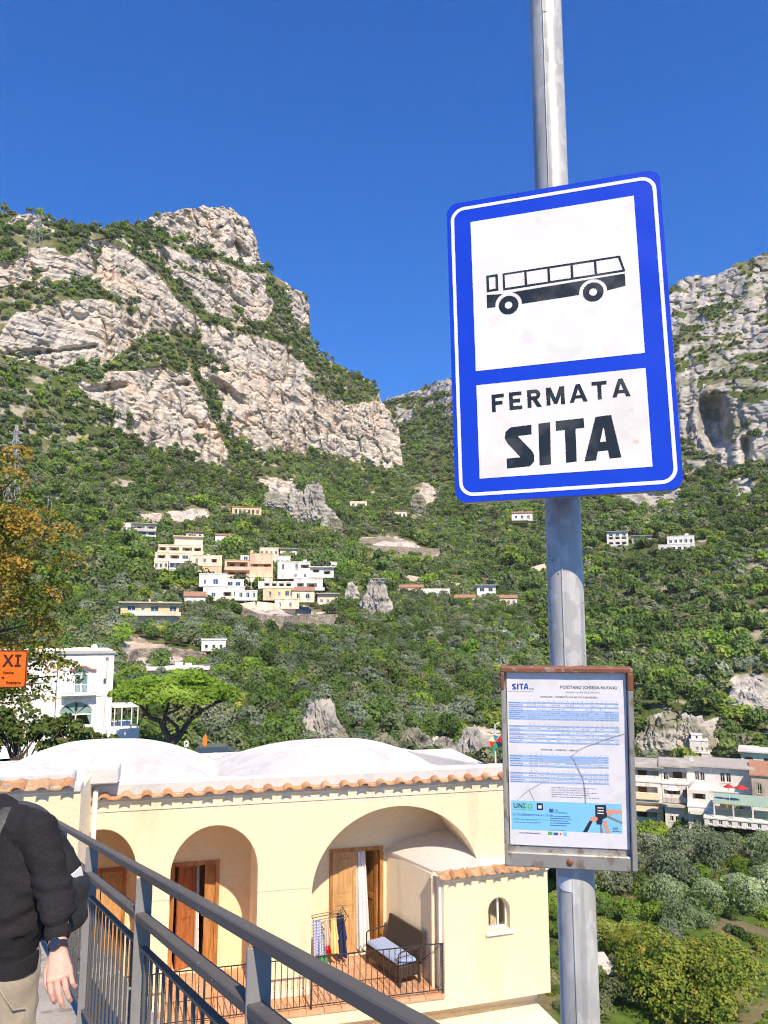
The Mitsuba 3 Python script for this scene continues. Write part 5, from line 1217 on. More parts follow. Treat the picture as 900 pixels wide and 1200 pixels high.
# FERMATA, letter by letter (stroke letters, 34 mm tall)
def strokes(lines, w):
    return unary_union([LineString(l).buffer(w / 2, cap_style='flat', join_style='mitre') for l in lines])
def letter(ch):
    w = 7.0; h = 34
    if ch == 'F': return strokes([[(w / 2, 0), (w / 2, h)], [(0, h - w / 2), (23, h - w / 2)], [(0, h * 0.5), (20, h * 0.5)]], w), 24
    if ch == 'E': return strokes([[(w / 2, 0), (w / 2, h)], [(0, h - w / 2), (23, h - w / 2)], [(0, h * 0.5), (20, h * 0.5)], [(0, w / 2), (23.5, w / 2)]], w), 25
    if ch == 'R':
        bowl = Polygon([(0, h), (14, h), (14, h * 0.42), (0, h * 0.42)]).union(Point(14, h * 0.71).buffer(h * 0.29)).difference(Polygon([(w, h - w), (14, h - w), (14, h * 0.42 + w), (w, h * 0.42 + w)]).union(Point(14, h * 0.71).buffer(h * 0.29 - w)))
        return unary_union([bowl, strokes([[(w / 2, 0), (w / 2, h)]], w), Polygon([(9, h * 0.45), (17, h * 0.45), (26, 0), (17.5, 0)])]), 26
    if ch == 'M': return unary_union([strokes([[(w / 2, 0), (w / 2, h)], [(29.5, 0), (29.5, h)]], w), Polygon([(0.5, h), (8.5, h), (16.5, 13), (24.5, h), (32.5, h), (19.5, 2), (13.5, 2)])]), 33
    if ch == 'A': return Polygon([(0, 0), (12, h), (19.5, h), (31.5, 0), (24, 0), (15.75, 25), (7.5, 0)]).union(sbox(7, 7, 24.5, 13)), 31.5
    if ch == 'T': return strokes([[(13, 0), (13, h)], [(0, h - w / 2), (26, h - w / 2)]], w), 26
x = -125.0
gap = (248 - sum(letter(ch)[1] for ch in 'FERMATA')) / 6
for ch in 'FERMATA':
    poly, wd = letter(ch)
    S(shapely.affinity.translate(poly, x, -132.5 + 7.0 * (x + 125) / 248), 2, 'small_letter', 'm_sign_ink'); x += wd + gap
# SITA, heavy letters
sita = [Polygon([(-54, -163), (-54, -181), (-80, -182), (-55, -212), (-51.5, -220), (-52, -232), (-60, -240.5), (-101.5, -241.5), (-101.5, -223), (-76, -222.5), (-99, -194), (-103.5, -184), (-101.5, -172), (-92, -164.5)]),
 Polygon([(-41, -162), (-20, -161.3), (-22, -240), (-42.5, -240.3)]), Polygon([(-10, -160.3), (39.8, -159), (39.8, -177), (24.5, -177.5), (23.5, -238), (5, -239.2), (5.5, -178), (-10, -178.5)]),
 Polygon([(36.8, -239), (60.5, -158.7), (87.5, -157.8), (100.5, -236.5), (80.5, -237), (78.5, -222), (61, -222.5), (57, -238.5)]).difference(Polygon([(65.5, -206), (76.5, -205.5), (74, -180), (72.5, -180)]))]
for pg in sita: S(pg.buffer(0.6).buffer(-0.6), 2, 'heavy_letter', 'm_sign_ink')
for z in (0.20, -0.20):
    part(stop, 'bracket', SGN(cat(bevel_box(-0.14, 0.14, 0.004, 0.03, z - 0.018, z + 0.018, 0.003))), 'm_sheet_metal')
    zc = (SM @ np.array([0, 0, z, 1]))[2]
    part(stop, 'clamp', moved(trimesh.creation.annulus(PRAD + 0.0005, PRAD + 0.006, 0.036, sections=32), mat4(None, (PX, PY, zc))), 'm_sheet_metal', smooth=40)
    part(stop, 'arm', bar((SM @ np.array([-0.01, 0.03, z, 1]))[:3], (PX - 0.012, PY - 0.033, zc), 0.03, 0.03), 'm_sheet_metal')

# ---- the timetable in its frame
tscale = 1.43 / 1.4626
TM = mat4(ezyx(-9.156, -1.245, 7.79), np.array([0.3363, 1.4626, -0.2516]) * tscale) @ np.diag([tscale, tscale, tscale, 1])
TW, TH = 0.235, 0.363
def TB(m): return moved(m, TM)
def metal_dirt(p, n, uv):
    c = MIX((0.30, 0.30, 0.29), (0.42, 0.42, 0.40), FB(p.x * 40, p.y * 40, p.z * 25, 3))
    return MIX(c, (0.20, 0.15, 0.11), 0.7 * SS(0.56, 0.68, FB(p.x * 60 + 3, p.y * 60, p.z * 30, 3)))
paint('frame_metal', mikit.proc(metal_dirt), 0.45, metallic=0.3)
def rusty(p, n, uv):
    c = MIX((0.17, 0.065, 0.035), (0.26, 0.11, 0.06), FB(p.x * 50, p.y * 50, p.z * 50, 3))
    return MIX(c, (0.36, 0.30, 0.26), 0.6 * SS(0.62, 0.7, FB(p.x * 120, p.y * 120, p.z * 120, 2)))
paint('frame_rust', mikit.proc(rusty), 0.55)
def paper_col(p, n, uv):
    return MIX((0.74, 0.75, 0.80), (0.68, 0.69, 0.73), SS(0.5, 0.7, FB(p.x * 30, p.y * 30, p.z * 30, 3)))
paint('paper', mikit.proc(paper_col), 0.7, spec=0.2)
board = thing('timetable_board', 'small framed bus timetable sheet fixed to the pole below the blue sign', 'timetable')
part(board, 'back_plate', TB(box(-TW / 2 + 0.004, TW / 2 - 0.004, 0.0, 0.006, -TH / 2 + 0.004, TH / 2 - 0.004)), 'm_frame_metal')
part(board, 'frame_top', TB(bevel_box(-TW / 2, TW / 2, -0.014, 0.008, TH / 2 - 0.009, TH / 2, 0.0015)), 'm_frame_rust', label='rusty brown top of the frame')
part(board, 'frame_left', TB(bevel_box(-TW / 2, -TW / 2 + 0.006, -0.012, 0.008, -TH / 2, TH / 2 - 0.04, 0.001)), 'm_frame_metal')
part(board, 'frame_right', TB(bevel_box(TW / 2 - 0.009, TW / 2, -0.014, 0.008, -TH / 2, TH / 2 - 0.04, 0.001)), 'm_frame_metal')
part(board, 'frame_corner', TB(bevel_box(TW / 2 - 0.0095, TW / 2 + 0.0005, -0.0145, 0.009, TH / 2 - 0.041, TH / 2 - 0.009, 0.0015)), 'm_frame_rust')
part(board, 'frame_corner', TB(bevel_box(-TW / 2 - 0.0005, -TW / 2 + 0.0065, -0.0145, 0.009, TH / 2 - 0.041, TH / 2 - 0.009, 0.0015)), 'm_frame_rust')
part(board, 'frame_foot', TB(bevel_box(-TW / 2, TW / 2, -0.009, 0.008, -TH / 2 - 0.004, -TH / 2 + 0.023, 0.002)), 'm_frame_metal', label='worn grey metal strip at the foot of the frame')
part(board, 'rivet', TB(trimesh.creation.icosphere(2, 0.0062).apply_transform(mat4(np.diag([1, 0.6, 1]), (0.0, -0.010, -TH / 2 + 0.010)))), 'm_frame_rust', smooth=True)
# paper, slightly buckled
PW, PH = 0.213, 0.318
gx_, gz_ = np.meshgrid(np.linspace(-PW / 2, PW / 2, 40), np.linspace(-0.147, 0.171, 50))
def buckle(x, z): return -0.0022 - 0.0016 * meshkit.fbm(np.stack([x * 14, z * 10, x * 0], -1), 2, 3)
i = np.arange(2000).reshape(50, 40); qf = np.stack([i[:-1, :-1], i[:-1, 1:], i[1:, 1:], i[1:, :-1]], -1).reshape(-1, 4)
pm_ = trimesh.Trimesh(np.stack([gx_, buckle(gx_, gz_), gz_], -1).reshape(-1, 3), np.vstack([qf[:, [0, 1, 2]], qf[:, [0, 2, 3]]]), process=False)
part(board, 'paper', TB(pm_), 'm_paper', smooth=True)
def printed(m, level=1):
    v = m.vertices.copy(); v[:, 1] = buckle(v[:, 0], v[:, 2]) - 0.00025 * level - np.where(v[:, 1] > v[:, 1].mean(), 0, 0.0001); m.vertices = v
    return TB(m)
def quad(x0, x1, z0, z1, n=8):
    a = np.linspace(x0, x1, n + 1)
    v = [(x, 0, z) for x in a for z in (z0, z1)]
    f = [t for k in range(n) for t in ([2 * k, 2 * k + 2, 2 * k + 3], [2 * k, 2 * k + 3, 2 * k + 1])]
    return trimesh.Trimesh(v, f, process=False)
def text(s, x, z, h, bold=False, center=False):
    m = meshkit.text_mesh(s, h, 0.0001, bold=bold)
    v = m.vertices.copy(); w = v[:, 0].max()
    m.vertices = np.stack([v[:, 0] + x - (w / 2 if center else 0), v[:, 2] * 0, v[:, 1] + z], 1)
    return m
paint('print_blue', (0.03, 0.10, 0.42), 0.7); paint('print_ink', (0.04, 0.04, 0.06), 0.7); paint('print_pale', (0.34, 0.51, 0.80), 0.7); paint('print_mid', (0.07, 0.11, 0.26), 0.7)
paint('print_sky', (0.22, 0.58, 0.82), 0.6); paint('print_green', (0.10, 0.42, 0.14), 0.6); paint('print_skin', (0.72, 0.32, 0.22), 0.6); paint('print_dark', (0.02, 0.025, 0.05), 0.6); paint('print_red', (0.65, 0.03, 0.03), 0.6)
sc_ = 0.012 / 79.0
lg = []
for pg in sita:
    m = extrude(pg, 0.0001); v = m.vertices.copy(); m.vertices = np.stack([-0.097 + (v[:, 0] + 103) * 0.030 / 204, v[:, 2] * 0, 0.1385 + (v[:, 1] + 241) * 0.0115 / 82], 1); lg.append(m)
part(board, 'logo', printed(cat(*lg)), 'm_print_blue')
part(board, 'logo_tail', printed(cat(text('SUD', -0.066, 0.1385, 0.0032, True), quad(-0.105, -0.058, 0.1345, 0.1352))), 'm_print_mid')
part(board, 'heading', printed(cat(text('POSITANO (CHIESA NUOVA)', 0.040, 0.1415, 0.0052, True, True))), 'm_print_ink')
part(board, 'subheading', printed(cat(text('ORARI IN VIGORE DAL 12/09/2022', 0.030, 0.1335, 0.0026, False, True), text('POSITANO - SORRENTO (VIA META E VIA PRIORA)', 0.005, 0.1245, 0.0030, True, True), text('POSITANO - PRAIANO - AMALFI', -0.014, 0.0275, 0.0030, True, True))), 'm_print_ink')
# table grids: pale blue rows, figures in 3 x 5 dots
DIG = {'0': '757', '1': '272', '2': '747', '3': '737', '4': '571', '5': '717', '6': '477', '7': '711', '8': '777', '9': '771'}
rk = random.Random(12)
def figure(x, z, h):
    ch = DIG[str(rk.randrange(10))]; out = []
    w = h * 0.55
    for r_, bits in enumerate(ch):
        for b_ in range(3):
            if int(bits) >> b_ & 1:
                out.append((x + (2 - b_) * w / 3, x + (2 - b_) * w / 3 + w / 3.2, z + (2 - r_) * h / 3, z + (2 - r_) * h / 3 + h / 3.4))
    return out
def many(rects):
    r = np.array(rects); n = len(r)
    v = np.zeros((n, 4, 3)); v[:, 0, 0] = v[:, 3, 0] = r[:, 0]; v[:, 1, 0] = v[:, 2, 0] = r[:, 1]; v[:, 0, 2] = v[:, 1, 2] = r[:, 2]; v[:, 2, 2] = v[:, 3, 2] = r[:, 3]
    k = np.arange(n) * 4
    return trimesh.Trimesh(v.reshape(-1, 3), np.vstack([np.stack([k, k + 1, k + 2], 1), np.stack([k, k + 2, k + 3], 1)]), process=False)
def table(z1, z0, rows, cols, x0, x1, first, sparse):
    rh = (z1 - z0) / rows; bands, figs, names = [], [], []
    for r_ in range(rows):
        za = z1 - (r_ + 1) * rh
        x_from = x0
        if r_ % 2 == 0 or rk.random() < 0.45: bands.append((x0, x1, za + rh * 0.06, za + rh * 0.94))
        xx = x0 + 0.001
        while xx < x0 + first * rk.uniform(0.55, 0.95):
            wq = rk.uniform(0.0008, 0.0016); names.append((xx, xx + wq, za + rh * 0.3, za + rh * 0.62)); xx += wq + 0.0005
        cw = (x1 - x0 - first) / cols
        for q in range(cols):
            if rk.random() < sparse and 0 < r_ < rows - 1:
                if rk.random() < 0.5 and bands and bands[-1][2] > za: pass
                continue
            bx = x0 + first + q * cw + cw * 0.14
            for d_ in range(4):
                figs += figure(bx + (d_ + (0.5 if d_ > 1 else 0)) * cw * 0.165, za + rh * 0.28, min(rh * 0.44, 0.0023))
    heads = []
    for q in range(cols):
        cw = (x1 - x0 - first) / cols
        heads += figure(x0 + first + (q + 0.5) * cw, z1 + rh * 0.25, 0.0018)
    part(board, 'table_rows', printed(many(bands), 1), 'm_print_pale')
    part(board, 'table_figures', printed(many(figs + heads), 2), 'm_print_mid', kind='stuff')
    part(board, 'table_names', printed(many(names), 2), 'm_print_blue', kind='stuff')
table(0.1165, 0.083, 9, 19, -0.1045, 0.093, 0.034, 0.42)
table(0.0735, 0.040, 9, 19, -0.1045, 0.093, 0.034, 0.42)
table(0.0190, -0.003, 5, 15, -0.1045, 0.073, 0.034, 0.1)
table(-0.0125, -0.0325, 5, 15, -0.1045, 0.073, 0.034, 0.1)
ln = []
for r_ in range(5):
    xx = -0.03
    z_ = -0.0405 - r_ * 0.0042
    while xx < rk.uniform(0.03, 0.085):
        wq = rk.uniform(0.001, 0.004); ln.append((xx, xx + wq, z_, z_ + 0.0013)); xx += wq + 0.001
part(board, 'footnotes', printed(many(ln), 1), 'm_print_mid', kind='stuff')
# the blue advertisement strip
part(board, 'advert', printed(cat(quad(-0.104, 0.094, -0.119, -0.0655)), 1), 'm_print_sky')
part(board, 'advert_logo', printed(cat(text('UNI', -0.100, -0.0790, 0.0085, True)), 2), 'm_print_dark')
part(board, 'advert_logo', printed(cat(text('CO', -0.082, -0.0790, 0.0085, True), quad(-0.099, -0.064, -0.0825, -0.0815)), 2), 'm_print_green')
part(board, 'advert_crest', printed(cat(quad(-0.057, -0.046, -0.0815, -0.0690)), 2), 'm_print_dark')
part(board, 'advert_crest', printed(cat(quad(-0.0545, -0.0485, -0.0785, -0.0725)), 3), 'm_paper')
part(board, 'advert_square', printed(cat(quad(-0.035, -0.0275, -0.0855, -0.0785)), 2), 'm_print_blue')
part(board, 'advert_words', printed(cat(text('IL TUO BIGLIETTO IN UN TOCCO', -0.100, -0.0925, 0.0032, True), text('Scegli il tuo viaggio e paga con la carta', -0.100, -0.1005, 0.0025), text('valido su tutta la rete regionale', -0.100, -0.1060, 0.0025), text('Pay', -0.0255, -0.0825, 0.0032, True), text('Contactless', -0.0255, -0.0865, 0.0030, True)), 2), 'm_print_blue')
part(board, 'advert_lines', printed(many([(-0.034, -0.034 + w_, -0.0925 - k * 0.0042, -0.0912 - k * 0.0042) for k, w_ in enumerate((0.036, 0.038, 0.033, 0.036, 0.030))]), 2), 'm_print_blue', kind='stuff')
def shape2(pts): return many([]) if False else None
def pgon(pts):
    m = extrude(Polygon(pts).buffer(0), 0.0001); v = m.vertices.copy(); m.vertices = np.stack([v[:, 0], v[:, 2] * 0, v[:, 1]], 1); return m
part(board, 'advert_reader', printed(pgon([(0.047, -0.069), (0.066, -0.068), (0.068, -0.090), (0.060, -0.094), (0.058, -0.104), (0.049, -0.104), (0.047, -0.092)]), 2), 'm_print_dark')
part(board, 'advert_sleeve', printed(pgon([(0.024, -0.1188), (0.032, -0.1188), (0.042, -0.099), (0.037, -0.097)]), 2), 'm_print_dark')
part(board, 'advert_hand', printed(cat(pgon([(0.037, -0.097), (0.042, -0.099), (0.050, -0.097), (0.051, -0.091), (0.044, -0.089), (0.039, -0.092)]), pgon([(0.066, -0.080), (0.072, -0.075), (0.0935, -0.077), (0.0935, -0.084), (0.078, -0.082), (0.076, -0.086), (0.068, -0.086)]), pgon([(0.060, -0.097), (0.066, -0.096), (0.072, -0.1188), (0.066, -0.1188)])), 3), 'm_print_skin')
part(board, 'advert_arm', printed(cat(pgon([(0.055, -0.104), (0.058, -0.104), (0.060, -0.1188), (0.055, -0.1188)]), pgon([(0.066, -0.090), (0.094, -0.102), (0.094, -0.098), (0.070, -0.087)])), 2), 'm_sheet_metal')
part(board, 'advert_screen', printed(many([(0.051, 0.062, -0.0745 - k * 0.005, -0.0725 - k * 0.005) for k in range(3)]), 3), 'm_paper')
part(board, 'advert_badge', printed(cat(text('OO', 0.077, -0.1125, 0.0045, True), quad(0.076, 0.091, -0.1155, -0.1145)), 2), 'm_print_dark')
part(board, 'web_address', printed(cat(text('www.unicocampania.it', -0.090, -0.1255, 0.0026, True), text('www.unicocampania.it', -0.035, -0.1180, 0.0020)), 2), 'm_print_mid')
part(board, 'badge', printed(pgon([(-0.038, -0.1205), (-0.030, -0.1205), (-0.030, -0.1265), (-0.038, -0.1265)]), 1), 'm_print_green')
part(board, 'badge', printed(pgon([(-0.028, -0.1215), (-0.020, -0.1215), (-0.020, -0.1265), (-0.028, -0.1265)]), 1), 'm_print_blue')
part(board, 'badge', printed(pgon([(-0.0175, -0.1235), (-0.0155, -0.1218), (-0.0135, -0.1235), (-0.0155, -0.1265)]), 1), 'm_print_red')
part(board, 'badge', printed(pgon([(-0.0075 + 0.0042 * math.cos(t), -0.1240 + 0.0042 * math.sin(t)) for t in np.linspace(0, 6.28, 20)]), 1), 'm_print_sky')
# cracks in the clear cover, dirty along their edges
paint('crack', (0.16, 0.16, 0.15), 0.6)
def crack(pts, w=0.0005):
    p = [LineString(pts).buffer(w)]
    m = extrude(unary_union(p), 0.0001); v = m.vertices.copy(); m.vertices = np.stack([v[:, 0], v[:, 2] * 0, v[:, 1]], 1); return m
part(board, 'crack', printed(cat(crack([(0.104, 0.062), (0.080, 0.055), (0.052, 0.043), (0.034, 0.037), (0.020, 0.029), (0.012, 0.022), (0.006, 0.019)], 0.0004)), 4), 'm_crack')
part(board, 'crack', printed(cat(crack([(0.006, 0.019), (0.012, 0.010), (0.018, -0.004), (0.025, -0.018), (0.028, -0.030), (0.030, -0.05), (0.030, -0.066)], 0.0006)), 4), 'm_crack')
part(board, 'crack', printed(cat(crack([(-0.04, -0.028), (-0.070, -0.045), (-0.092, -0.064)], 0.0003), crack([(-0.070, -0.045), (-0.062, -0.064)], 0.0003), crack([(-0.018, -0.150), (-0.006, -0.160), (0.004, -0.168)], 0.0004), crack([(0.022, -0.149), (0.008, -0.158), (0.0, -0.168)], 0.0003)), 4), 'm_crack')
part(board, 'fastening', cat(bar((TM @ np.array([0, 0.006, 0.10, 1]))[:3], (PX, PY - PRAD, (TM @ np.array([0, 0, 0.10, 1]))[2]), 0.03, 0.02)), 'm_frame_metal')
part(board, 'fastening', cat(bar((TM @ np.array([0, 0.006, -0.12, 1]))[:3], (PX, PY - PRAD + 0.006, (TM @ np.array([0, 0, -0.12, 1]))[2]), 0.03, 0.02)), 'm_frame_metal')
# ---------------------------------------------------------------- the walker and the backpack
def hull_chain(pts, segs=18):
    """Joined hulls of spheres at consecutive joints: [(point, radius), ...]."""
    out = []
    for (p, r), (q, s) in zip(pts[:-1], pts[1:]):
        a = m3.Manifold.sphere(r, segs).translate([float(v) for v in p]); b = m3.Manifold.sphere(s, segs).translate([float(v) for v in q])
        out.append(m3.Manifold.batch_hull([a, b]))
    return out
def hull_of(pts, segs=18):
    return m3.Manifold.batch_hull([m3.Manifold.sphere(r, segs).translate([float(v) for v in p]) for p, r in pts])
def fuse(parts, edge=0.02, smooth=6):
    m = m3.Manifold.batch_boolean(parts, m3.OpType.Add).refine_to_length(edge)
    q = m.to_mesh(); t = trimesh.Trimesh(q.vert_properties[:, :3], q.tri_verts, process=True)
    if smooth: trimesh.smoothing.filter_taubin(t, iterations=smooth)
    return t
# body frame: x = towards his left, y = back, z = up; he walks towards the camera and to the left
HD = math.radians(24)
HX = np.array([math.cos(HD), -math.sin(HD), 0]); HB = np.array([math.sin(HD), math.cos(HD), 0])
H0 = at_depth(-6, 1000, 3.36); H0[2] = street_z(H0[0], H0[1])
HM = np.eye(4); HM[:3, 0], HM[:3, 1], HM[:3, 3] = HX, HB, H0
def PB_(p): return np.linalg.inv(HM)[:3, :3] @ (np.asarray(p, float) - H0)
def HW(m): return moved(m, HM)
skin = paint('skin', mikit.proc(lambda p, n, uv: MIX((0.60, 0.33, 0.25), (0.66, 0.42, 0.33), FB(p.x * 40, p.y * 40, p.z * 40, 3))), 0.5, spec=0.4)
def knit(p, n, uv):
    k = FB(p.x * 160, p.y * 160, p.z * 160, 2)
    return MIX((0.017, 0.016, 0.019), (0.034, 0.032, 0.037), k)
paint('sweater', mikit.proc(knit), 0.95, spec=0.12)
def twill(p, n, uv):
    return MIX((0.36, 0.31, 0.235), (0.43, 0.38, 0.295), FB(p.x * 30, p.y * 30, p.z * 14, 3)) * (0.92 + 0.16 * N((p.x + p.z) * 420, (p.y + p.z) * 420, 0))
paint('chino', mikit.proc(twill), 0.9, spec=0.15)
paint('pack', mikit.proc(lambda p, n, uv: mi.Color3f(0.022, 0.023, 0.026) * (0.7 + 0.6 * N(p.x * 300, p.y * 300, p.z * 300))), 0.75, spec=0.3)
paint('pack_grey', mikit.proc(lambda p, n, uv: mi.Color3f(0.030, 0.032, 0.036) * (0.7 + 0.6 * N(p.x * 260, p.y * 260, p.z * 260))), 0.6, spec=0.4)
paint('strap', mikit.proc(lambda p, n, uv: mi.Color3f(0.062, 0.066, 0.07) * (0.8 + 0.4 * N(p.x * 260, p.y * 260, p.z * 260))), 0.6, spec=0.4)
paint('hair', (0.06, 0.04, 0.028), 0.6); paint('shoe', (0.06, 0.055, 0.05), 0.6); paint('eye', (0.75, 0.74, 0.72), 0.3); paint('lip', (0.45, 0.20, 0.17), 0.5)
paint('watch', (0.012, 0.018, 0.035), 0.12, spec=0.8, coat=0.5); paint('watch_case', (0.03, 0.03, 0.033), 0.35)
paint('gold', (0.75, 0.55, 0.25), 0.25, metallic=1.0)

SH = PB_(at_depth(45, 970, 3.26)); EL = PB_(at_depth(66, 1050, 3.22)); WR = PB_(at_depth(68, 1112, 3.12))
print('shoulder, elbow, wrist', SH.round(2), EL.round(2), WR.round(2))
zs = SH[2]; hz = zs - 0.47                                    # shoulder and hip heights
man = thing('person', 'person in black sweatshirt and beige trousers walking beside the street railing, wearing a dark watch', 'person')
# body under the clothes, one surface: head, neck, arms, trunk, legs
hx, hy, hzz = -0.115, -0.09, zs + 0.235
bones = []
bones += hull_chain([((0, 0.01, hz + 0.02), 0.085), ((0, 0.0, hz + 0.25), 0.11), ((0, 0.0, zs - 0.08), 0.11), ((-0.04, 0, zs + 0.02), 0.065), ((hx, hy + 0.02, hzz - 0.1), 0.058), ((hx, hy + 0.02, hzz), 0.062)])
head = [hull_of([((hx, hy + 0.025, hzz + 0.055), 0.083), ((hx, hy - 0.01, hzz + 0.045), 0.078), ((hx, hy - 0.02, hzz - 0.03), 0.066), ((hx, hy - 0.045, hzz - 0.085), 0.034)], 24),
        hull_of([((hx, hy - 0.083, hzz + 0.03), 0.010), ((hx, hy - 0.105, hzz - 0.012), 0.013), ((hx - 0.012, hy - 0.09, hzz - 0.018), 0.010), ((hx + 0.012, hy - 0.09, hzz - 0.018), 0.010)], 12),
        hull_of([((hx - 0.03, hy - 0.07, hzz + 0.055), 0.014), ((hx + 0.03, hy - 0.07, hzz + 0.055), 0.014)], 12),
        hull_of([((hx - 0.018, hy - 0.078, hzz - 0.048), 0.009), ((hx + 0.018, hy - 0.078, hzz - 0.048), 0.009)], 10)]
for s in (-1, 1):
    head.append(hull_of([((hx + s * 0.083, hy + 0.025, hzz + 0.028), 0.012), ((hx + s * 0.088, hy + 0.035, hzz + 0.0), 0.013), ((hx + s * 0.082, hy + 0.02, hzz - 0.022), 0.010)], 10))
bones += head
ER = np.array([-SH[0] - 0.02, 0.06, zs - 0.30]); WRr = np.array([-SH[0] - 0.0, -0.10, zs - 0.53]); SR_ = np.array([-SH[0] - 0.04, 0.0, zs])
for S_, E_, W_ in ((SH, EL, WR), (SR_, ER, WRr)):
    bones += hull_chain([((S_[0] * 0.4, S_[1] * 0.6, zs - 0.045), 0.06), (S_ - np.array([0, 0, 0.015]), 0.055), (E_, 0.046), (E_ + (W_ - E_) * 0.35, 0.046), (W_, 0.030)])
for s, stride in ((1, 0.12), (-1, -0.16)):
    bones += hull_chain([((s * 0.06, 0.02, hz + 0.0), 0.08), ((s * 0.09, 0.0, hz - 0.08), 0.085), ((s * 0.10, stride * 0.5 - 0.03, hz * 0.55), 0.062), ((s * 0.10, stride * 0.8, hz * 0.42), 0.060), ((s * 0.10, stride + 0.02, 0.10), 0.042)])
    bones += hull_chain([((s * 0.10, stride + 0.03, 0.06), 0.04), ((s * 0.115, stride - 0.12, 0.035), 0.032)])
def hand(W_, d, across, back, side):
    """A relaxed hand hanging from the wrist: d along the fingers, across towards the little finger, back = out of the back of the hand."""
    d, across, back = (np.array(v) / np.linalg.norm(v) for v in (d, across, back))
    o = W_
    K = 1.08
    P = lambda a, b, c_: o + (d * a + across * b + back * c_) * K
    out = [hull_of([(P(0.0, -0.010, 0), 0.021), (P(0.0, 0.010, 0), 0.021), (P(0.03, -0.022, 0.002), 0.015), (P(0.03, 0.020, 0), 0.015), (P(0.085, -0.033, 0.004), 0.0125), (P(0.088, -0.010, 0.006), 0.013), (P(0.085, 0.012, 0.005), 0.0125), (P(0.078, 0.032, 0.0), 0.0115)], 14)]
    for b, L1, L2, L3, r, curl in ((-0.033, 0.040, 0.026, 0.020, 0.0092, 0.55), (-0.011, 0.044, 0.030, 0.021, 0.0096, 0.42), (0.0115, 0.041, 0.027, 0.020, 0.0092, 0.50), (0.0325, 0.031, 0.020, 0.017, 0.0080, 0.75)):
        a0 = 0.086 - 0.006 * (abs(b) > 0.03)
        q = [P(a0 - 0.02, b * 0.96, 0.002), P(a0, b, 0.004)]; ang = 0.12 + curl * 0.3
        for L in (L1, L2, L3):
            q.append(q[-1] + (d * math.cos(ang) - back * math.sin(ang) + across * b * 1.2) * L * K); ang += curl
        out += hull_chain(list(zip(q, np.array((r + 0.002, r + 0.0014, r + 0.0005, r - 0.0003, r - 0.0016)) * 1.08)), 12)
    t = [P(0.012, -0.022, -0.004), P(0.045, -0.045, -0.016), P(0.078, -0.052, -0.026), P(0.103, -0.048, -0.034)]
    out += hull_chain(list(zip(t, (0.016, 0.0135, 0.0108, 0.0088))), 12)
    return out, P
HDir = PB_(at_depth(72, 1158, 3.04)) - WR
cam_dir = np.linalg.inv(HM)[:3, :3] @ (-at_depth(70, 1130, 3.1)); cam_dir /= np.linalg.norm(cam_dir)
acr = np.cross(HDir / np.linalg.norm(HDir), cam_dir)                # across the hand, in the picture plane
bk = np.cross(acr, HDir); bk = bk / np.linalg.norm(bk) * np.sign(bk @ cam_dir)
bk = bk * 0.9 + acr / np.linalg.norm(acr) * 0.25
right_of_picture = np.linalg.inv(HM)[:3, :3] @ np.array([1.0, 0, 0])
acr = acr * np.sign(acr @ right_of_picture)
lh, HP = hand(WR + HDir / np.linalg.norm(HDir) * 0.012, HDir, acr, bk, 1)
rh, _ = hand(WRr, (0.0, -0.25, -1), (0.1, 1, 0), (-1, 0, 0), -1)
body_m = m3.Manifold.batch_boolean(bones, m3.OpType.Add).refine_to_length(0.022)
q_ = body_m.to_mesh(); bt = trimesh.Trimesh(q_.vert_properties[:, :3], q_.tri_verts); trimesh.smoothing.filter_taubin(bt, iterations=6)
hands = [fuse(h, 0.0032, 5) for h in (lh, rh)]
allb = m3.Manifold(m3.Mesh(np.asarray(bt.vertices, np.float32), np.asarray(bt.faces, np.uint32)))
for h in hands: allb = allb + m3.Manifold(m3.Mesh(np.asarray(h.vertices, np.float32), np.asarray(h.faces, np.uint32)))
q_ = allb.to_mesh(); body_t = trimesh.Trimesh(q_.vert_properties[:, :3], q_.tri_verts)
part(man, 'body', HW(body_t), 'm_skin', smooth=50)
for s in (-1, 1):
    e = part(man, 'eye', HW(trimesh.creation.icosphere(2, 0.0125).apply_translation((hx + s * 0.032, hy - 0.078, hzz + 0.03))), 'm_eye', smooth=True)
    part(e, 'iris', HW(trimesh.creation.icosphere(1, 0.006).apply_translation((hx + s * 0.032, hy - 0.0875, hzz + 0.03))), 'm_hair', smooth=True)
part(man, 'mouth', HW(fuse([hull_of([((hx - 0.02, hy - 0.083, hzz - 0.049), 0.0045), ((hx, hy - 0.0885, hzz - 0.049), 0.006), ((hx + 0.02, hy - 0.083, hzz - 0.049), 0.0045)], 10)], 0.01, 0)), 'm_lip', smooth=True)
hair_m = hull_of([((hx, hy + 0.03, hzz + 0.075), 0.088), ((hx, hy + 0.0, hzz + 0.085), 0.080), ((hx, hy + 0.05, hzz + 0.02), 0.078)], 28) - hull_of([((hx, hy - 0.10, hzz + 0.02), 0.08), ((hx, hy - 0.1, hzz - 0.1), 0.09)], 20) - m3.Manifold.cube([0.4, 0.4, 0.2], True).translate([hx, hy - 0.16, hzz - 0.06])
part(man, 'hair', HW(fuse([hair_m], 0.012, 3)), 'm_hair', smooth=True)
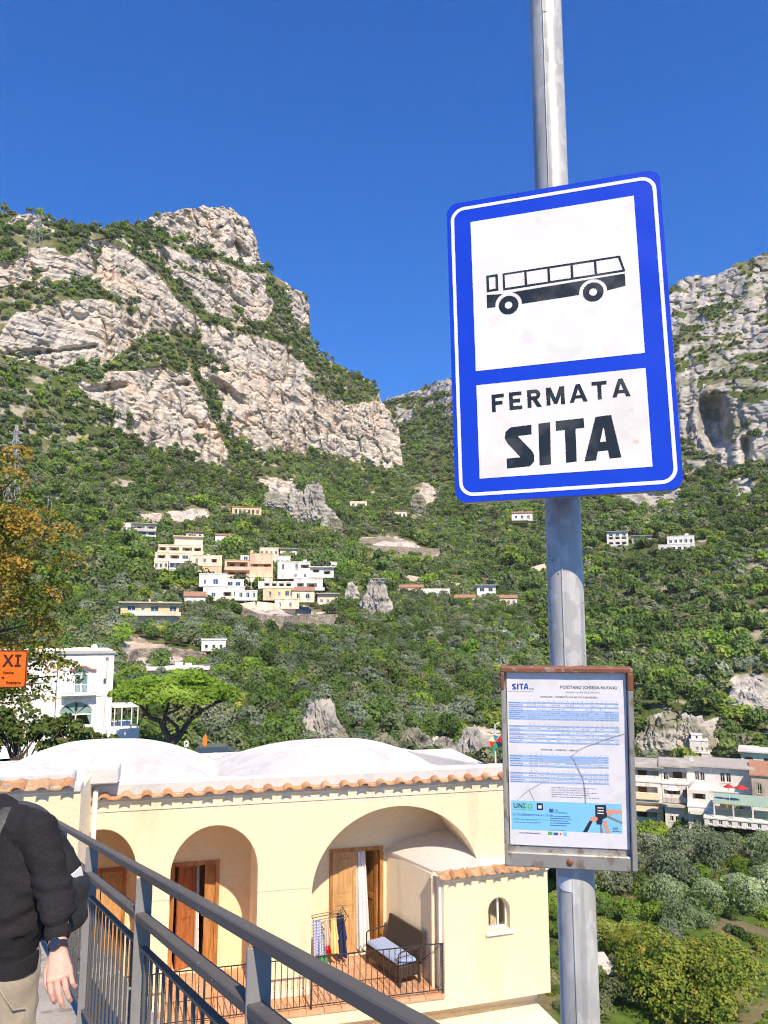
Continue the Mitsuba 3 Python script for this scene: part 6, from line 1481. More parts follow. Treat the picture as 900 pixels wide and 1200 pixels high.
# sweatshirt
def wrinkle(m, amp, freq, seed, mask=None, axis=None):
    v = m.vertices.copy(); nrm = m.vertex_normals
    w = meshkit.fbm(v * np.asarray(freq), 3, seed) - 0.5
    ridge = (0.5 - np.abs(meshkit.fbm(v * np.asarray(freq) * 0.7 + 5, 2, seed + 1) - 0.5) * 4).clip(-0.6, 0.5)
    k = 1.0 if mask is None else mask(v)[:, None]
    m.vertices = v + nrm * ((w * 0.9 + ridge * 0.8) * amp)[:, None] * k
    return m
sw = [hull_of([((-0.13, 0.0, zs - 0.07), 0.10), ((0.15, 0.0, zs - 0.07), 0.10), ((-0.12, -0.01, hz + 0.26), 0.115), ((0.155, -0.01, hz + 0.26), 0.118)]),
      hull_of([((-0.12, -0.01, hz + 0.26), 0.115), ((0.155, -0.01, hz + 0.26), 0.118), ((-0.105, -0.025, hz + 0.11), 0.125), ((0.145, -0.025, hz + 0.11), 0.128)]),
      hull_of([((-0.105, -0.025, hz + 0.11), 0.125), ((0.145, -0.025, hz + 0.11), 0.128), ((-0.10, -0.015, hz + 0.015), 0.108), ((0.135, -0.015, hz + 0.015), 0.112)]),
      hull_of([((-0.02, 0.0, zs + 0.03), 0.085), ((-0.15, 0.0, zs - 0.03), 0.085), ((0.15, 0.01, zs - 0.03), 0.085), ((SH[0] * 0.8, SH[1] * 0.8, zs - 0.03), 0.085)])]
for S_, E_, W_ in ((SH, EL, WR), (SR_, ER, WRr)):
    cuffp = E_ + (W_ - E_) * 0.66
    sw += hull_chain([((S_[0] * 0.55, S_[1] * 0.8, zs - 0.06), 0.09), (S_ + np.array([0, 0, -0.015]), 0.079), (S_ + (E_ - S_) * 0.5, 0.069), (E_, 0.063), (E_ + (W_ - E_) * 0.35, 0.059), (cuffp, 0.047)])
swm = m3.Manifold.batch_boolean(sw, m3.OpType.Add)
swm = swm - m3.Manifold.cylinder(0.4, 0.07, 0.08, 40).translate([-0.05, -0.03, zs + 0.06])
swm = swm - m3.Manifold.cube([2, 2, 0.5], True).translate([0, 0, hz - 0.25 - 0.055])
q_ = swm.refine_to_length(0.013).to_mesh(); st = trimesh.Trimesh(q_.vert_properties[:, :3], q_.tri_verts); trimesh.smoothing.filter_taubin(st, iterations=10)
def arm_mask(v):
    d = np.linalg.norm(np.cross(v - EL, (WR - EL) / np.linalg.norm(WR - EL)), axis=1)
    near = np.exp(-((v[:, 2] - (EL[2] - 0.05)) / 0.14) ** 2) * (np.abs(v[:, 0] - EL[0]) < 0.14)
    return 0.45 + 1.25 * near + 0.5 * np.exp(-((v[:, 2] - hz - 0.12) / 0.12) ** 2)
st = wrinkle(st, 0.015, (7, 7, 22), 3, arm_mask)
swk = part(man, 'sweatshirt', HW(st), 'm_sweater', smooth=60)
def cuff(W_, E_, r0, r1, a, b):
    d = (W_ - E_) / np.linalg.norm(W_ - E_); L = np.linalg.norm(W_ - E_)
    return tube([E_ + d * L * t for t in np.linspace(a, b, 5)], np.linspace(r0, r1, 5) + np.array([0, .002, .002, .001, -.004]), 28)
part(swk, 'cuff', HW(cuff(WR, EL, 0.047, 0.043, 0.60, 0.84)), 'm_sweater', smooth=40)
part(swk, 'cuff', HW(cuff(WRr, ER, 0.047, 0.042, 0.64, 0.9)), 'm_sweater', smooth=40)
hemr = fuse([hull_of([((-0.10, -0.013, hz - 0.035), 0.01), ((0.10, -0.013, hz - 0.035), 0.01)])], 0.02, 0)
ang = np.linspace(0, 2 * PI, 61)[:-1]
def ring(z, a, b, cy, ex=2.4):
    c_, s_ = np.cos(ang), np.sin(ang)
    return np.stack([0.018 + (a + 0.028) * np.sign(c_) * np.abs(c_) ** (2 / ex), cy + b * np.sign(s_) * np.abs(s_) ** (2 / ex), z + 0 * ang], 1)
def loft(rings, close=True):
    n = len(rings[0]); V = np.vstack(rings); F = []
    for k in range(len(rings) - 1):
        for j in range(n):
            a, b = k * n + j, k * n + (j + 1) % n
            F += [[a, b, b + n], [a, b + n, a + n]]
    if close:
        V = np.vstack([V, rings[0].mean(0), rings[-1].mean(0)])
        for j in range(n):
            F += [[len(V) - 2, (j + 1) % n, j], [len(V) - 1, (len(rings) - 1) * n + j, (len(rings) - 1) * n + (j + 1) % n]]
    return trimesh.Trimesh(V, F, process=False)
part(swk, 'hem', HW(loft([ring(hz - 0.078, 0.196, 0.113, -0.015), ring(hz - 0.074, 0.203, 0.119, -0.015), ring(hz - 0.02, 0.207, 0.121, -0.015), ring(hz - 0.008, 0.203, 0.117, -0.015)])), 'm_sweater', smooth=50)
# trousers
tr = [hull_of([((-0.085, -0.01, hz + 0.02), 0.105), ((0.12, -0.01, hz + 0.02), 0.108), ((-0.085, 0.0, hz - 0.10), 0.112), ((0.125, 0.0, hz - 0.10), 0.116)])]
for s, stride in ((1, 0.12), (-1, -0.16)):
    tr += hull_chain([((s * 0.088 + 0.035, 0.0, hz - 0.06), 0.115), ((s * 0.105 + 0.02, stride * 0.5 - 0.03, hz * 0.55), 0.088), ((s * 0.105, stride * 0.8, hz * 0.42), 0.083), ((s * 0.105, stride + 0.02, 0.09), 0.072)])
q_ = m3.Manifold.batch_boolean(tr, m3.OpType.Add).refine_to_length(0.02).to_mesh(); tt = trimesh.Trimesh(q_.vert_properties[:, :3], q_.tri_verts); trimesh.smoothing.filter_taubin(tt, iterations=8)
tt = wrinkle(tt, 0.014, (10, 10, 9), 8)
trk = part(man, 'trousers', HW(tt), 'm_chino', smooth=60)
part(trk, 'pocket_seam', HW(tube([(0.16, -0.104, hz - 0.06), (0.195, -0.09, hz - 0.12), (0.222, -0.055, hz - 0.19), (0.235, -0.01, hz - 0.20)], 0.004, 6)), 'm_chino', smooth=True)
for s, stride in ((1, 0.12), (-1, -0.16)):
    part(man, 'shoe', HW(fuse([hull_of([((s * 0.105, stride + 0.05, 0.045), 0.045), ((s * 0.115, stride - 0.05, 0.05), 0.045), ((s * 0.125, stride - 0.16, 0.03), 0.035), ((s * 0.10, stride - 0.15, 0.03), 0.034)])], 0.02, 3)), 'm_shoe', smooth=True)
# watch and ring
wd = (WR - EL) / np.linalg.norm(WR - EL)
wk = part(man, 'watch', HW(tube([WR - wd * 0.010 + wd * t for t in np.linspace(-0.012, 0.012, 4)], [0.034, 0.0355, 0.0355, 0.034], 28)), 'm_watch_case', smooth=40, label='dark watch strap on the left wrist')
wn_ = bk - wd * (bk @ wd); wn_ /= np.linalg.norm(wn_)
Rw = np.eye(3); Rw[:, 2] = wn_; Rw[:, 0] = wd; Rw[:, 1] = np.cross(wn_, wd)
part(wk, 'case', HW(moved(trimesh.creation.cylinder(0.0215, 0.012, sections=32), mat4(Rw, WR - wd * 0.010 + wn_ * 0.034))), 'm_watch_case', smooth=30)
part(wk, 'dial', HW(moved(trimesh.creation.cylinder(0.0185, 0.002, sections=32), mat4(Rw, WR - wd * 0.010 + wn_ * 0.041))), 'm_watch', smooth=30)

# backpack: its own thing, worn on the back
packk = thing('backpack', 'black backpack with a side pocket holding a folded white paper, worn on the back', 'backpack')
bp = [hull_of([((-0.11, 0.19, zs - 0.12), 0.06), ((0.10, 0.19, zs - 0.12), 0.06), ((-0.12, 0.23, zs - 0.24), 0.085), ((0.125, 0.23, zs - 0.24), 0.085), ((-0.12, 0.24, zs - 0.38), 0.095), ((0.13, 0.24, zs - 0.38), 0.095), ((-0.10, 0.21, zs - 0.44), 0.07), ((0.11, 0.21, zs - 0.44), 0.07)])]
q_ = m3.Manifold.batch_boolean(bp, m3.OpType.Add).refine_to_length(0.015).to_mesh(); bpt = trimesh.Trimesh(q_.vert_properties[:, :3], q_.tri_verts); trimesh.smoothing.filter_taubin(bpt, iterations=4)
bpt = wrinkle(bpt, 0.016, (8, 8, 12), 14)
part(packk, 'bag', HW(bpt), 'm_pack', smooth=50)
pk = fuse([hull_of([((0.19, 0.20, zs - 0.29), 0.042), ((0.185, 0.29, zs - 0.29), 0.042), ((0.19, 0.20, zs - 0.44), 0.048), ((0.18, 0.28, zs - 0.43), 0.052)])], 0.02, 4)
pk_ = wrinkle(pk, 0.008, (14, 14, 14), 9)
part(packk, 'side_pocket', HW(pk_), 'm_pack_grey', smooth=50)
part(packk, 'paper', HW(moved(bevel_box(-0.008, 0.008, -0.036, 0.036, -0.03, 0.03, 0.003), mat4(rotx(0.35), (0.205, 0.245, zs - 0.262)))), 'm_sticker')
for s in (-1, 1):
    path = [(s * 0.12, 0.20, zs - 0.06), (s * 0.112, 0.09, zs + 0.042), (s * 0.108, 0.0, zs + 0.062), (s * 0.108, -0.072, zs + 0.032), (s * 0.112, -0.116, zs - 0.05), (s * 0.125, -0.136, zs - 0.14), (s * 0.16, -0.128, zs - 0.22), (s * 0.215, -0.06, zs - 0.29), (s * 0.20, 0.1, zs - 0.34)]
    from scipy.interpolate import CubicSpline
    cs_ = CubicSpline(np.arange(9), np.array(path)); tt_ = np.linspace(0, 8, 60); C = cs_(tt_)
    tg = cs_(tt_, 1); tg /= np.linalg.norm(tg, axis=1, keepdims=True)
    ctr = np.array([s * 0.06, 0.02, 0]); outw = C - (ctr + np.stack([0 * tt_, 0 * tt_, np.minimum(C[:, 2], zs - 0.06)], 1)); outw -= tg * (outw * tg).sum(1, keepdims=True); outw /= np.linalg.norm(outw, axis=1, keepdims=True)
    sdv = np.cross(tg, outw); w_ = np.interp(tt_, [0, 5.6, 6.2, 8], [0.028, 0.028, 0.013, 0.012])[:, None]
    rings = [np.array([C[k] + sdv[k] * w_[k] + outw[k] * 0.012, C[k] + outw[k] * 0.020, C[k] - sdv[k] * w_[k] + outw[k] * 0.012, C[k] - sdv[k] * w_[k] - outw[k] * 0.006, C[k] + sdv[k] * w_[k] - outw[k] * 0.006]) for k in range(60)]
    part(packk, 'strap', HW(loft(rings)), 'm_strap', smooth=40)
    if s == 1:
        a_, b_ = C[24], C[30]
        part(packk, 'piping', HW(tube([C[k] + sdv[k] * w_[k] * (0.5 - 0.14 * (k - 22)) + outw[k] * 0.0185 for k in range(22, 30)], 0.0016, 5)), 'm_sticker')
# ---------------------------------------------------------------- the white house, umbrella pine, street trees, taxi sign
leafy('leaf_pine', leaf_col((0.080, 0.128, 0.018), (0.122, 0.185, 0.027), (0.16, 0.215, 0.040), 0.35))
def autumn(p, n, uv):
    c = MIX((0.085, 0.115, 0.022), (0.24, 0.185, 0.038), SS(0.44, 0.62, FB(p.x * 0.6, p.y * 0.6, p.z * 0.6, 3)))
    c = MIX(c, (0.36, 0.235, 0.055), SS(0.54, 0.74, N(p.x * 1.4 + 9, p.y * 1.4, p.z * 1.4)))
    return c * (1.15 + 1.0 * N(p.x * 9, p.y * 9, p.z * 9))
mat('leaf_autumn', {'type': 'principledthin', 'base_color': mikit.proc(autumn), 'roughness': 0.55, 'diff_trans': 0.7, 'spec_trans': 0.0})
def oleander(p, n, uv):
    return MIX((0.085, 0.14, 0.035), (0.19, 0.24, 0.07), N(p.x * 3, p.y * 3, p.z * 3)) * (0.6 + 0.8 * N(p.x * 14, p.y * 14, p.z * 14))
mat('leaf_near', {'type': 'principledthin', 'base_color': mikit.proc(oleander), 'roughness': 0.5, 'diff_trans': 0.5, 'spec_trans': 0.0})
def yellowgreen(p, n, uv):
    c = MIX((0.10, 0.155, 0.028), (0.20, 0.235, 0.045), SS(0.35, 0.6, FB(p.x * 0.7, p.y * 0.7, p.z * 0.7, 3)))
    c = MIX(c, (0.30, 0.24, 0.05), SS(0.74, 0.9, N(p.x * 1.1 + 3, p.y * 1.1, p.z * 1.1)))
    return c * (1.05 + 1.1 * N(p.x * 5, p.y * 5, p.z * 5))
leafy('leaf_yellow', mikit.proc(yellowgreen))

# white house with arched windows at the left
WH = at_depth(100, 868, 58.0); sW = float(WH @ FWD) / FOCAL
WM = mat4(rotz(-math.atan2(WH[0], WH[1]) + math.radians(3)), WH)
wh = thing('white_house', 'white house with a fan-light window and a small arched balcony window behind the villa roof', 'house')
WW = lambda m: moved(m, WM)
X = lambda px: (px - 100) * sW
Z = lambda py: (868 - py) * sW
upw = arch(X(84.0), X(99.8), Z(813.5), Z(790), Z(786), 14)
dw = arch(X(69.5), X(106.5), Z(851), Z(838), Z(822.5), 24)
lft = sbox(X(66.5), Z(812), X(69.5), Z(777))
wall = sbox(X(-60), Z(880), X(127.5), Z(766)).difference(unary_union([upw, dw]))
m = upright(wall, 0.35); part(wh, 'front_wall', WW(m), 'm_white', smooth=20)
part(wh, 'side_wall', WW(cat(box(X(-60), X(-58), 0.36, 6.5, Z(880), Z(767)), box(X(122), X(127.3), 0.36, 6.5, Z(880), Z(767)), box(X(-57.9), X(121.9), 6.2, 6.5, Z(880), Z(767)), box(X(-57.9), X(121.9), 0.36, 6.19, Z(819), Z(816)))), 'm_white')
part(wh, 'left_wing', WW(cat(box(X(-60), X(64.5), -1.3, -0.002, Z(880), Z(771)))), 'm_white')
part(wh, 'cornice', WW(cat(box(X(-60), X(128.5), -0.18, 0.4, Z(767.5) + 0.004, Z(764.5)), box(X(-60), X(65), -1.5, -0.2, Z(771) + 0.003, Z(769)))), 'm_far_roof')
part(wh, 'roof', WW(box(X(-58), X(126), 0.5, 6.4, Z(767) + 0.01, Z(763.5))), 'm_white')
part(wh, 'roof_tank', WW(trimesh.creation.icosphere(2, 0.26).apply_translation((X(105.5), 1.2, Z(761)))), 'm_white', smooth=True)
part(wh, 'roof_tank', WW(bevel_box(X(80), X(101), 1.5, 3, Z(764), Z(761.5), 0.05)), 'm_white')
diffuse('pane_teal', (0.22, 0.36, 0.34)); diffuse('pane_blue', (0.17, 0.27, 0.31))
def inset(pg, y0, y1, bs, name, own):
    m = upright(pg, y1 - y0); m.apply_translation((0, y0, 0)); return part(own, name, WW(m), bs)
w_ = inset(upw.buffer(-0.01), 0.2, 0.204, 'm_pane', 'window', wh)
for a, b in ((84.8, 91.0), (92.6, 99.0)): inset(sbox(X(a), Z(812), X(b), Z(792.5)), 0.17, 0.195, 'm_pane_blue', 'pane', w_)
inset(arch(X(84.8), X(99.0), Z(791), Z(790.5), Z(787), 10), 0.17, 0.195, 'm_pane_teal', 'pane', w_)
inset(upw.buffer(-0.01).difference(upw.buffer(-0.07)).union(sbox(X(91.0), Z(813), X(92.6), Z(791))).union(sbox(X(84), Z(792.4), X(99.8), Z(791))), 0.14, 0.168, 'm_white', 'frame', w_)
lab_ = LineString([(X(78), Z(786)), (X(83), Z(785.5)), (X(87), Z(783)), (X(92), Z(782)), (X(97), Z(783)), (X(102), Z(786)), (X(108), Z(786.5))]).buffer(0.055, cap_style='flat')
diffuse('brick_red', (0.42, 0.20, 0.15))
m = upright(lab_, 0.2); m.apply_translation((0, -0.2, 0)); part(wh, 'label_moulding', WW(m), 'm_brick_red')
part(wh, 'balcony', WW(bevel_box(X(71), X(109), -0.75, -0.003, Z(815.5), Z(814), 0.02)), 'm_white')
for k in range(26):
    part(wh, 'balcony_bar', WW(tube([(X(71.5) + k * (X(108.5) - X(71.5)) / 25, -0.72, Z(814)), (X(71.5) + k * (X(108.5) - X(71.5)) / 25, -0.72, Z(803))], 0.012, 4)), 'm_white')
part(wh, 'balcony_rail', WW(box(X(71), X(109), -0.74, -0.70, Z(803), Z(802.2))), 'm_white')
f_ = inset(dw.buffer(-0.01), 0.22, 0.224, 'm_pane', 'fan_window', wh)
cx_, cz_ = X(88), Z(838)
for k in range(4):
    a0, a1 = PI * k / 4 + 0.07, PI * (k + 1) / 4 - 0.07
    a_, b_ = (X(106.5) - X(69.5)) / 2 - 0.1, Z(822.5) - Z(838) - 0.1
    pg = Polygon([(cx_ + 0.12 * math.cos(t), cz_ + 0.12 * math.sin(t)) for t in (a0, a1)] + [(cx_ + a_ * math.cos(t), cz_ + 0.06 + b_ * math.sin(t)) for t in np.linspace(a1, a0, 8)])
    inset(pg, 0.19, 0.215, 'm_pane_teal', 'pane', f_)
inset(Polygon([(cx_, cz_ + 0.15), (cx_ + 0.11, cz_ + 0.38), (cx_, cz_ + 0.75), (cx_ - 0.11, cz_ + 0.38)]), 0.17, 0.188, 'm_far_dark', 'diamond', f_)
inset(sbox(X(69.5), Z(838.6), X(106.5), Z(837)).union(sbox(X(87.2), Z(851), X(88.6), Z(838))).union(dw.buffer(-0.01).difference(dw.buffer(-0.08))), 0.13, 0.168, 'm_white', 'frame', f_)
for s_2 in (-1, 1):
    pg = Polygon([(cx_ + s_2 * (X(106.5) - X(69.5)) / 2 * 0.96, cz_ - 0.05), (cx_ + s_2 * 0.75, cz_ - 0.05), (cx_ + s_2 * 0.95, cz_ - 0.55), (cx_ + s_2 * (X(106.5) - X(69.5)) / 2 * 0.94, cz_ - 0.85)])
    inset(pg, 0.19, 0.215, 'm_pane_teal', 'curtain', f_)
part(wh, 'downpipe', WW(cat(tube([(X(119.5), -0.08, Z(773)), (X(119.5), -0.08, Z(801))], 0.035, 6), tube([(X(119.5), -0.08, Z(817)), (X(119.5), -0.08, Z(852))], 0.035, 6), tube([(X(64.6), -0.08, Z(775)), (X(64.6), -0.08, Z(828))], 0.035, 6))), 'm_far_grey')
part(wh, 'hopper', WW(box(X(118), X(121), -0.15, -0.003, Z(774), Z(772))), 'm_brick_red')
part(wh, 'meter_box', WW(box(X(116.5), X(119.3), -0.14, -0.003, Z(801.5), Z(797))), 'm_shutter_green')
part(wh, 'cable', WW(tube([(X(36), -0.03, Z(816)), (X(64), -0.03, Z(818.5)), (X(90), -0.03, Z(819)), (X(119), -0.03, Z(817))], 0.02, 5)), 'm_far_grey')
part(wh, 'left_window', WW(box(X(-2), X(4), -1.4, -1.301, Z(800), Z(785))), 'm_far_glass')
part(wh, 'side_terrace', WW(cat(box(X(122), X(158), -1.4, 4, Z(880), Z(854)))), 'm_white')
part(wh, 'pergola', WW(cat(*[box(X(q), X(q + 1.2), -1.2 + k, -1.1 + k, Z(854), Z(830)) for q in (129, 137, 148, 155) for k in (0, 3)], box(X(127), X(158), -1.25, 2.0, Z(830) + 0.003, Z(828.5)))), 'm_far_white')
part(wh, 'glass_screen', WW(box(X(143.5), X(156.5), -1.38, -1.36, Z(867) + 0.0, Z(854.5))), 'm_pane_teal')

# umbrella pine
rp_ = np.random.default_rng(77)
UP = at_depth(203, 874, 53.0); sU = float(UP @ FWD) / FOCAL
pine = thing('umbrella_pine', 'broad flat-topped umbrella pine with dark forked limbs behind the white villa roof', 'tree')
def US(px, py, dy=0.0): return UP + np.array([(px - 203) * sU, dy, (874 - py) * sU])
limbs = [([(203, 900), (201, 872), (196, 862), (190, 852), (187, 846)], [0.34, 0.30, 0.25, 0.22, 0.19], 0), ([(201, 872), (209, 862), (213, 856), (219, 846), (232, 836), (247, 826), (262, 818)], [0.30, 0.24, 0.21, 0.17, 0.14, 0.10, 0.05], 1.2),
         ([(187, 846), (178, 842), (172, 834), (168, 826), (158, 820), (146, 816)], [0.18, 0.15, 0.13, 0.11, 0.08, 0.05], -1.5), ([(190, 850), (192, 838), (194, 828), (190, 820)], [0.17, 0.14, 0.11, 0.06], 0.5),
         ([(192, 838), (203, 834), (215, 828), (228, 820)], [0.11, 0.1, 0.08, 0.05], -1.0), ([(209, 862), (206, 852), (197, 846), (192, 840)], [0.17, 0.13, 0.12, 0.1], 0.2), ([(219, 846), (220, 834), (224, 824)], [0.14, 0.11, 0.06], 1.8), ([(232, 836), (224, 826), (214, 818)], [0.1, 0.08, 0.04], 2.5), ([(172, 834), (176, 824), (182, 816)], [0.1, 0.08, 0.04], -2.2), ([(247, 826), (254, 826), (268, 818)], [0.07, 0.06, 0.03], 1.0)]
for q, (pts, rr, dy) in enumerate(limbs):
    n = len(pts)
    P3 = np.array([US(px, py, dy * k / max(1, n - 1) * (1 if q else 0)) for k, (px, py) in enumerate(pts)])
    P3 = P3 + rp_.normal(size=P3.shape) * 0.03
    part(pine, 'trunk' if q == 0 else 'limb', tube(P3, np.array(rr) * 0.9, 8), 'm_bark', smooth=50)
# the crown: a shallow dome of needle tufts, ragged underneath
cu, n = [], 5200
half, = [72 * sU]
lobes = []
for k in range(150):
    a, t = rp_.random() * 2 * PI, math.sqrt(rp_.random())
    x, y = half * t * math.cos(a), half * 0.8 * t * math.sin(a)
    top = (26 * (1 - t ** 2.2) + 3) * sU
    lobes.append((US(203, 817) + np.array([x, y, rp_.uniform(0.25, 1.0) * top + rp_.uniform(-0.2, 0.2) - 0.2 * t]), rp_.uniform(0.45, 0.85)))
part(pine, 'crown', leaf_cloud(rp_, lobes, 26000, 0.10, 0.5, 0.6), 'm_leaf_pine')
CLEAR.append((UP + np.array([0, -8, 3]), 7.5)); CLEAR.append((UP + np.array([0, -14, 1]), 7.0)); CLEAR.append((UP + [0, 0, 2], 4)); CLEAR.append((WH + [0, -6, 3], 9)); CLEAR.append((WH + [-5, -3, 3], 9)); CLEAR.append((WH + [3, -14, 3], 9)); CLEAR.append((WH + [-8, -14, 3], 9)); CLEAR.append((UP + np.array([4, -8, 3]), 6))

# autumn street tree at the left edge, branch by branch
ra = np.random.default_rng(5)
AT = at_depth(-60, 900, 27.0)
at_ = thing('autumn_tree', 'street tree with rust and yellow-green autumn leaves at the left edge above the taxi sign', 'tree')
def AS(px, py, y): return at_depth(px, py, 27.0 + (y - 10.5) * 2.0)
ab = [np.array([AT + [0, 0, -5.0], AT + [0.05, 0, 0], AT + [0.1, 0.1, 5.6], AT + [0.0, 0.1, 11.0]])]
part(at_, 'trunk', tube(ab[0], [0.36, 0.30, 0.22, 0.08], 10), 'm_bark', smooth=50)
tips = [(30, 548, 10.6), (10, 566, 10.2), (38, 590, 10.8), (52, 612, 10.9), (64, 625, 10.4), (20, 640, 10.0), (44, 660, 10.7), (60, 684, 10.9), (82, 690, 10.5), (30, 705, 10.1), (48, 728, 10.6), (40, 752, 10.9), (15, 740, 10.0), (5, 690, 10.3), (0, 620, 10.1), (8, 780, 10.3), (34, 790, 10.8), (55, 800, 10.6), (66, 792, 10.8), (36, 815, 10.3), (10, 825, 10.4), (-20, 560, 10.4), (-30, 640, 10.9), (-40, 720, 10.2), (-20, 790, 10.2), (-60, 600, 11.2), (-120, 620, 10.8), (-130, 700, 10.2), (-110, 560, 10.5), (-80, 540, 10.6), (-150, 660, 11)]
leafc = []
for (px, py, y) in tips:
    e = AS(px, py, y); root = AT + np.array([0.05, 0.05, np.clip((e[2] - AT[2]) * 0.72, -0.3, 10.4)])
    mid = (root + e) / 2 + np.array([0, 0, 0.35]) + ra.normal(size=3) * 0.08
    part(at_, 'branch', tube([root, mid, e], [0.08, 0.045, 0.014], 5), 'm_bark', smooth=50)
    for _ in range(5):
        f_2 = ra.uniform(0.45, 1.08)
        c_ = root + (e - root) * f_2 + ra.normal(size=3) * np.array([0.55, 0.65, 0.34])
        leafc.append((c_, ra.uniform(0.36, 0.72)))
part(at_, 'leaves', leaf_cloud(ra, leafc, 25000, 0.062, 0.8, 0.8), 'm_leaf_autumn')

# oleander branches rising behind the roof at the left
ro = np.random.default_rng(8)
for q, (px, py, y, wpx, hpx, lab) in enumerate(((25, 862, 20.6, 60, 46, 'leafy green oleander rising behind the roof at the left edge'), (92, 868, 20.9, 52, 40, 'leafy green oleander in front of the white house fan window'))):
    t = thing('oleander', lab, 'shrub')
    s = y / FOCAL; base = at_depth(px, py + 16, y); lob = []
    for k in range(26):
        e = at_depth(px + ro.uniform(-wpx, wpx), py - ro.uniform(-0.4, 1.0) * hpx * ro.uniform(0.5, 1), y + ro.uniform(-0.6, 0.6))
        part(t, 'stem', tube([base + [ro.uniform(-.3, .3), 0, -0.6], (base + e) / 2 + [0, 0, 0.1], e], [0.025, 0.016, 0.005], 4), 'm_bark')
        for _ in range(4): lob.append((base + (e - base) * ro.uniform(0.6, 1.05) + ro.normal(size=3) * 0.08, ro.uniform(0.10, 0.2)))
    part(t, 'leaves', leaf_cloud(ro, lob, 3400, 0.055, 0.9, 1.5), 'm_leaf_near')

# orange taxi sign, mostly beyond the left edge
paint('taxi_orange', mikit.proc(lambda p, n, uv: MIX((0.80, 0.155, 0.008), (0.74, 0.14, 0.010), FB(p.x * 6, p.y * 6, p.z * 6, 3))), 0.45, spec=0.4)
paint('taxi_ink', (0.05, 0.012, 0.005), 0.5)
TC = at_depth(-12, 784, 7.0); sT = 7.0 / FOCAL
taxi = thing('taxi_sign', 'orange taxi rank sign with dark red-brown lettering cut off by the left edge', 'sign')
TXM = mat4(rotz(math.radians(4)), TC)
hw, hh = 41 * sT, 21 * sT
m = upright(rrect(-hw, -hh, hw, hh, 3.0 * sT), 0.02); part(taxi, 'plate', moved(m, TXM), 'm_taxi_orange', smooth=25)
m = upright(rrect(-hw, -hh, hw, hh, 3.0 * sT).difference(rrect(-hw + 0.008, -hh + 0.008, hw - 0.008, hh - 0.008, 2.4 * sT)), 0.002); m.apply_translation((0, -0.003, 0)); part(taxi, 'border', moved(m, TXM), 'm_taxi_ink')
def tx(s, x_right, z, h, bold):
    m = meshkit.text_mesh(s, h, 0.002, bold=bold); v = m.vertices.copy(); w = v[:, 0].max()
    m.vertices = np.stack([x_right - w + v[:, 0], -0.003 - v[:, 2], z + v[:, 1]], 1); m.invert(); return moved(m, TXM)
for ch, xr in (('I', 22.5), ('X', 14.0), ('A', -1.0), ('T', -15.0)):
    part(taxi, 'letter', tx(ch, (xr + 12) * sT, 3.0 * sT, 13.0 * sT, True), 'm_taxi_ink')
part(taxi, 'small_lettering', cat(tx('licenza', hw - 14 * sT, -5.5 * sT, 2.6 * sT, True), tx('te', hw - 24 * sT, -11 * sT, 2.6 * sT, True), tx('Positano', hw - 5 * sT, -17 * sT, 3.0 * sT, True)), 'm_taxi_ink')
part(taxi, 'post', tube([TC + [0, 0.06, hh], TC + [0, 0.06, -2.6]], 0.03, 12), 'm_post_plate', smooth=40)

# beyond the roof: a road sign, an orange board on its pole and the roof of a parked car
BP = lambda px, py, y=50.0: at_depth(px, py, y)
g_ = thing('road_sign', 'small white road sign on a post beside the umbrella pine trunk', 'sign')
b_ = BP(218, 890); s5 = 50 / FOCAL
part(g_, 'post', tube([b_, b_ + [0, 0, 21 * s5]], 0.04, 6), 'm_far_grey')
part(g_, 'plate', moved(bevel_box(-0.14, 0.14, -0.03, 0.0, 0, 0.36, 0.01), mat4(None, b_ + [0, -0.05, 14 * s5])), 'm_far_white')
part(g_, 'mark', moved(cat(box(-0.06, -0.02, -0.036, -0.031, 0.08, 0.28), box(-0.0195, 0.06, -0.036, -0.031, 0.17, 0.28)), mat4(None, b_ + [0, -0.05, 14 * s5])), 'm_far_dark')
g_ = thing('orange_board', 'narrow orange board on a pole right of the small white road sign', 'sign')
b_ = BP(240, 890)
part(g_, 'post', tube([b_, b_ + [0, 0, 28 * s5]], 0.035, 6), 'm_far_grey')
part(g_, 'plate', moved(bevel_box(-0.16, 0.12, -0.04, 0.0, 0, 0.62, 0.01), mat4(rotz(0.5), b_ + [0, -0.05, 15 * s5])), 'm_far_orange')
car = thing('parked_car', 'dark blue-grey parked car of which only the roof and windows show over the villa roof', 'car')
cb = BP(250, 902, 50.0); CMx = mat4(rotz(math.radians(12)), cb)
prof = Polygon([(-2.0, 0.25), (-2.0, 0.75), (-1.5, 0.85), (-0.9, 1.35), (0.7, 1.38), (1.3, 0.92), (2.0, 0.8), (2.05, 0.25)])
paint('car_paint', (0.05, 0.07, 0.09), 0.25, spec=0.6, coat=1.0)
cm = upright(prof.buffer(-0.06).buffer(0.06), 1.6); part(car, 'body', moved(cm, CMx), 'm_car_paint', smooth=30)
for pg in (Polygon([(-1.35, 0.9), (-0.85, 1.27), (-0.15, 1.29), (-0.15, 0.9)]), Polygon([(-0.08, 0.9), (-0.08, 1.29), (0.66, 1.30), (1.1, 0.93)])):
    w2 = upright(pg, 0.02); w2.apply_translation((0, -0.012, 0)); part(car, 'window', moved(w2, CMx), 'm_far_glass')
for x in (-1.25, 1.25):
    wq = part(car, 'wheel', moved(trimesh.creation.cylinder(0.31, 0.2, sections=20), CMx @ mat4(rotx(PI / 2), (x, 0.05, 0.31))), 'm_far_dark', smooth=30)
    part(wq, 'rim', moved(trimesh.creation.cylinder(0.19, 0.02, sections=16), CMx @ mat4(rotx(PI / 2), (x, -0.06, 0.31))), 'm_far_grey', smooth=30)

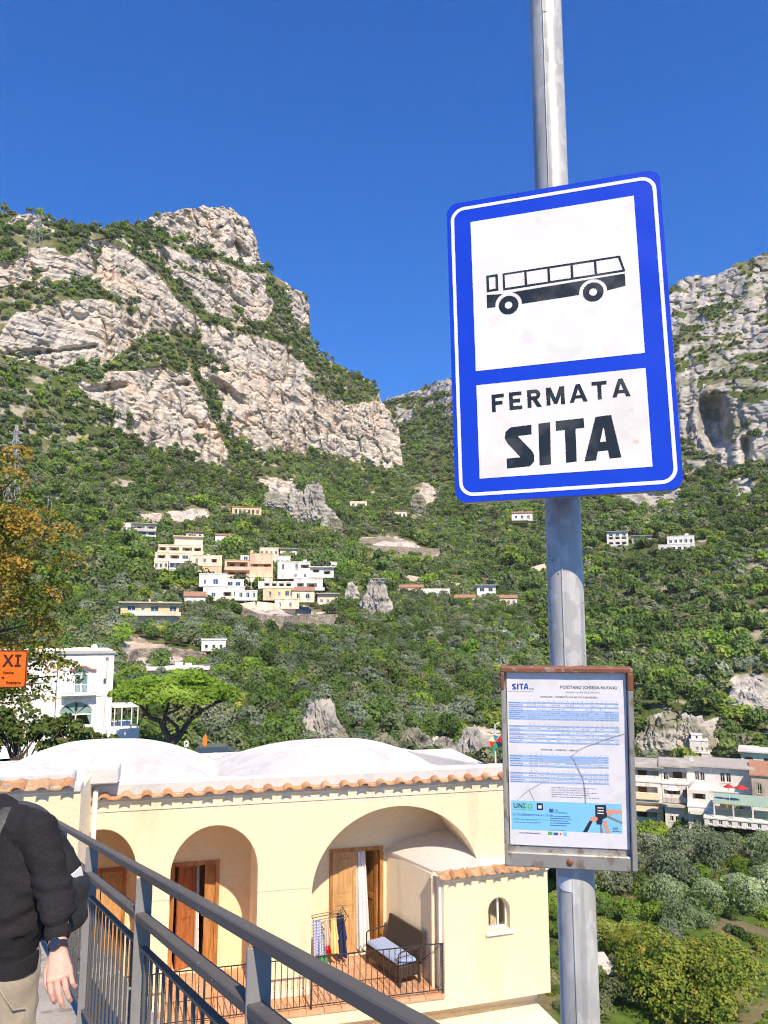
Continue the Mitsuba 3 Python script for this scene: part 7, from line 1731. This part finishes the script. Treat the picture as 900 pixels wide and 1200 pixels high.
# ---- olive groves and gardens of the valley, tree by tree
def tree_group(name, seed, bsdf, nf, size, nl=9, spread=0.6, height=1.0, rr=(0.3, 0.5)):
    return make_group(name, seed, bsdf, nl=nl, nf=nf, size=size, spread=spread, height=height, rr=rr)
leafy('leaf_silver', leaf_col((0.085, 0.115, 0.050), (0.135, 0.165, 0.085), (0.19, 0.215, 0.125), 0.5))
OL = [tree_group(f'group_grove_olive_{k}', 500 + k, ('m_leaf_olive', 'm_leaf_silver', 'm_leaf_silver', 'm_leaf_olive')[k], 2200, 0.048, nl=15, height=1.15) for k in range(4)]
GD = [tree_group(f'group_garden_tree_{k}', 520 + k, b, 1500, 0.062, nl=12) for k, b in enumerate(('m_leaf_oak', 'm_leaf_bright', 'm_leaf_scrub'))]
YT = tree_group('group_yellow_tree', 540, 'm_leaf_yellow', 14000, 0.024, nl=44, spread=0.85, height=0.9, rr=(0.2, 0.34))
SH_ = [make_group(f'group_garden_shrub_{k}', 560 + k, b, nl=7, nf=700, size=0.085, height=0.55, rr=(0.3, 0.5), trunk=False) for k, b in enumerate(('m_leaf_oak', 'm_leaf_bright', 'm_leaf_scrub', 'm_leaf_yellow'))]
def plant_thing(name, group, p, s, a, label, cat_name, grp=None, sq=1.0):
    k = thing(name, label, cat_name, grp)
    plant(k, group, p, s, a, sq)
    return k
def valley_hit(px, py):
    d = ray(px, py); t = np.arange(12, 240, 0.5) / d[1]
    P = d[None] * t[:, None]
    k = np.nonzero(P[:, 2] <= valley_z(P[:, 0], P[:, 1]))[0]
    return P[k[0]] if len(k) else None
rv_ = np.random.default_rng(17)
VS = Spaced(4.0)
def put(kind, group, px, py, wpx, label, cat_name, grp=None, sq=1.0, force=False):
    p = valley_hit(px, py)
    if p is None: return None
    s = wpx / 2 * float(p @ FWD) / FOCAL
    if not VS.ok(p, s * (0.5 if force else (1.45 if 'tree' in kind else 1.0))): return None
    return plant_thing(kind, group, p - [0, 0, 0.15], s, rv_.random() * 360, label, cat_name, grp, sq * rv_.uniform(0.95, 1.35))
put('autumn_bush', YT, 806, 1182, 165, 'large spreading yellow-green tree touched with orange at the bottom right', 'tree', sq=0.95, force=True)
put('autumn_bush', YT, 742, 1120, 60, 'smaller yellow-green tree just right of the pole foot', 'tree', sq=0.9, force=True)
for (px, py, w_2) in ((850, 1010, 46), (800, 1015, 50), (765, 1018, 50), (838, 1030, 58), (878, 1040, 52), (790, 1050, 66), (830, 1068, 52), (872, 1072, 60), (800, 1095, 52), (895, 1010, 44), (740, 1010, 40), (722, 1050, 46), (770, 1090, 44), (880, 990, 40), (820, 992, 40)):
    put('olive_tree', OL[rv_.integers(4)], px, py, w_2, 'grey-green olive tree in the grove below the valley row', 'tree', 'olive trees of the valley grove', sq=1.0)
for (px, py, w_2, g) in ((760, 992, 42, 1), (800, 985, 34, 0), (845, 985, 34, 0), (875, 1005, 34, 1), (705, 1075, 40, 0), (715, 1105, 36, 1), (700, 1160, 40, 0), (730, 1180, 50, 2), (706, 1045, 34, 2), (650, 1050, 26, 0), (652, 1100, 30, 1), (700, 1195, 50, 2), (740, 975, 34, 0), (780, 972, 30, 2), (905, 975, 34, 0)):
    put('garden_tree', GD[g], px, py, w_2, 'dense green garden tree among the olives of the valley', 'tree', 'green garden trees of the valley')
for _ in range(900):
    px, py = rv_.uniform(648, 915), rv_.uniform(968, 1110)
    if px > 835 and py > 1080: continue
    if rv_.random() < 0.45: put('olive_tree', OL[rv_.integers(4)], px, py, rv_.uniform(34, 60), 'grey-green olive tree in the grove below the valley row', 'tree', 'olive trees of the valley grove')
    else: put('garden_tree', GD[rv_.integers(3)], px, py, rv_.uniform(24, 44), 'dense green garden tree among the olives of the valley', 'tree', 'green garden trees of the valley')
n_ = 0
for _ in range(1600):
    px, py = rv_.uniform(642, 905), rv_.uniform(975, 1215)
    if n_ < 150 and put('garden_shrub', SH_[rv_.integers(4)], px, py, rv_.uniform(14, 30), 'low green shrub on the terraces of the valley garden', 'shrub', 'shrubs of the valley terraces'): n_ += 1
# further plants hidden from the camera's own lines but beside the gardens
for _ in range(60):
    x, y = rv_.uniform(30, 110), rv_.uniform(60, 150)
    p = np.array([x, y, float(valley_z(np.array(x), np.array(y)))])
    if x / y > 0.52 and VS.ok(p, 5): plant_thing('olive_tree', OL[rv_.integers(4)], p, rv_.uniform(2, 3), 0, 'grey-green olive tree in the grove below the valley row', 'tree', 'olive trees of the valley grove')
sh = thing('garden_hut', 'small white flat-roofed hut among the trees right of the pole', 'hut')
hp = valley_hit(703, 1148)
hs = float(hp @ FWD) / FOCAL
part(sh, 'wall', moved(box(-14 * hs, 9 * hs, -1.2, 1.5, 0, 14 * hs), mat4(None, hp)), 'm_far_grey')
part(sh, 'roof', moved(bevel_box(-18 * hs, 12 * hs, -2.0, 2.0, 14 * hs + 0.004, 22 * hs, 0.05), mat4(None, hp)), 'm_far_white')
# ---------------------------------------------------------------- the woods, last so that they keep clear of the houses
def near_density(X, Y, R):
    n = meshkit.fbm(np.stack([X / 22, Y / 12, X * 0], -1), 4, 61)
    return (1 - np.clip(R * 1.9, 0, 0.9975)) * np.clip((n - 0.36) / 0.10, 0.06, 1)
def near_size(x, y, r, rng):
    if y < 545: return rng.uniform(1.2, 4.4)
    return rng.uniform(1.5, 3.4) * (1.0 if r > 170 else 0.75)
def far_density(X, Y, R):
    n = meshkit.fbm(np.stack([X / 26, Y / 9, X * 0], -1), 4, 71)
    return (1 - np.clip(R * 1.7, 0, 0.994)) * np.clip((n - 0.37) / 0.10, 0.06, 1) * np.interp(Y, [300, 450, 500], [0.16, 0.4, 1])
def far_size(x, y, r, rng):
    return rng.uniform(1.2, 2.6) if y < 470 else rng.uniform(2.4, 4.6)
# the nearest trees of the slope, one by one
def close_density(X, Y, R):
    return (1 - np.clip(R * 1.7, 0, 0.99)) * (Y > 700) * (Y < 905) / np.maximum(NEAR['r'][:-1, :-1] / 100, 0.5) ** 1.2
def close_size(x, y, r, rng): return rng.uniform(1.3, 2.7) * np.interp(r, [70, 180], [0.85, 1.15])
close = scatter(NEAR, 5200, close_density, close_size, 1.1, NEAR_KINDS, 4, None)
close.sort(key=lambda q: -q[1] / np.linalg.norm(q[0][:2]))
print('close', len(close))
SLOPE_LABELS = {'group_near_0': ('slope_tree', 'dark green rounded tree on the near slope behind the villa', 'tree', 'dark green trees of the near slope'), 'group_near_1': ('slope_olive', 'grey-green olive tree on the near slope behind the villa', 'tree', 'grey-green olives of the near slope'),
                'group_near_2': ('slope_bush', 'dull green scrubby tree on the near slope behind the villa', 'tree', 'scrubby trees of the near slope'), 'group_near_3': ('bright_bush', 'bright yellow-green bush on the near slope behind the villa', 'bush', 'bright bushes of the near slope'), 'group_near_4': ('slope_shrub', 'dark green bush without a visible trunk on the near slope behind the villa', 'bush', 'dark bushes of the near slope')}
spill = close[420:]
for p, s, g, a, sq in close[:420]:
    nm, lb, ct, gp = SLOPE_LABELS[g]
    plant(thing(nm, lb, ct, gp), g, p, s, a, sq)
CLEAR += [(p, s * 0.7) for p, s, *_ in close]
def big_density(X, Y, R):
    n = meshkit.fbm(np.stack([X / 30 + 7, Y / 16, X * 0], -1), 3, 81)
    return (1 - np.clip(R * 1.8, 0, 1)) * (Y > 555) * np.clip((n - 0.44) / 0.1, 0, 1)
def big_size(x, y, r, rng): return rng.uniform(3.6, 6.2) * (1.0 if r > 170 else 0.7)
big = scatter(NEAR, 1500, big_density, big_size, 1.0, MID_KINDS, 14, None) + scatter(FAR, 1500, big_density, big_size, 1.0, MID_KINDS, 15, None)
big = [b for b in big if np.linalg.norm(b[0][:2]) > 150]
CLEAR += [(p, s * 0.62) for p, s, *_ in big]
woods = big + scatter(NEAR, 36000, near_density, near_size, 1.0, FAR_KINDS, 5, None)
woods += scatter(FAR, 32000, far_density, far_size, 1.02, FAR_KINDS, 6, None)
woods += spill
print('woods', len(woods))
thing('woodland', 'dense green woodland of oak, olive and scrub covering the hillsides below the cliffs', 'woodland', kind='stuff')
for k, (p, s, g, a, sq) in enumerate(woods):
    plant(f'woodland__{k:05d}', g, p, s, a, sq)
